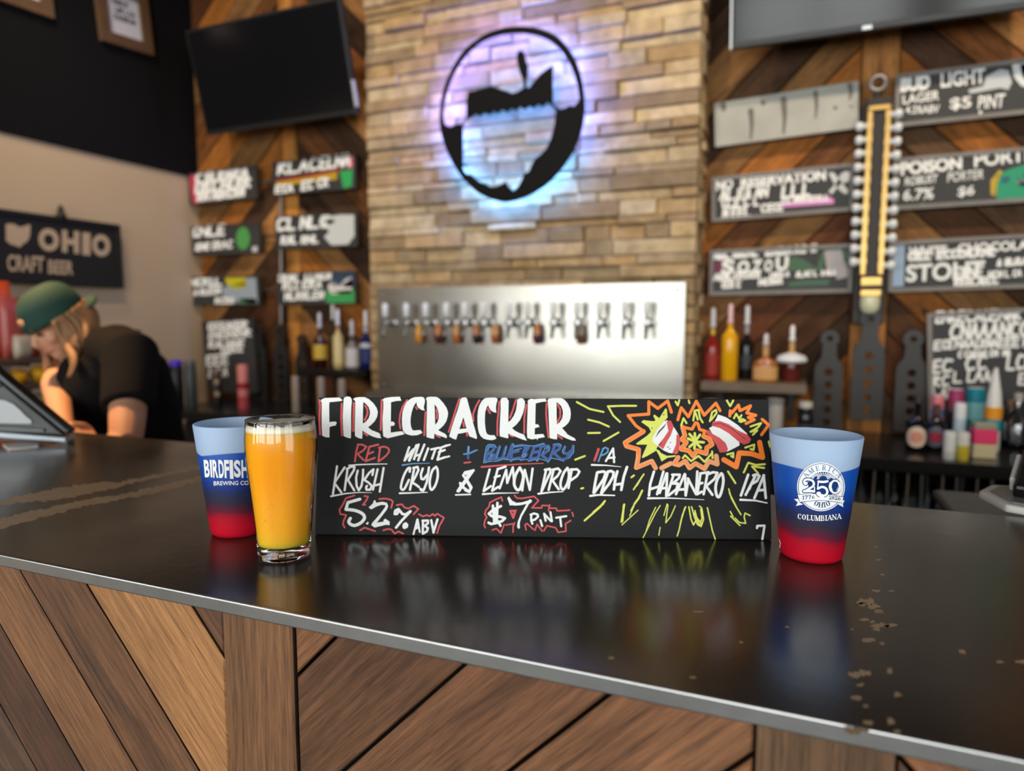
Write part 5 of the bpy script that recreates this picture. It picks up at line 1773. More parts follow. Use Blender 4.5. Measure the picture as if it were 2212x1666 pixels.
top_z, bot_z = kx(1890, 232).z, kx(1890, 600).z
m = MB().box2((kc.x - 0.040, YK - 0.012, bot_z), (kc.x + 0.040, YK + 0.03, top_z + 0.03))
m.build('back_bar', M_iron, bc, world=True, bevel=0.004)
MB().box2((kc.x - 0.052, YK + 0.03, kx(1880, 700).z), (kc.x + 0.052, YK + 0.10, kx(1890, 215).z)).build('wood_backing', M_iron, bc, world=True, bevel=0.004)
for sx in (-1, 1):
    m = MB()
    n_ = 12
    m.box2((kc.x + sx * 0.028 - 0.0085, YK - 0.02, bot_z + 0.01), (kc.x + sx * 0.028 + 0.0085, YK - 0.012, top_z))
    m.build('brass_strip', M_brass, bc, world=True, bevel=0.002)
    for i in range(12 if sx > 0 else 11):
        zz = kx(1890, (254 if sx > 0 else 274) + i * 29.2).z
        x = kc.x + sx * 0.034
        mm_ = Matrix.Rotation(sx * PI / 2, 4, 'Y')
        MB().lathe([(0, 0), (0.008, 0), (0.008, 0.012), (0.0125, 0.015), (0.0165, 0.022), (0.0165, 0.030), (0.012, 0.037), (0, 0.039)], 14, Matrix.Translation(Vector((x, YK - 0.018, zz))) @ mm_).build('knob', M_knob, bc, smooth='all', world=True)
        MB().box2((x - sx * 0.004 - 0.011, YK - 0.022, zz - 0.010), (x - sx * 0.004 + 0.011, YK - 0.0205, zz + 0.012)).build('brass_plate', M_brass, bc, world=True)
g = kx(1897, 180)
rg = MB()
rg.lathe([(0.024 + 0.009 * math.cos(2 * PI * i / 10), 0.009 * math.sin(2 * PI * i / 10)) for i in range(11)], 28, Matrix.Translation(g) @ Matrix.Rotation(PI / 2, 4, 'X'))
rg.build('top_ring', M_rod, bc, world=True, smooth='all')
MB().tube([g + Vector((0, 0, -0.03)), g + Vector((-0.004, 0, -0.075))], 0.012, 10).build('ring_neck', M_iron, bc, world=True)
for a, b_ in ((232, 243), (600, 618), (627, 640)):
    z0, z1 = kx(1890, b_).z, kx(1890, a).z
    MB().box2((kc.x - 0.034, YK - 0.024, z0), (kc.x + 0.034, YK - 0.0125, z1)).build('brass_band', M_brass, bc, world=True, bevel=0.003)
MB().box2((kc.x - 0.036, YK - 0.0120, kx(1890, 646).z), (kc.x + 0.036, YK + 0.03, bot_z)).build('lower_block', M_iron, bc, world=True, bevel=0.004)
mk = mat('milky_globe', (0.62, 0.62, 0.42), 0.2, var=0.1, vs=30)
z0, z1 = kx(1885, 678).z, kx(1885, 641).z
MB().lathe([(0, z0), (0.02, z0 + 0.002), (0.03, z0 + 0.014), (0.033, (z0 + z1) / 2), (0.033, z1 - 0.004), (0.028, z1), (0, z1)], 20, Matrix.Translation(Vector((kc.x, YK - 0.012, 0)))).build('globe', mk, bc, world=True, smooth=True)

# ------------------------------------------------------------------ televisions
M_tv = mat('black_tv_glass', (0.006, 0.006, 0.007), 0.16, spec=0.6)
M_tvg = mat('switched_off_tv_glass', (0.010, 0.011, 0.011), 0.14, spec=0.42)
M_bezel = mat('black_plastic', (0.012, 0.012, 0.013), 0.4)
M_silver = mat('silver_plastic', (0.45, 0.46, 0.47), 0.35, 0.6)


def tv(label, bl, br, y, hgt, tilt, screen, name='television'):
    a, b_ = ony(bl[0], bl[1], y), ony(br[0], br[1], y)
    u = (b_ - a)
    u.z *= 1.0
    w = u.length
    u.normalize()
    v = Vector((0, -math.sin(tilt), math.cos(tilt)))
    v = (v - u * v.dot(u)).normalized()
    n = u.cross(v)
    t = thing(name, label, 'television', mat=Matrix.Translation(a) @ Matrix((u, v, n)).transposed().to_4x4())
    MB().box2((0, 0, -0.035), (w, hgt, 0)).build('housing', M_bezel, t, bevel=0.004)
    MB().box2((0.012, 0.022, 0.0002), (w - 0.012, hgt - 0.012, 0.0012)).build('screen', screen, t)
    MB().box2((w * 0.3, hgt * 0.25, -0.09), (w * 0.7, hgt * 0.75, -0.0352)).build('rear_box', M_bezel, t, bevel=0.01)
    return t, w, u, v, n


t, w, u, v, n = tv('black television tilted down, high on the wall left of the stone pier', (447, 293), (770, 246), 2.66, 0.47, math.radians(13), M_tv)
MB().box2((w + 0.0002, 0.03, -0.02), (w + 0.006, 0.14, 0.002)).build('side_strip', mat('pale_side_strip', (0.55, 0.56, 0.54), 0.4), t)
tm = t.matrix_world @ Vector((w / 2, 0.25, -0.09))
MB().tube([tm, Vector((tm.x, 2.845, tm.z + 0.01))], 0.03, 10).build('wall_arm', M_bezel, t, world=True)
t, w, u, v, n = tv('switched-off television with a silver edge at the top right of the wall', (1581, 107), (2300, 7), 2.66, 0.66, math.radians(11), M_tvg)
MB().box2((-0.006, 0.0, -0.03), (-0.0002, 0.66, 0.004)).build('side_edge', M_silver, t)
MB().box2((w * 0.43, 0.004, 0.0002), (w * 0.46, 0.016, 0.003)).build('badge', M_silver, t)
tm = t.matrix_world @ Vector((w / 2, 0.35, -0.09))
MB().tube([tm, Vector((tm.x, 2.845, tm.z + 0.01))], 0.03, 10).build('wall_arm', M_bezel, t, world=True)

# ------------------------------------------------------------------ backlit round emblem on the stone
M_plate = mat('black_steel_plate', (0.006, 0.006, 0.006), 0.6, spec=0.15)
YL = 2.638
LC = ony(1105, 245, YL)
lg = thing('round_emblem', 'round black cut-out emblem with a saw and state outline, backlit blue on the stone pier', 'wall emblem', (LC.x, YL, LC.z))


def c3(l):
    out = []
    for x, y in l:
        p = ony(930 + x / 3.966, 40 + y / 3.966, YL) - LC
        out.append((p.x, p.z))
    return out


OUT = [(770, 65), (930, 85), (1080, 150), (1200, 280), (1280, 460), (1320, 700), (1310, 880), (1260, 1060), (1160, 1240), (1020, 1400), (860, 1510), (680, 1570), (560, 1560), (430, 1510), (310, 1410), (200, 1260), (120, 1090), (80, 930), (80, 780), (110, 610), (180, 430), (280, 280), (420, 160), (590, 85)]
OUT = [tuple(p) for p in spline(OUT, 4, True)]
RIN = [tuple(p) for p in spline([(112, 890), (108, 780), (140, 620), (210, 450), (310, 310), (440, 200), (600, 140), (770, 125), (910, 145), (1040, 205), (1150, 320), (1230, 480), (1270, 650), (1262, 715), (1225, 752)], 4)]
HUP = RIN + [(1190, 742), (1160, 762), (1115, 776), (1070, 752), (1046, 725), (1046, 398), (1000, 430), (940, 475), (890, 530), (850, 588), (790, 596), (745, 628), (700, 642), (655, 622), (600, 606), (530, 580), (440, 600), (320, 628), (308, 700), (306, 850), (290, 880), (262, 905), (215, 902), (172, 926), (130, 915)]
teeth = []
for i in range(19):
    u_ = i / 18
    teeth.append((345 + 690 * u_, 850 - 106 * u_ - (30 if i % 2 else 0)))
HLO = [(275, 905), (310, 862)] + teeth + [(1072, 790), (1062, 900), (1032, 1020), (992, 1110), (940, 1168), (892, 1200), (862, 1258), (842, 1308), (800, 1330), (776, 1390), (750, 1440), (705, 1475), (668, 1440), (640, 1392), (610, 1420), (570, 1436), (510, 1440), (470, 1412), (420, 1400), (382, 1370), (350, 1336), (302, 1330), (275, 1292)]
pl = MB()


def lfn(u_, v_, h_):
    return Vector((u_, -h_, v_))


def ccw(l):
    a = sum(l[i][0] * l[(i + 1) % len(l)][1] - l[(i + 1) % len(l)][0] * l[i][1] for i in range(len(l)))
    return l if a > 0 else l[::-1]


pl.prism([ccw(c3(OUT)), ccw(c3(HUP))[::-1], ccw(c3(HLO))[::-1]], lfn, -0.006, 0.0)
pl.prism([ccw(c3([(735, 330), (745, 285), (778, 272), (806, 300), (816, 365), (834, 405), (830, 480), (815, 528), (822, 600), (796, 600), (792, 528), (762, 455), (745, 385)]))], lfn, -0.006, 0.0)
pl.build('cut_out_plate', M_plate, lg)
# LED strip run along the back of the plate, shining on the stone
for seg, c, s_, k in ((OUT[:30], (0.12, 0.19, 1.0), 1.0, 0.955), (OUT[29:62], (0.085, 0.32, 1.0), 1.0, 0.955), (OUT[61:] + OUT[:1], (0.17, 0.18, 1.0), 0.85, 0.955),
                      ([(228, 960), (228, 1292), (318, 1380)], (0.06, 0.26, 1.0), 0.9, 1), ([(360, 800), (700, 740), (1000, 690)], (0.06, 0.26, 1.0), 0.6, 1), ([(1000, 680), (1000, 500)], (0.06, 0.24, 1.0), 0.6, 1)):
    l = [(p[0] * k - 0.0075, p[1] * k + 0.005) for p in c3(seg)]
    m = MB()
    m.tube([Vector((p[0], 0.0135, p[1])) for p in l], 0.0035, 6)
    m.build('led_strip', mat('led_blue', (0.02, 0.02, 0.02), 0.5, emit=c, es=175 * s_), lg)
for a in (3.75, 4.9, 5.75):
    MB().tube([Vector((0.325 * math.cos(a) * 0.88, 0.006, 0.345 * math.sin(a) * 0.88)), Vector((0.325 * math.cos(a) * 0.88, 0.07, 0.345 * math.sin(a) * 0.88))], 0.006, 8).build('standoff', M_plate, lg)

# ------------------------------------------------------------------ steel tap wall
M_steel = bpy.data.materials.new('brushed_steel')
M_steel.use_nodes = True
nt = M_steel.node_tree
b = nt.nodes['Principled BSDF']
b.inputs['Metallic'].default_value = 1
b.inputs['Base Color'].default_value = (0.42, 0.405, 0.365, 1)
b.inputs['Roughness'].default_value = 0.33
tcs = nt.nodes.new('ShaderNodeTexCoord')
ns = nt.nodes.new('ShaderNodeTexNoise')
ns.inputs['Scale'].default_value = 7
ns.inputs['Detail'].default_value = 4
nt.links.new(tcs.outputs['Object'], ns.inputs['Vector'])
rr = nt.nodes.new('ShaderNodeMapRange')
rr.inputs['To Min'].default_value, rr.inputs['To Max'].default_value = 0.24, 0.36
nt.links.new(ns.outputs['Fac'], rr.inputs['Value'])
nt.links.new(rr.outputs[0], b.inputs['Roughness'])
YB = 2.69
bsx0, bsx1, bsz0, bsz1 = -1.772, -0.388, 1.0, 1.465
bs = thing('steel_backsplash', 'brushed steel tap wall panel fixed across the stone pier', 'backsplash', ((bsx0 + bsx1) / 2, YB, bsz0))
MB().box2((bsx0, YB, bsz0), (bsx1, YB + 0.004, bsz1)).build('steel_sheet', M_steel, bs, world=True, bevel=0.001)
for x in (bsx0 + 0.03, bsx1 - 0.03):
    for z in (bsz0 + 0.03, bsz1 - 0.03):
        MB().ball((x, YB - 0.001, z), (0.007, 0.003, 0.007), 10, 6).build('screw_head', M_steel, bs, world=True, smooth='all')
M_chrome = mat('chrome', (0.40, 0.40, 0.39), 0.32, 1.0)
M_lever = mat('white_tap_lever', (0.85, 0.85, 0.82), 0.35)
M_black = mat('matt_black', (0.012, 0.012, 0.012), 0.5)
TPX = [849, 894, 935, 979, 1018, 1058, 1112, 1151, 1206, 1256, 1304, 1357, 1404]
ordinal = ['first', 'second', 'third', 'fourth', 'fifth', 'sixth', 'seventh', 'eighth', 'ninth', 'tenth', 'eleventh', 'twelfth', 'last']
for i, px in enumerate(TPX):
    p = ony(px, 697, YB)
    if i == 0:
        tp = thing('beer_tap', '%s beer tap from the left on the steel tap wall' % ordinal[i], 'beer tap', (p.x, YB, p.z), 0, 'beer taps on the steel wall')
        rot = Matrix.Rotation(PI / 2, 4, 'X')
        MB().lathe([(0, -0.001), (0.021, -0.001), (0.021, 0.004), (0.012, 0.007), (0.012, 0.05), (0.015, 0.052), (0.015, 0.075), (0, 0.078)], 16, rot).build('shank', M_chrome, tp, smooth=True)
        MB().tube([(0, -0.062, 0.004), (0, -0.066, -0.02), (0, -0.078, -0.045), (0, -0.082, -0.062)], [0.011, 0.010, 0.008, 0.0075], 12).build('spout', M_chrome, tp, smooth='all')
        MB().tube([(0, -0.064, 0.008), (0, -0.064, 0.022)], [0.008, 0.006], 10).build('lever_collar', M_black, tp, smooth=True)
        MB().lathe([(0, 0.022), (0.007, 0.022), (0.011, 0.03), (0.0135, 0.06), (0.0135, 0.075), (0.010, 0.084), (0, 0.086)], 14, Matrix.Translation((0, -0.064, 0))).build('lever', M_lever, tp, smooth='all')
        tap0 = tp
    else:
        c = copy_tree(tap0)
        c.location = (p.x, YB, p.z)
        c['label'] = '%s beer tap from the %s on the steel tap wall' % (ordinal[i] if i < 12 else 'first', 'left' if i < 12 else 'right')
VI = [(905, (0.62, 0.24, 0.03), (0.70, 0.34, 0.06), 'golden amber'), (947, (0.09, 0.012, 0.012), (0.55, 0.20, 0.06), 'dark red'), (986, (0.45, 0.13, 0.02), (0.6, 0.3, 0.1), 'copper orange'), (1029, (0.025, 0.012, 0.010), (0.5, 0.2, 0.08), 'near-black'),
      (1070, (0.36, 0.09, 0.015), (0.6, 0.28, 0.1), 'deep amber'), (1160, (0.075, 0.012, 0.03), (0.5, 0.2, 0.08), 'purple-red'), (1254, (0.15, 0.06, 0.03), (0.4, 0.3, 0.2), 'muddy brown')]
for px, c1, c2, nm in VI:
    p = ony(px, 722, YB - 0.03)
    vt = thing('sample_vial', 'small rounded vial of %s beer hanging on the steel tap wall' % nm, 'vial', (p.x, YB - 0.03, p.z), 0, 'beer sample vials on the steel wall')
    MB().lathe([(0, -0.042), (0.010, -0.040), (0.0165, -0.030), (0.018, -0.018), (0.0178, -0.002), (0, -0.002)], 18).build('vial_body', mat('vial_' + nm.replace(' ', '_'), c1, 0.2), vt, smooth=True)
    MB().lathe([(0, -0.0019), (0.0176, -0.0019), (0.0165, 0.018), (0.013, 0.034), (0.011, 0.042), (0, 0.042)], 18).build('vial_neck', mat('vial_top_' + nm.replace(' ', '_'), c2, 0.3), vt, smooth=True)
    MB().tube([(0, 0, 0.02), (0, 0.0295, 0.024)], 0.004, 8).build('hook', M_chrome, vt)

# ------------------------------------------------------------------ counters, shelves
M_counter = mat('black_back_counter', (0.010, 0.010, 0.010), 0.22, spec=0.5)
M_cabinet = mat('black_cooler_front', (0.010, 0.010, 0.011), 0.3)
ZC, YC = 0.90, 2.34
bcn = thing('back_worktop', 'long black worktop of the back bar under the taps and boards', 'worktop', (-0.8, 2.6, ZC - 0.04))
MB().box2((-2.80, YC, ZC - 0.04), (-1.85, 2.878, ZC)).box2((-1.8499, YC, ZC - 0.04), (-0.33, 2.683, ZC)).box2((-0.3299, YC, ZC - 0.04), (2.2, 2.876, ZC)).build('counter_top', M_counter, bcn, world=True, bevel=0.003)
for i, x in enumerate((-2.66, -1.99, -1.32, -0.65)):
    cb = thing('bottle_cooler', '%s black bottle cooler from the left under the back worktop' % ('first', 'second', 'third', 'fourth')[i], 'cooler', (x + 0.33, 2.5, 0), 0, 'bottle coolers under the back worktop')
    MB().box2((x, YC + 0.06, 0.0), (x + 0.665, 2.68, ZC - 0.0402)).build('cooler_body', M_cabinet, cb, world=True)
    d = MB().box2((x + 0.015, YC + 0.03, 0.08), (x + 0.65, YC + 0.0598, ZC - 0.06)).build('cooler_door', M_cabinet, cb, world=True, bevel=0.004)
    MB().tube([(x + 0.60, YC + 0.012, 0.45), (x + 0.60, YC + 0.012, 0.70)], 0.008, 8).build('door_handle', M_rod, d, world=True)
cb = thing('low_cabinet', 'low black cabinet carrying the upturned tumblers under the right end of the worktop', 'cabinet', (0.6, 2.6, 0))
MB().box2((0.03, YC + 0.05, 0.0), (1.19, 2.86, ZC - 0.1652)).build('cabinet_body', M_cabinet, cb, world=True, bevel=0.003)
cb = thing('bottle_cooler', 'black bottle cooler at the far right end under the back worktop', 'cooler', (1.6, 2.5, 0), 0, 'bottle coolers under the back worktop')
MB().box2((1.2, YC + 0.06, 0.0), (2.2, 2.86, ZC - 0.0402)).build('cooler_body', M_cabinet, cb, world=True)
dt = thing('drip_tray', 'steel drip tray under the row of beer taps', 'drip tray', (-1.08, 2.62, ZC))
MB().box2((-1.75, 2.545, ZC), (-0.40, 2.682, ZC + 0.105)).build('tray_body', M_steel, dt, world=True, bevel=0.004)
gr = MB()
for i in range(26):
    x = -1.73 + i * 0.0515
    gr.box2((x, 2.555, ZC + 0.1052), (x + 0.03, 2.675, ZC + 0.1085))
gr.build('drain_grate', M_steel, dt, world=True)
struct(MB().box2((0.02, 2.862, ZC - 0.16), (1.2, 2.879, ZC - 0.041)), 'dark_liner_1', M_cabinet)  # black liner added behind the tumblers to darken the open bay
# clear tumblers in the open bay under the right counter
M_clear = clear_glass('clear_glassware', (0.93, 0.95, 0.95), 0.06, 1.9)
M_shelfwood = mat('dark_shelf_board', (0.16, 0.115, 0.08), 0.5, var=0.3, vs=12)
tb0 = None
k = 0
for row, yy in enumerate((2.43, 2.54)):
    for i in range(10):
        x = 0.08 + i * 0.094 + row * 0.04 + random.uniform(-0.006, 0.006)
        if tb0 is None:
            tb0 = thing('tumbler', 'clear upturned tumbler in the open bay under the right end of the back counter', 'glass', (x, yy, ZC - 0.165), 0, 'upturned tumblers under the back counter')
            MB().lathe([(0.036, 0), (0.034, 0.0), (0.028, 0.10), (0, 0.102), (0, 0.112), (0.031, 0.110), (0.036, 0)], 18).build('tumbler_wall', M_clear, tb0, smooth=True)
        else:
            c = copy_tree(tb0)
            c.location = (x, yy, ZC - 0.165)
        k += 1

SZ = 1.092
for nm, x0, x1, lab in (('wall_shelf', -0.315, 0.05, 'narrow wooden bottle shelf right of the stone pier'), ('wall_shelf', -2.18, -1.84, 'narrow dark bottle shelf left of the stone pier')):
    s_ = thing(nm, lab, 'shelf', ((x0 + x1) / 2, 2.74, SZ))
    MB().box2((x0, 2.62, SZ - 0.034), (x1, 2.872, SZ)).build('shelf_board', M_shelfwood if x0 > -1 else M_counter, s_, world=True, bevel=0.003)
    for x in (x0 + 0.05, x1 - 0.05):
        m = MB().box2((x - 0.012, 2.70, SZ - 0.05), (x + 0.012, 2.872, SZ - 0.0341))
        m.box2((x - 0.012, 2.855, SZ - 0.16), (x + 0.012, 2.872, SZ - 0.0501))
        m.build('bracket', M_iron, s_, world=True)

# ------------------------------------------------------------------ bottles
GLS = {}


def gmat(c, r=0.12):
    if (c, r) not in GLS:
        GLS[(c, r)] = mat('glazed_%d_%d_%d' % tuple(int(q) for q in c), c, r)
    return GLS[(c, r)]


def bottle(name, label, cat, pos, h, r, body, neck=None, lab=None, spout=None, cap=None, shoulder=0.62, neck_r=0.32, group=None, lab2=None, spout_h=0.075, flat=1.0):
    t = thing(name, label, cat, pos, random.uniform(0, 6), group)
    if flat != 1.0:
        t.rotation_euler.z = 0
    sc = Matrix.Diagonal((1, flat, 1, 1))
    prof = [(0, 0), (r * 0.9, 0), (r, 0.006), (r, h * shoulder), (r * 0.93, h * (shoulder + 0.07)), (r * (neck_r + 0.12), h * (shoulder + 0.17)), (r * neck_r, h * (shoulder + 0.22)), (r * neck_r, h * 0.985), (r * neck_r * 0.8, h), (0, h)]
    MB().lathe(prof, 22, sc).build('bottle_body', gmat(body), t, smooth=True)
    if neck:
        MB().lathe([(r * neck_r + 0.0007, h * (shoulder + 0.24)), (r * neck_r + 0.0007, h * 0.985), (0, h * 0.985 + 0.0005)], 18, sc).build('neck_wrap', gmat(neck, 0.4), t, smooth=True)
    if lab:
        c, a, b_ = lab
        MB().lathe([(r + 0.0001, h * a), (r + 0.0008, h * a), (r + 0.0008, h * b_), (r + 0.0001, h * b_)], 22, sc).build('paper_label', gmat(c, 0.6), t, smooth=True)
    if lab2:
        c, a, b_ = lab2
        MB().lathe([(r + 0.0009, h * a), (r + 0.0014, h * a), (r + 0.0014, h * b_), (r + 0.0009, h * b_)], 22, sc).build('label_band', gmat(c, 0.6), t, smooth=True)
    if cap:
        MB().lathe([(0, h + 0.0002), (r * neck_r * 1.15, h + 0.0002), (r * neck_r * 1.15, h + 0.02), (0, h + 0.022)], 16).build('cap', gmat(cap, 0.4), t, smooth=True)
    if spout:
        e = h + spout_h
        MB().lathe([(0, h + 0.0002), (0.011, h + 0.0002), (0.011, h + 0.012), (0.0075, h + 0.02), (0.0095, h + 0.035), (0.0085, e - 0.01), (0.0045, e), (0, e)], 14).build('pour_spout', gmat(spout, 0.3), t, smooth='all')
    return t


def at(px, z, y):
    p = ony(px, 800, y)
    return (p.x, y, z)


SPW = (200, 200, 205)
YS2 = 2.72
bottle('liquor_bottle', 'slim liquor bottle with red liquid and a yellow neck, first on the right wall shelf', 'bottle', at(1538, SZ, YS2), 0.20, 0.0255, (130, 28, 24), (205, 165, 45), ((150, 45, 35), 0.1, 0.5), SPW, group='liquor bottles on the right wall shelf')
bottle('liquor_bottle', 'bright yellow liquor bottle with a pink pour spout on the right wall shelf', 'bottle', at(1575, SZ, YS2), 0.215, 0.031, (225, 165, 20), None, None, (235, 190, 195), shoulder=0.72, group='liquor bottles on the right wall shelf')
bottle('liquor_bottle', 'near-black liquor bottle with a tall pale spout on the right wall shelf', 'bottle', at(1611, SZ, 2.78), 0.21, 0.026, (22, 22, 26), (150, 150, 155), ((60, 62, 68), 0.2, 0.45), (215, 215, 222), shoulder=0.6, group='liquor bottles on the right wall shelf')
bottle('liquor_bottle', 'squat wide amber liquor bottle on the right wall shelf', 'bottle', at(1653, SZ, 2.70), 0.135, 0.043, (165, 100, 45), (190, 145, 85), ((205, 155, 95), 0.08, 0.42), (210, 205, 200), shoulder=0.48, neck_r=0.24, group='liquor bottles on the right wall shelf', spout_h=0.045, flat=0.6)
bt = bottle('liquor_bottle', 'dark red liquor bottle with a white paper collar on the right shelf', 'bottle', at(1709, SZ, 2.755), 0.15, 0.032, (95, 35, 28), (190, 150, 90), None, (235, 235, 235), shoulder=0.45, group='liquor bottles on the right wall shelf', spout_h=0.06)
MB().lathe([(0.014, 0.098), (0.050, 0.072), (0.056, 0.080), (0.047, 0.096), (0.014, 0.108)], 20).build('paper_collar', gmat((225, 230, 232), 0.6), bt, smooth=True)
bottle('liquor_bottle', 'dark red liquor bottle with a yellow round label on the left wall shelf', 'bottle', at(693, SZ, YS2), 0.19, 0.034, (50, 16, 18), (40, 22, 28), ((205, 170, 60), 0.22, 0.58), SPW, group='liquor bottles on the left wall shelf')
bottle('liquor_bottle', 'cream coloured liquor bottle with a red collar on the left wall shelf', 'bottle', at(732, SZ, YS2), 0.205, 0.025, (205, 185, 130), (190, 110, 105), ((225, 205, 150), 0.1, 0.6), (225, 225, 225), shoulder=0.66, group='liquor bottles on the left wall shelf')
bottle('liquor_bottle', 'slim pale-spouted bottle behind the cream bottle on the left shelf', 'bottle', at(722, SZ, 2.80), 0.23, 0.024, (60, 50, 40), None, None, (200, 200, 205), group='liquor bottles on the left wall shelf')
bottle('liquor_bottle', 'clear bottle with a big white label on the left wall shelf', 'bottle', at(762, SZ, YS2), 0.155, 0.033, (120, 115, 108), (70, 66, 62), ((215, 208, 205), 0.06, 0.62), SPW, group='liquor bottles on the left wall shelf')
bottle('liquor_bottle', 'deep blue liquor bottle with a white shoulder on the left shelf', 'bottle', at(792, SZ, YS2), 0.20, 0.029, (18, 28, 85), (185, 195, 220), ((45, 55, 110), 0.15, 0.45), (220, 222, 232), group='liquor bottles on the left wall shelf', lab2=((200, 202, 210), 0.5, 0.6))

# bottles and cans on the right end of the back counter
G = 'bottles and cans on the right end of the back counter'


def round_label(t, r, h, c1, c2, rad):
    """an oval paper label on the room side of a bottle"""
    d = (CAM - t.location)
    a0 = math.atan2(d.y, d.x) - t.rotation_euler.z
    for c, k, e in ((c1, 1.0, 0.0008), (c2, 0.55, 0.0014)):
        m = MB()
        n_ = 20
        rings = []
        for q in range(0, 5):
            s_ = q / 4 * k
            ring = []
            for i in range(n_):
                a = 2 * PI * i / n_
                aa = a0 + min(1.25, rad / r) * s_ * math.cos(a)
                ring.append(len(m.v))
                m.v.append(Vector(((r + e) * math.cos(aa), (r + e) * math.sin(aa), h + rad * s_ * math.sin(a))))
            rings.append(ring)
        for A, B_ in zip(rings, rings[1:]):
            for i in range(n_):
                j = (i + 1) % n_
                m.face((A[i], B_[i], B_[j], A[j]))
        m.build('oval_label', gmat(c, 0.6), t)


t = bottle('beer_bottle', 'black bottle with a round peach label on the back counter', 'bottle', at(1988, ZC, 2.52), 0.155, 0.030, (14, 13, 14), cap=(55, 52, 50), shoulder=0.52, group=G)
round_label(t, 0.030, 0.048, (226, 200, 178), (222, 150, 125), 0.033)
t = bottle('beer_bottle', 'black bottle with a round slate label and red centre on the back counter', 'bottle', at(2029, ZC, 2.55), 0.15, 0.030, (16, 14, 16), neck=(85, 55, 35), shoulder=0.52, group=G)
round_label(t, 0.030, 0.047, (98, 100, 122), (165, 50, 70), 0.033)


def can(label, pos, h, r, bands, lid=(190, 192, 195), name='drink_can'):
    t = thing(name, label, 'can', pos, 0, G)
    z0 = 0.0
    for i, (c, f1) in enumerate(bands):
        z1 = h * f1
        m = MB().lathe([(0 if i == 0 else r, z0), (r * 0.92 if i == 0 else r, z0), (r, z0 + (0.004 if i == 0 else 0.0)), (r, z1)], 22)
        if i == len(bands) - 1:
            m.lathe([(r, z1), (r * 0.9, h), (0, h)], 22)
        m.build('can_body' if i == 0 else 'printed_band', gmat(c, 0.3), t, smooth=True)
        z0 = z1
    MB().lathe([(r * 0.9, h + 0.0002), (r * 0.92, h + 0.002), (r * 0.86, h + 0.0025), (r * 0.84, h + 0.0004), (0, h + 0.0004)], 20).build('lid', gmat(lid, 0.3), t, smooth=True)
    return t


can('small white can at the front of the right counter', at(2061, ZC, 2.40), 0.083, 0.0165, [((205, 208, 196), 0.3), ((225, 226, 220), 0.93)])
can('small yellow can with a white top at the front of the right counter', at(2091, ZC, 2.40), 0.083, 0.0165, [((206, 186, 60), 0.55), ((225, 224, 215), 0.93)])
can('slim white and pale blue can behind the small yellow can', at(2080, ZC, 2.56), 0.155, 0.0175, [((150, 190, 225), 0.35), ((190, 212, 232), 0.7), ((228, 230, 232), 0.95)])
can('wide teal can on the right counter', at(2111, ZC, 2.74), 0.19, 0.028, [((25, 125, 145), 0.45), ((120, 185, 200), 0.75), ((25, 135, 155), 0.95)])
can('dark can with a magenta top on the right counter', at(2069, ZC, 2.72), 0.185, 0.024, [((45, 40, 46), 0.6), ((120, 80, 95), 0.72), ((160, 55, 100), 0.95)])
can('small can striped in pink, blue and white below the tall menu board', at(2030, ZC, 2.70), 0.165, 0.019, [((120, 75, 45), 0.35), ((210, 120, 140), 0.55), ((90, 115, 175), 0.72), ((225, 130, 140), 0.95)])
bx = thing('snack_box', 'cream box with a wide pink band on the right counter', 'box', at(2133, ZC, 2.47), 0.1, G)
MB().box((0, 0, 0.022), (0.062, 0.045, 0.044)).build('box_base', gmat((200, 188, 150), 0.6), bx, bevel=0.003)
MB().box((0, 0, 0.0662), (0.063, 0.046, 0.044)).build('pink_band', gmat((225, 55, 105), 0.6), bx, bevel=0.003)
MB().box((0, 0, 0.0986), (0.058, 0.041, 0.02)).build('box_lid', gmat((150, 150, 130), 0.6), bx, bevel=0.003)
t = bottle('sauce_bottle', 'tall white cone-topped bottle with orange and teal bands on the right counter', 'bottle', at(2152, ZC, 2.60), 0.16, 0.023, (215, 214, 208), lab=((45, 150, 160), 0.42, 0.66), lab2=((230, 150, 25), 0.66, 0.9), shoulder=0.93, neck_r=0.5, group=G)
MB().lathe([(0, 0.1605), (0.021, 0.1605), (0.019, 0.185), (0.005, 0.268), (0, 0.27)], 20).build('cone_top', gmat((220, 220, 216), 0.4), t, smooth=True)
for px, yy, hh, cc, nm in ((2192, 2.74, 0.13, (150, 120, 90), 'tan'), (2205, 2.68, 0.16, (170, 165, 155), 'grey')):
    t = thing('corked_decanter', 'clear decanter with a %s stopper at the right end of the back counter' % nm, 'decanter', at(px, ZC, yy), 0, G)
    MB().lathe([(0, 0.004), (0.028, 0.004), (0.034, 0.02), (0.034, hh * 0.6), (0.015, hh * 0.8), (0.013, hh), (0.011, hh), (0.012, hh * 0.8), (0.03, hh * 0.58), (0.03, 0.02), (0, 0.012)], 18).build('decanter_wall', M_clear, t, smooth=True)
    MB().lathe([(0, hh - 0.008), (0.0105, hh - 0.008), (0.0135, hh + 0.004), (0.0135, hh + 0.022), (0, hh + 0.025)], 14).build('stopper', gmat(cc, 0.6), t, smooth=True)
t = bottle('shaker_jar', 'small dark jar with a pale lid beside the standing paddles', 'jar', at(1744, ZC, 2.60), 0.115, 0.026, (24, 24, 26), shoulder=0.7, neck_r=0.75, cap=(205, 198, 188), group=None, lab=((60, 60, 64), 0.2, 0.5))
t = thing('steel_canister', 'pale grey steel canister under the right wall shelf', 'canister', at(1679, ZC, 2.50), 0)
MB().lathe([(0, 0), (0.0235, 0), (0.0245, 0.004), (0.0245, 0.135), (0, 0.135)], 22).build('canister_body', gmat((185, 178, 172), 0.35), t, smooth=True)
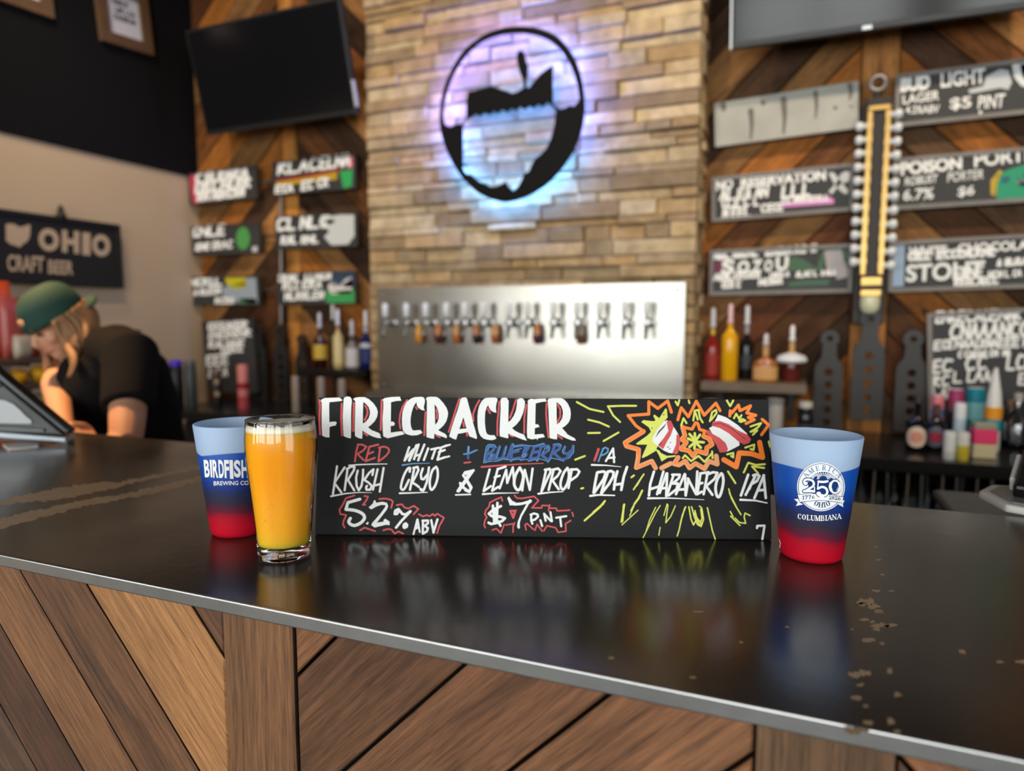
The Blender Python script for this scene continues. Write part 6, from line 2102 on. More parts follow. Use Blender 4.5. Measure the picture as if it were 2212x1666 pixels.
MB().lathe([(0, 0.1352), (0.027, 0.1352), (0.027, 0.152), (0, 0.156)], 22).build('canister_lid', gmat((130, 130, 132), 0.3), t, smooth=True)
for px, nm in ((1537, 'nearest the pier'), (1617, 'farther from the pier')):
    t = thing('pale_mug', 'small pale mug under the right wall shelf, %s' % nm, 'mug', at(px, ZC, 2.66), 0.4, None)
    MB().lathe([(0, 0), (0.026, 0), (0.03, 0.006), (0.032, 0.12), (0.029, 0.12), (0.027, 0.01), (0, 0.008)], 20).build('mug_body', gmat((170, 172, 174), 0.4), t, smooth=True)
    MB().tube([(0.03, 0, 0.095), (0.052, 0, 0.09), (0.056, 0, 0.06), (0.05, 0, 0.03), (0.03, 0, 0.024)], 0.004, 8).build('mug_handle', gmat((170, 172, 174), 0.4), t, smooth='all')

# ------------------------------------------------------------------ flight paddles leaning on the wall
M_pad = mat('dark_grey_paddle', (0.030, 0.027, 0.026), 0.5, var=0.2, vs=14)
M_pad2 = mat('black_paddle', (0.013, 0.012, 0.012), 0.5, var=0.2, vs=14)


def paddle(label, px, ytop, ybot, wpx, m_, y, group, holes=5):
    a, b_ = ony(px, ytop, y), ony(px, ybot, y)
    x = b_.x
    z0 = max(b_.z, ZC) if ybot > 915 else b_.z
    h = a.z - z0
    w = wpx / 1480 * 2.75
    t = thing('flight_paddle', label, 'flight paddle', (x, y, z0), 0, group)
    hw = w / 2
    prof = [(-hw + 0.006, 0), (hw - 0.006, 0), (hw, 0.006), (hw, h * 0.60), (hw * 0.92, h * 0.655), (hw * 0.62, h * 0.71), (hw * 0.50, h * 0.76), (hw * 0.52, h * 0.82)]
    for i in range(9):
        an = -0.9 + (PI + 1.8) * i / 8
        prof.append((hw * 0.68 * math.cos(an), h - hw * 0.68 + hw * 0.68 * math.sin(an)))
    prof += [(-p[0], p[1]) for p in prof[7:1:-1]]
    hl = [[(0.011 * math.cos(2 * PI * k_ / 14), h - hw * 0.68 + 0.011 * math.sin(2 * PI * k_ / 14)) for k_ in range(14)][::-1]]
    for i in range(holes):
        zc = h * (0.08 + 0.50 * i / (holes - 1))
        hl.append([(0.014 * math.cos(2 * PI * k_ / 14), zc + 0.014 * math.sin(2 * PI * k_ / 14)) for k_ in range(14)][::-1])
    MB().prism([prof] + hl, lambda u_, v_, h_: Vector((u_, -h_, v_)), 0, 0.018).build('paddle_board', m_, t)
    return t


G = 'dark flight paddles on the right wall'
paddle('brownish black flight paddle standing against the wall, nearest the bottle shelf', 1784, 712, 928, 52, M_pad2 if False else M_pad, 2.835, G)
paddle('dark flight paddle hanging below the brass column between two others', 1869, 668, 905, 56, M_pad, 2.80, G)
paddle('dark grey flight paddle standing against the wall beside the tall menu board', 1961, 712, 932, 54, M_pad, 2.835, G)
G = 'black flight paddles on the left wall'
for px, yt, w_, nm in ((568, 700, 54, 'beside the smudged chalk menu'), (616, 704, 50, 'in the middle of three left of the pier'), (660, 722, 42, 'beside the yellow-labelled bottle')):
    paddle('black flight paddle standing against the wall, ' + nm, px, yt, 925, w_, M_pad2, 2.84, G)

# ------------------------------------------------------------------ left end of the back counter
def plain(name, label, cat, px, yy, h, r, c, capc=None, rough=0.4, caph=0.02):
    t = thing(name, label, cat, at(px, ZC, yy))
    MB().lathe([(0, 0), (r * 0.94, 0), (r, 0.004), (r, h - 0.006), (r * 0.9, h), (0, h)], 20).build('body', gmat(c, rough), t, smooth=True)
    if capc:
        MB().lathe([(0, h + 0.0002), (r * 0.96, h + 0.0002), (r * 0.96, h + caph), (r * 0.7, h + caph + 0.004), (0, h + caph + 0.004)], 20).build('cap', gmat(capc, 0.35), t, smooth=True)
    return t


t = plain('tall_can', 'tall can patterned pink and red on the left end of the back counter', 'can', 524, 2.52, 0.21, 0.026, (205, 120, 110))
MB().lathe([(0.0262, 0.095), (0.0268, 0.095), (0.0268, 0.125), (0.0262, 0.125)], 20).build('red_band', gmat((150, 20, 35), 0.5), t)
MB().lathe([(0.0262, 0.0), (0.0268, 0.0), (0.0268, 0.06), (0.0262, 0.06)], 20).build('dark_red_foot', gmat((165, 60, 60), 0.5), t)
t = plain('dark_bottle', 'dark bottle with two pale round labels beside the pink can', 'bottle', 467, 2.52, 0.16, 0.024, (30, 22, 22), (120, 95, 80))
for zz in (0.065, 0.125):
    round_label(t, 0.024, zz, (150, 120, 95), (165, 140, 115), 0.014)
for px, yy, h in ((637, 2.50, 0.150), (692, 2.50, 0.150), (737, 2.50, 0.145)):
    plain('pale_cylinder_bottle', {637: 'slim pale rounded bottle on the back counter, left one of three in a row', 692: 'slim pale rounded bottle on the back counter, middle one of three in a row', 737: 'slim pale rounded bottle on the back counter, nearest the drip tray'}[px], 'bottle', px, yy, h, 0.0165, (168, 150, 132), (175, 160, 145), 0.5, 0.012)['group'] = 'slim pale bottles on the back counter'
plain('black_dispenser', 'black dispenser with a purple top at the left end of the back counter', 'dispenser', 380, 2.40, 0.205, 0.030, (10, 10, 11), (70, 30, 190), caph=0.022)
plain('grey_bottle', 'grey-green bottle beside the black dispenser', 'bottle', 411, 2.46, 0.205, 0.026, (58, 66, 62), (95, 95, 98))
plain('purple_cup', 'short purple cup beside the black dispenser', 'cup', 350, 2.41, 0.19, 0.028, (88, 60, 120))

# ------------------------------------------------------------------ left wall: pictures, sign, snack rack
M_pframe = mat('brown_picture_frame', (0.11, 0.06, 0.03), 0.55, var=0.3, vs=25)
XW = WX + 0.012
M_paperw = mat('white_print', (0.62, 0.62, 0.66), 0.6)


def onxw(px, py, x):
    return onx(px, py, x)


def picture(label, quad, inner, x):
    t, w, h, f = panel('picture_frame', label, 'picture', quad, x, 'framed prints on the black wall', onxw)
    fr = MB()
    e = min(0.05, w * 0.2)
    for a, b_ in (((-w / 2, h / 2 - e, -0.012), (w / 2, h / 2, 0.012)), ((-w / 2, -h / 2, -0.012), (w / 2, -h / 2 + e, 0.012)), ((-w / 2, -h / 2 + e, -0.012), (-w / 2 + e, h / 2 - e, 0.012)), ((w / 2 - e, -h / 2 + e, -0.012), (w / 2, h / 2 - e, 0.012))):
        fr.box2(a, b_)
    fr.build('frame', M_pframe, t)
    MB().box2((-w / 2 + e, -h / 2 + e, -0.008), (w / 2 - e, h / 2 - e, -0.003)).build('print', M_paperw, t)
    m = MB()
    for i in range(3):
        scrawl(m, lambda u_, v_, h_: Vector((u_, -v_, h_)), (-w * 0.18, h * (-0.16 + 0.12 * i)), (w * 0.2, h * (-0.16 + 0.12 * i)), h * 0.07, 0.006, h=-0.0025)
    m.build('printed_text', M_darkframe, t)
    return t


zt = onx(215, 0, XW + 0.013).z
picture('brown wooden frame with a white print, on the black upper wall near the corner', [(208, -55), (322, -10), (322, 118), (210, 84)], None, XW + 0.013)
picture('brown wooden frame of which only the lower corner shows, at the top left', [(-30, -130), (108, -70), (109, 38), (-30, -8)], None, XW + 0.013)

M_smetal = mat('black_metal_sign', (0.020, 0.0185, 0.018), 0.55, spec=0.2, var=0.1, vs=6)
M_tan = mat('tan_cut_lettering', (0.50, 0.37, 0.24), 0.6)
t, w, h, f = panel('metal_wall_sign', 'black metal sign reading OHIO CRAFT BEER on the beige wall above the bartender', 'sign', [(-70, 443), (258, 486), (262, 624), (-70, 608)], WX + 0.03, None, onxw)
MB().box2((-w / 2, -h / 2, -0.006), (w / 2, h / 2, 0)).build('sign_plate', M_smetal, t)
rmf = MB()
e = 0.016
for a, b_ in (((-w / 2, h / 2 - e, 0.0001), (w / 2, h / 2, 0.012)), ((-w / 2, -h / 2, 0.0001), (w / 2, -h / 2 + e, 0.012)), ((-w / 2, -h / 2 + e, 0.0001), (-w / 2 + e, h / 2 - e, 0.012)), ((w / 2 - e, -h / 2 + e, 0.0001), (w / 2, h / 2 - e, 0.012))):
    rmf.box2(a, b_)
rmf.build('raised_rim', M_smetal, t)
fin = f(131, 470, 0)
MB().lathe([(0, 0), (0.02, 0), (0.022, 0.01), (0.012, 0.024), (0.014, 0.034), (0.004, 0.055), (0, 0.056)], 14, Matrix.Translation(Vector((fin.x, h / 2 - 0.002, 0.004))) @ Matrix.Rotation(-PI / 2, 4, 'X')).build('finial', M_iron, t, smooth=True)
for x in (-w * 0.4, w * 0.4):
    MB().tube([(x, 0, -0.0061), (x, 0, -0.0295)], 0.006, 8).build('standoff', M_iron, t)
m = MB()


def q8(x, y):
    return (x / 7.9, 440 + y / 7.9)


for ch, q in (('O', [(655, 405), (1005, 440), (1005, 830), (655, 795)]), ('H', [(1055, 445), (1350, 475), (1350, 860), (1055, 825)]), ('I', [(1400, 490), (1540, 502), (1540, 888), (1400, 872)]), ('O', [(1570, 510), (1880, 540), (1880, 915), (1570, 890)]),
              ('CRAFT', [(120, 865), (750, 905), (750, 1180), (125, 1155)]), ('BEER', [(820, 960), (1250, 985), (1250, 1215), (820, 1195)])):
    text_on(m, ch, [q8(*p) for p in q], f, 0.0008, 0.06 if len(ch) == 1 else 0.03)
ohio = [(95, 350), (170, 340), (250, 350), (310, 395), (360, 400), (420, 380), (490, 355), (515, 360), (515, 470), (505, 570), (460, 650), (390, 690), (335, 748), (270, 720), (170, 690), (100, 625)]
m.prism([[(f(*q8(*p), 0).x, f(*q8(*p), 0).y) for p in ohio][::-1]], lambda u_, v_, h_: Vector((u_, v_, h_)), 0.0008, 0.0008)
m.build('cut_lettering', M_tan, t)
t, w, h, f = panel('wall_card', 'small dark green card on the beige wall behind the bartender\'s shoulder', 'card', [(262, 708), (303, 713), (304, 752), (262, 748)], WX + 0.006, None, onxw)
MB().box2((-w / 2, -h / 2, -0.005), (w / 2, h / 2, 0)).build('card', gmat((38, 50, 38), 0.5), t)
m = MB()
m.ball((0.02, -0.01, 0.0), (w * 0.22, h * 0.2, 0.002), 10, 6)
m.build('card_print', gmat((120, 115, 100), 0.5), t)

M_rack = mat('brown_rack_board', (0.085, 0.05, 0.032), 0.6, var=0.3, vs=12)
ra, rb_ = 1.55, onx(128, 800, -2.72).y
ZR = [onx(40, py, -2.73).z for py in (776, 832, 905)]
for zz, nm in zip(ZR, ('top', 'middle', 'lowest')):
    rk = thing('wall_shelf', nm + ' brown snack shelf on the beige wall behind the bartender', 'shelf', (-2.87, 2.0, zz))
    MB().box2((-3.03, ra, zz - 0.02), (-2.72, rb_, zz)).build('shelf_board', M_rack, rk, world=True, bevel=0.002)
    for yy in (ra + 0.06, rb_ - 0.08):
        MB().box2((-3.03, yy, zz - 0.035), (-2.80, yy + 0.02, zz - 0.0201)).build('bracket', M_iron, rk, world=True)
G = 'snacks and bottles on the snack shelves'
M_snack = {}


def pillow(name, label, px, py, x, w, h, d, c, zc=None):
    p = onx(px, py, x)
    t = thing(name, label, 'snack', (p.x, p.y, zc if zc is not None else p.z), 0, G)
    mb = MB()
    nu, nv = 10, 8
    for sgn in (1, -1):
        b0 = len(mb.v)
        for i in range(nu + 1):
            for j in range(nv + 1):
                a, b_ = i / nu * 2 - 1, j / nv * 2 - 1
                bulge = (1 - a ** 4) * (1 - b_ ** 4)
                mb.v.append(Vector((sgn * d / 2 * bulge ** 0.6, a * w / 2 * (1 - 0.06 * abs(b_)), h / 2 + b_ * h / 2)))
        for i in range(nu):
            for j in range(nv):
                q = (b0 + i * (nv + 1) + j, b0 + (i + 1) * (nv + 1) + j, b0 + (i + 1) * (nv + 1) + j + 1, b0 + i * (nv + 1) + j + 1)
                mb.face(q if sgn > 0 else q[::-1])
    mb.build('bag', gmat(c, 0.35), t, smooth='all')
    return t


for nm, lab, px, w, h, c, yy, z in (
        ('snack_bag', 'orange bag on the top snack shelf, at the frame edge', 2, 0.10, 0.30, (215, 80, 25), -2.86, ZR[0]),
        ('snack_bag', 'pinkish red bag on the top snack shelf beside the orange bag', 26, 0.075, 0.235, (170, 75, 70), -2.80, ZR[0]),
        ('snack_bag', 'dull red bag with a pale top on the snack shelf, second from the orange bag', 46, 0.08, 0.21, (150, 60, 50), -2.88, ZR[0]),
        ('snack_bag', 'bright red-orange bag on the top snack shelf nearest the bartender\'s face', 66, 0.085, 0.18, (190, 85, 60), -2.82, ZR[0]),
        ('snack_bag', 'grey and white bag low in front of the red bags', 48, 0.07, 0.09, (175, 160, 140), -2.76, ZR[0])):
    pillow(nm, lab, px, 740, yy, w, h, 0.05, c, z)
for nm, px, py, r_, c, lab in (('lemon', 48, 817, 0.030, (215, 150, 15), 'yellow lemon on the middle snack shelf'), ('lemon', 93, 813, 0.034, (225, 165, 10), 'large yellow lemon on the snack shelf nearest the bartender\'s chin'), ('lemon', 12, 812, 0.026, (200, 130, 20), 'yellow lemon on the middle snack shelf at the frame edge')):
    p = onx(px, py, -2.74)
    t = thing('lemon', lab, 'fruit', (-2.76, p.y, ZR[1]), 0, 'lemons on the snack shelf')
    MB().ball((0, 0, r_), (r_, r_ * 1.15, r_), 18, 12).build('lemon_body', gmat(c, 0.45), t, smooth='all')
    MB().ball((0, r_ * 1.15, r_), (0.006, 0.008, 0.006), 10, 6).build('lemon_tip', gmat((190, 140, 20), 0.5), t, smooth='all')
plain2 = (('pink_can', 'magenta can on the lowest snack shelf', 'can', 30, -2.74, (165, 45, 85), ZR[2], 0.10), ('green_can', 'yellow-green can on the lowest snack shelf', 'can', 78, -2.76, (150, 150, 50), ZR[2], 0.075), ('orange_bottle', 'orange bottle on the lowest snack shelf beside the bartender\'s forearm', 'bottle', 112, -2.74, (205, 125, 25), ZR[2], 0.06))
for nm, lab, cat, px, x, c, z, h in plain2:
    p = onx(px, 850, x)
    t = thing(nm, lab, cat, (x, p.y, z), 0, G)
    MB().lathe([(0, 0), (0.034, 0), (0.036, 0.004), (0.036, h - 0.01), (0.03, h), (0, h)], 20).build('body', gmat(c, 0.4), t, smooth=True)
    MB().lathe([(0, h + 0.0002), (0.028, h + 0.0002), (0.028, h + 0.012), (0, h + 0.014)], 16).build('cap', gmat((150, 140, 120), 0.4), t, smooth=True)
# ================================================================== the bartender bending behind the bar
M_skin = mat('skin', (0.56, 0.29, 0.18), 0.55, sss=0.25)
M_shirt = mat('black_t_shirt', (0.0085, 0.0075, 0.008), 0.9, spec=0.12, bump=0.25, bs=40)
M_cap = mat('dark_green_cap', (0.012, 0.05, 0.038), 0.8, bump=0.2, bs=120)
M_hair = mat('light_brown_hair', (0.26, 0.13, 0.055), 0.55, var=0.35, vs=60)
M_jean = mat('dark_trousers', (0.02, 0.022, 0.03), 0.8)
UZ = Vector((0, 0, 1))
FH = Vector((FWD.x, FWD.y, 0)).normalized()          # level view direction
base = atd(275, 1150, 2.2)
ps = thing('person', 'person in a backward green cap and black t-shirt bending over behind the bar', 'person', (base.x, base.y, 0))


def remesh(o, vox):
    m = o.modifiers.new('remesh', 'REMESH')
    m.mode = 'VOXEL'
    m.voxel_size = vox
    m.use_smooth_shade = True
    s_ = o.modifiers.new('smooth', 'SMOOTH')
    s_.factor = 0.5
    s_.iterations = 4
    return o


hd = (RGT * -0.60 - FH * 0.80).normalized()
pit = math.radians(32)
hf = hd * math.cos(pit) - UZ * math.sin(pit)
hu = UZ * math.cos(pit) + hd * math.sin(pit)
hl_ = hu.cross(hf)
HC = atd(124, 700, 2.06)
HS = 0.84
HM = Matrix.Translation(HC) @ Matrix((hl_, hf, hu)).transposed().to_4x4()   # x = her left, y = face, z = crown


def hp(x, y, z):
    return HM @ (Vector((x, y, z)) * HS)


R3 = HM.to_3x3() * HS
sk = MB()
sk.ball(hp(0, -0.008, 0.035), (0.076, 0.094, 0.088), 20, 14, R3)
sk.ball(hp(0, 0.018, -0.035), (0.060, 0.066, 0.072), 18, 12, R3)
sk.ball(hp(0, 0.050, -0.088), (0.032, 0.030, 0.026), 14, 10, R3)
for s_ in (-1, 1):
    sk.ball(hp(s_ * 0.038, 0.052, -0.022), (0.026, 0.026, 0.024), 12, 8, R3)
    sk.ball(hp(s_ * 0.030, 0.074, 0.024), (0.028, 0.014, 0.009), 12, 8, R3)
    sk.ball(hp(s_ * 0.077, -0.008, -0.008), (0.009, 0.020, 0.032), 10, 8, R3)
sk.tube([hp(0, 0.078, 0.012), hp(0, 0.096, -0.018), hp(0, 0.102, -0.032)], [0.009, 0.012, 0.014], 10)
sk.tube([hp(0, 0.098, -0.030), hp(0, 0.080, -0.040)], [0.013, 0.012], 10)
sk.tube([hp(-0.022, 0.068, -0.062), hp(0, 0.080, -0.058), hp(0.022, 0.068, -0.062)], [0.006, 0.010, 0.006], 8)
sk.tube([hp(-0.018, 0.068, -0.070), hp(0, 0.078, -0.070), hp(0.018, 0.068, -0.070)], [0.005, 0.009, 0.005], 8)
NB = atd(205, 742, 2.14)
sk.tube([hp(0, -0.03, -0.05), hp(0, -0.045, -0.095), NB], [0.052, 0.054, 0.062], 14)
# left arm (nearer the camera): sleeve to above the elbow, bare below
SL, EL = atd(283, 776, 1.99), atd(272, 958, 1.84)
WL = EL + RGT * -0.20 + FH * -0.12 - UZ * 0.10
sk.tube([SL, SL.lerp(EL, 0.5), SL.lerp(EL, 0.85), EL], [0.055, 0.050, 0.044, 0.040], 14)
sk.tube([EL, EL.lerp(WL, 0.35), WL], [0.041, 0.041, 0.027], 14)


def hand(mb, w, d, nrm, curl, k=1.0, thumb=1):
    """a hand from the wrist w along d, palm normal nrm; fingers bend towards the palm by curl at each knuckle"""
    d = d.normalized()
    nrm = (nrm - d * nrm.dot(d)).normalized()
    s_ = d.cross(nrm)
    mb.tube([w, w + d * 0.035 * k, w + d * 0.075 * k], [0.026 * k, 0.034 * k, 0.036 * k], 12, True, (nrm, 0.5))
    for i, (o_, ln) in enumerate(((-0.030, 0.068), (-0.010, 0.080), (0.010, 0.076), (0.029, 0.060))):
        p = w + d * 0.074 * k + s_ * o_ * k
        pts, a = [p - d * 0.015], 0.0
        for j in range(3):
            a += curl * (0.8 if j == 0 else 1.0)
            p = p + (d * math.cos(a) + nrm * math.sin(a)) * ln * k * (0.45, 0.32, 0.25)[j]
            pts.append(p)
        mb.tube(pts, [0.0092 * k, 0.0092 * k, 0.0084 * k, 0.007 * k], 8)
    p = w + d * 0.02 * k - s_ * thumb * 0.026 * k
    q = p + (d * 0.7 - s_ * thumb * 0.7).normalized() * 0.032 * k + nrm * 0.008 * k
    r_ = q + (d * 0.9 + nrm * 0.5).normalized() * 0.030 * k
    e = r_ + (d * 0.7 + nrm * 0.8 + s_ * thumb * 0.3).normalized() * 0.022 * k
    mb.tube([p, q, r_, e], [0.012 * k, 0.0115 * k, 0.010 * k, 0.0075 * k], 8)


hand(sk, WL, (WL - EL), UZ * -1, 0.35)
# right arm: forearm comes down to a loose fist at the bar edge
SR, ER, WR = atd(170, 775, 2.30), atd(120, 828, 2.12), atd(139, 928, 1.83)
sk.tube([SR, SR.lerp(ER, 0.6), ER], [0.055, 0.048, 0.041], 14)
sk.tube([ER, ER.lerp(WR, 0.3), WR], [0.040, 0.036, 0.025], 14)
hand(sk, WR, atd(172, 926, 1.80) - WR, (UZ * -0.8 - FH * 0.3), 0.95)
# trunk and legs under the clothes
sk.tube([NB, atd(225, 790, 2.14), atd(262, 950, 2.17), atd(275, 1130, 2.2)], [0.10, 0.14, 0.13, 0.13], 18, True, (FH, 0.7))
PV = atd(275, 1130, 2.2)
for s_ in (-1, 1):
    hip = PV + RGT * 0.09 * s_ - UZ * 0.02
    kn = Vector((hip.x, hip.y, 0)) + RGT * 0.02 * s_ - FH * 0.05 + UZ * 0.46
    an = Vector((hip.x, hip.y, 0.08)) + RGT * 0.03 * s_
    sk.tube([hip, kn, an], [0.075, 0.052, 0.036], 14)
    sk.tube([an - UZ * 0.02, an - UZ * 0.045 + hd * 0.13], [0.04, 0.034], 10)
bo = remesh(sk.build('body', M_skin, ps, world=True, smooth='all'), 0.0055)
# eyes, brows and lips
for s_ in (-1, 1):
    MB().ball(hp(s_ * 0.030, 0.079, 0.004), (0.014, 0.007, 0.005), 12, 8, R3).build('eye', mat('eye', (0.03, 0.02, 0.018), 0.3), ps, smooth='all', world=True)
    MB().tube([hp(s_ * 0.012, 0.091, 0.025), hp(s_ * 0.032, 0.090, 0.029), hp(s_ * 0.052, 0.074, 0.024)], [0.004, 0.004, 0.003], 8).build('eyebrow', M_hair, ps, smooth='all', world=True)
MB().tube([hp(-0.022, 0.0745, -0.066), hp(0, 0.088, -0.064), hp(0.022, 0.0745, -0.066)], [0.003, 0.0055, 0.003], 8).build('lips', mat('lips', (0.42, 0.13, 0.11), 0.4), ps, smooth='all', world=True)
# cap worn backwards
cp = MB()
rows, cols = 12, 40
b0 = len(cp.v)
for i in range(rows + 1):
    a = i / rows * (PI / 2)
    for j in range(cols):
        q = 2 * PI * j / cols
        k = math.cos(a) ** 0.72
        z = 0.030 + 0.108 * math.sin(a) ** 0.95
        cp.v.append(hp(0.087 * k * math.cos(q), -0.008 + 0.106 * k * math.sin(q), z + 0.012 * math.cos(q * 1.0 + PI / 2) * (1 - i / rows)))
for i in range(rows):
    for j in range(cols):
        cp.face((b0 + i * cols + j, b0 + i * cols + (j + 1) % cols, b0 + (i + 1) * cols + (j + 1) % cols, b0 + (i + 1) * cols + j))
cap_ = cp.build('cap', M_cap, ps, smooth='all', world=True)
so = cap_.modifiers.new('cloth', 'SOLIDIFY')
so.thickness = 0.003
MB().ball(hp(0, 0, 0.139), (0.007, 0.007, 0.004), 10, 6, R3).build('cap_button', M_cap, cap_, smooth='all', world=True)
bl_ = MB()
b0 = len(bl_.v)
for k, dz in ((0, 0.0), (1, 0.004)):
    for i in range(7):
        for j in range(13):
            u = (j / 12 - 0.5) * 2
            bl_.v.append(hp(0.075 * u * (1 - 0.25 * (i / 6) ** 2), -0.085 - 0.080 * (i / 6) * math.sqrt(max(0.0, 1 - (u * 0.85) ** 2)) + 0.03 * u * u * (1 - i / 6), 0.034 - 0.020 * u * u - 0.012 * (i / 6) + dz))
for i in range(6):
    for j in range(12):
        a = b0 + i * 13 + j
        bl_.face((a, a + 1, a + 14, a + 13))
        bl_.face((a + 91 + 13, a + 91 + 14, a + 91 + 1, a + 91))
ring = [b0 + j for j in range(13)] + [b0 + i * 13 + 12 for i in range(1, 7)] + [b0 + 6 * 13 + j for j in range(11, -1, -1)] + [b0 + i * 13 for i in range(5, 0, -1)]
for a, b_ in zip(ring, ring[1:] + ring[:1]):
    bl_.face((b_, a, a + 91, b_ + 91))
bl_.build('bill', M_cap, cap_, smooth='all', world=True)
sg = MB()
sg.ball(hp(0.004, 0.094, 0.062), (0.026, 0.006, 0.013), 16, 8, R3 @ Matrix.Rotation(0.25, 3, 'X'))
sg.build('strap_gap', M_skin, cap_, smooth='all', world=True)
sp_ = MB().tube([hp(-0.03, 0.092, 0.046), hp(0, 0.0995, 0.045), hp(0.03, 0.092, 0.046)], 0.005, 8)
sp_.build('cap_strap', M_cap, cap_, smooth='all', world=True)
# hair falling out from under the cap on both sides and behind
hr = MB()
random.seed(21)
for i in range(46):
    q = -PI / 2 + random.uniform(-1.95, 1.95)
    if abs(q + PI / 2) < 0.3 and i % 3:
        continue
    x, y = 0.080 * math.cos(q), -0.008 + 0.096 * math.sin(q)
    p0 = hp(x, y, 0.035)
    p1 = hp(x * 1.12, y * 1.10 - 0.006, -0.02)
    ln = random.uniform(0.05, 0.12)
    p2 = p1 - UZ * ln * 0.6 + (hl_ * x * 0.3)
    p3 = p2 - UZ * ln * 0.55 + hl_ * random.uniform(-0.012, 0.016) + hd * random.uniform(-0.01, 0.015)
    hr.tube(spline([p0, p1, p2, p3], 4), [0.012] * 4 + [0.013] * 4 + [0.012, 0.010, 0.008, 0.006, 0.003], 7)
for dx in (0.0, 0.012):
    hr.tube(spline([hp(0.074 + dx, 0.03, 0.03), hp(0.082 + dx, 0.045, -0.04), atd(158 + dx * 500, 775, 1.97), atd(146 + dx * 400, 815, 1.95)], 5), [0.009] * 10 + [0.007, 0.006, 0.005, 0.004, 0.003, 0.002], 7)
hr.build('hair', M_hair, ps, smooth='all', world=True)
# t-shirt
ts = MB()
ts.tube([atd(212, 742, 2.14), atd(222, 765, 2.14), atd(240, 810, 2.13), atd(262, 890, 2.14), atd(280, 985, 2.17), atd(282, 1090, 2.2)], [0.085, 0.135, 0.172, 0.178, 0.172, 0.172], 24, True, (FH, 0.72))
ts.ball(atd(212, 840, 2.08), (0.10, 0.10, 0.13), 16, 10)
ts.tube([atd(215, 758, 2.10), atd(255, 756, 2.05), SL + UZ * 0.012, SL.lerp(EL, 0.30), SL.lerp(EL, 0.60)], [0.07, 0.078, 0.078, 0.072, 0.068], 18)
ts.tube([atd(205, 762, 2.18), SR + UZ * 0.01, SR.lerp(ER, 0.55)], [0.075, 0.074, 0.066], 16)
sh = remesh(ts.build('t_shirt', M_shirt, ps, world=True, smooth='all'), 0.008)
tr = MB()
for s_ in (-1, 1):
    hip = PV + RGT * 0.085 * s_ + UZ * 0.08
    kn = Vector((hip.x, hip.y, 0)) + RGT * 0.02 * s_ - FH * 0.05 + UZ * 0.46
    an = Vector((hip.x, hip.y, 0.07)) + RGT * 0.03 * s_
    tr.tube([hip, hip - UZ * 0.15, kn, an], [0.115, 0.105, 0.075, 0.062], 16)
    tr.ball(an - UZ * 0.035 + hd * 0.06, (0.055, 0.055, 0.034), 12, 8)
    tr.tube([an - UZ * 0.025, an - UZ * 0.03 + hd * 0.15], [0.047, 0.04], 12)
remesh(tr.build('trousers', M_jean, ps, world=True, smooth='all'), 0.012)
# ================================================================== devices at the two ends of the bar
M_lgrey = mat('light_grey_plastic', (0.42, 0.44, 0.45), 0.3)
M_mgrey = mat('mid_grey_plastic', (0.10, 0.11, 0.11), 0.4)
M_blk = mat('gloss_black_plastic', (0.008, 0.008, 0.009), 0.25)
a0 = onz(160, 962, BAR)
b0_ = onz(-90, 944, BAR)
pu = -RGT
pn = Vector((0, 0, 1)).cross(pu)
if pn.dot(CAM - a0) < 0:
    pn = -pn
pos = thing('point_of_sale_terminal', 'black wedge-shaped till terminal with a light grey panel at the left end', 'till', (a0.x, a0.y, BAR))


def onpos(px, py):
    r_ = ray(px, py)
    p = CAM + r_ * ((a0 - CAM).dot(pn) / r_.dot(pn)) - a0
    return (p.dot(pu), p.z)


def pfn(u_, v_, h_):
    return a0 + pu * u_ + Vector((0, 0, v_)) + pn * h_


def pprism(pts, h0, h1, name, m, bev=0.0):
    h0 = max(h0, -0.026)
    pts = [(x - 9, y) for x, y in pts]
    l = [onpos(*p) for p in pts]
    ar = sum(l[i][0] * l[(i + 1) % len(l)][1] - l[(i + 1) % len(l)][0] * l[i][1] for i in range(len(l)))
    mb = MB().prism([l if ar > 0 else l[::-1]], pfn, h0, h1)
    return mb.build(name, m, pos, world=True, bevel=bev)


pprism([(148, 941), (10, 826), (-30, 790), (-110, 780), (-110, 932)], -0.085, 0.0, 'stand_body', M_blk, 0.003)
pprism([(79, 916), (79, 908), (66, 898), (55, 886), (40, 873), (20, 864), (-80, 858), (-80, 913)], 0.0002, 0.003, 'side_panel', M_lgrey, 0.001)
pprism([(106, 934), (106, 926), (8, 920), (-80, 917), (-80, 926)], 0.0002, 0.004, 'grey_band', M_mgrey, 0.001)
pprism([(154, 954), (154, 945), (0, 932.5), (-105, 926), (-105, 937)], -0.09, 0.006, 'base_edge', mat('silver_grey_edge', (0.30, 0.33, 0.36), 0.35, 0.5), 0.001)
pprism([(152, 961.6), (152, 955), (-100, 938.5), (-100, 944.8)], -0.08, -0.004, 'foot', M_blk)
pprism([(150, 939), (6, 822), (-34, 786), (-30, 775), (14, 813), (156, 931)], -0.095, -0.002, 'screen_slab', M_blk, 0.002)
pprism([(9, 838), (9, 827), (0, 822), (-20, 815), (-20, 832)], 0.0004, 0.005, 'painted_highlight', mat('highlight_white', (0.75, 0.77, 0.78), 0.3))  # bright highlight on the top corner, painted as a white piece
q = [onz(*p, BAR) for p in ((6, 963), (60, 958.5), (84, 962), (82, 967), (20, 975))]
rc = thing('receipt_slip', 'white paper slip lying on the bar below the till terminal', 'paper', (q[0].x, q[0].y, BAR))
m = MB()
m.prism([[(p.x, p.y) for p in q][::-1]], lambda u_, v_, h_: Vector((u_, v_, BAR + h_)), 0.0003, 0.0035)
for f_ in (0,):
    pass
m.build('paper', mat('white_paper', (0.72, 0.68, 0.66), 0.7), rc, world=True)

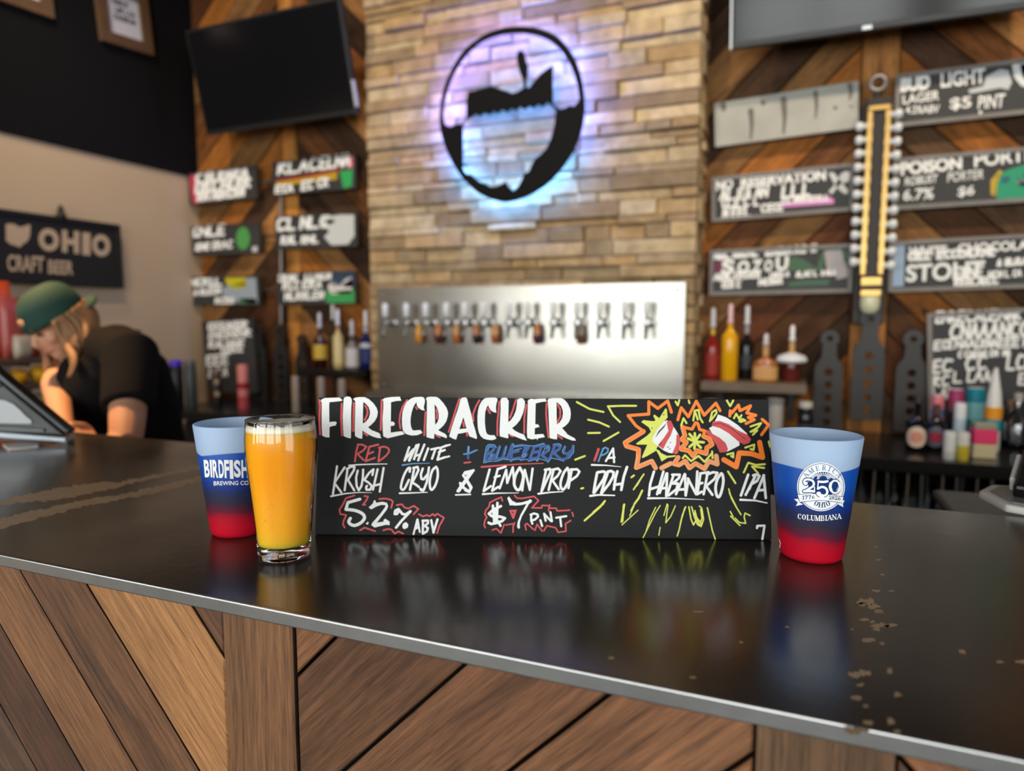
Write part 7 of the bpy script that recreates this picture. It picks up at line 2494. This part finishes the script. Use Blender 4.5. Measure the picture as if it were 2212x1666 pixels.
q = [onz(*p, BAR) for p in ((2113, 1076), (2140, 1062), (2400, 1076), (2400, 1150), (2172, 1108))]
ct = sum(q, Vector()) / len(q)
ty = thing('receipt_tray', 'white-edged tray with a dark insert lying on the right end of the bar', 'tray', (ct.x, ct.y, BAR))
l = [(p.x, p.y) for p in q][::-1]
ar = sum(l[i][0] * l[(i + 1) % len(l)][1] - l[(i + 1) % len(l)][0] * l[i][1] for i in range(len(l)))
l = l if ar > 0 else l[::-1]
MB().prism([l], lambda u_, v_, h_: Vector((u_, v_, BAR + h_)), 0.0002, 0.011).build('tray_slab', mat('cream_white_plastic', (0.72, 0.68, 0.64), 0.35), ty, world=True, bevel=0.004)
li = [(ct.x + (x - ct.x) * 0.80, ct.y + (y - ct.y) * 0.78) for x, y in l]
MB().prism([li], lambda u_, v_, h_: Vector((u_, v_, BAR + h_)), 0.0111, 0.0125).build('tray_insert', mat('grey_brown_insert', (0.20, 0.18, 0.165), 0.4, var=0.4, vs=18), ty, world=True)
cpos = onz(2262, 1074, BAR + 0.0125)
rot = Matrix.Rotation(-0.45, 4, 'X') @ Matrix.Rotation(0.25, 4, 'Y')
ctm = thing('card_terminal', 'black card terminal with a white side resting on the tray', 'card terminal', (cpos.x, cpos.y + 0.03, BAR + 0.0125), -0.35)
MB().box((0.01, 0, 0.03), (0.07, 0.13, 0.02), Matrix.Rotation(0.35, 3, 'X')).build('terminal_body', M_blk, ctm, bevel=0.005)
MB().box((-0.0285, 0.0, 0.024), (0.006, 0.07, 0.02), Matrix.Rotation(0.35, 3, 'X')).build('white_side', mat('white_side_plastic', (0.74, 0.72, 0.68), 0.4), ctm, bevel=0.002)
MB().box((0, -0.035, 0.005), (0.05, 0.03, 0.0096)).box((0, 0.045, 0.0125), (0.05, 0.03, 0.025)).build('terminal_foot', M_blk, ctm)
bn = thing('grey_bin', 'dark grey bin standing behind the bar at the right', 'bin', (0.36, 1.42, 0))
MB().box2((0.28, 1.30, 0), (0.52, 1.60, 0.955)).build('bin_body', mat('dark_grey_green', (0.055, 0.062, 0.06), 0.45), bn, world=True, bevel=0.01)
MB().box2((0.275, 1.295, 0.9552), (0.525, 1.605, 0.975)).build('bin_lid', mat('dark_grey_lid', (0.075, 0.082, 0.08), 0.4), bn, world=True, bevel=0.006)
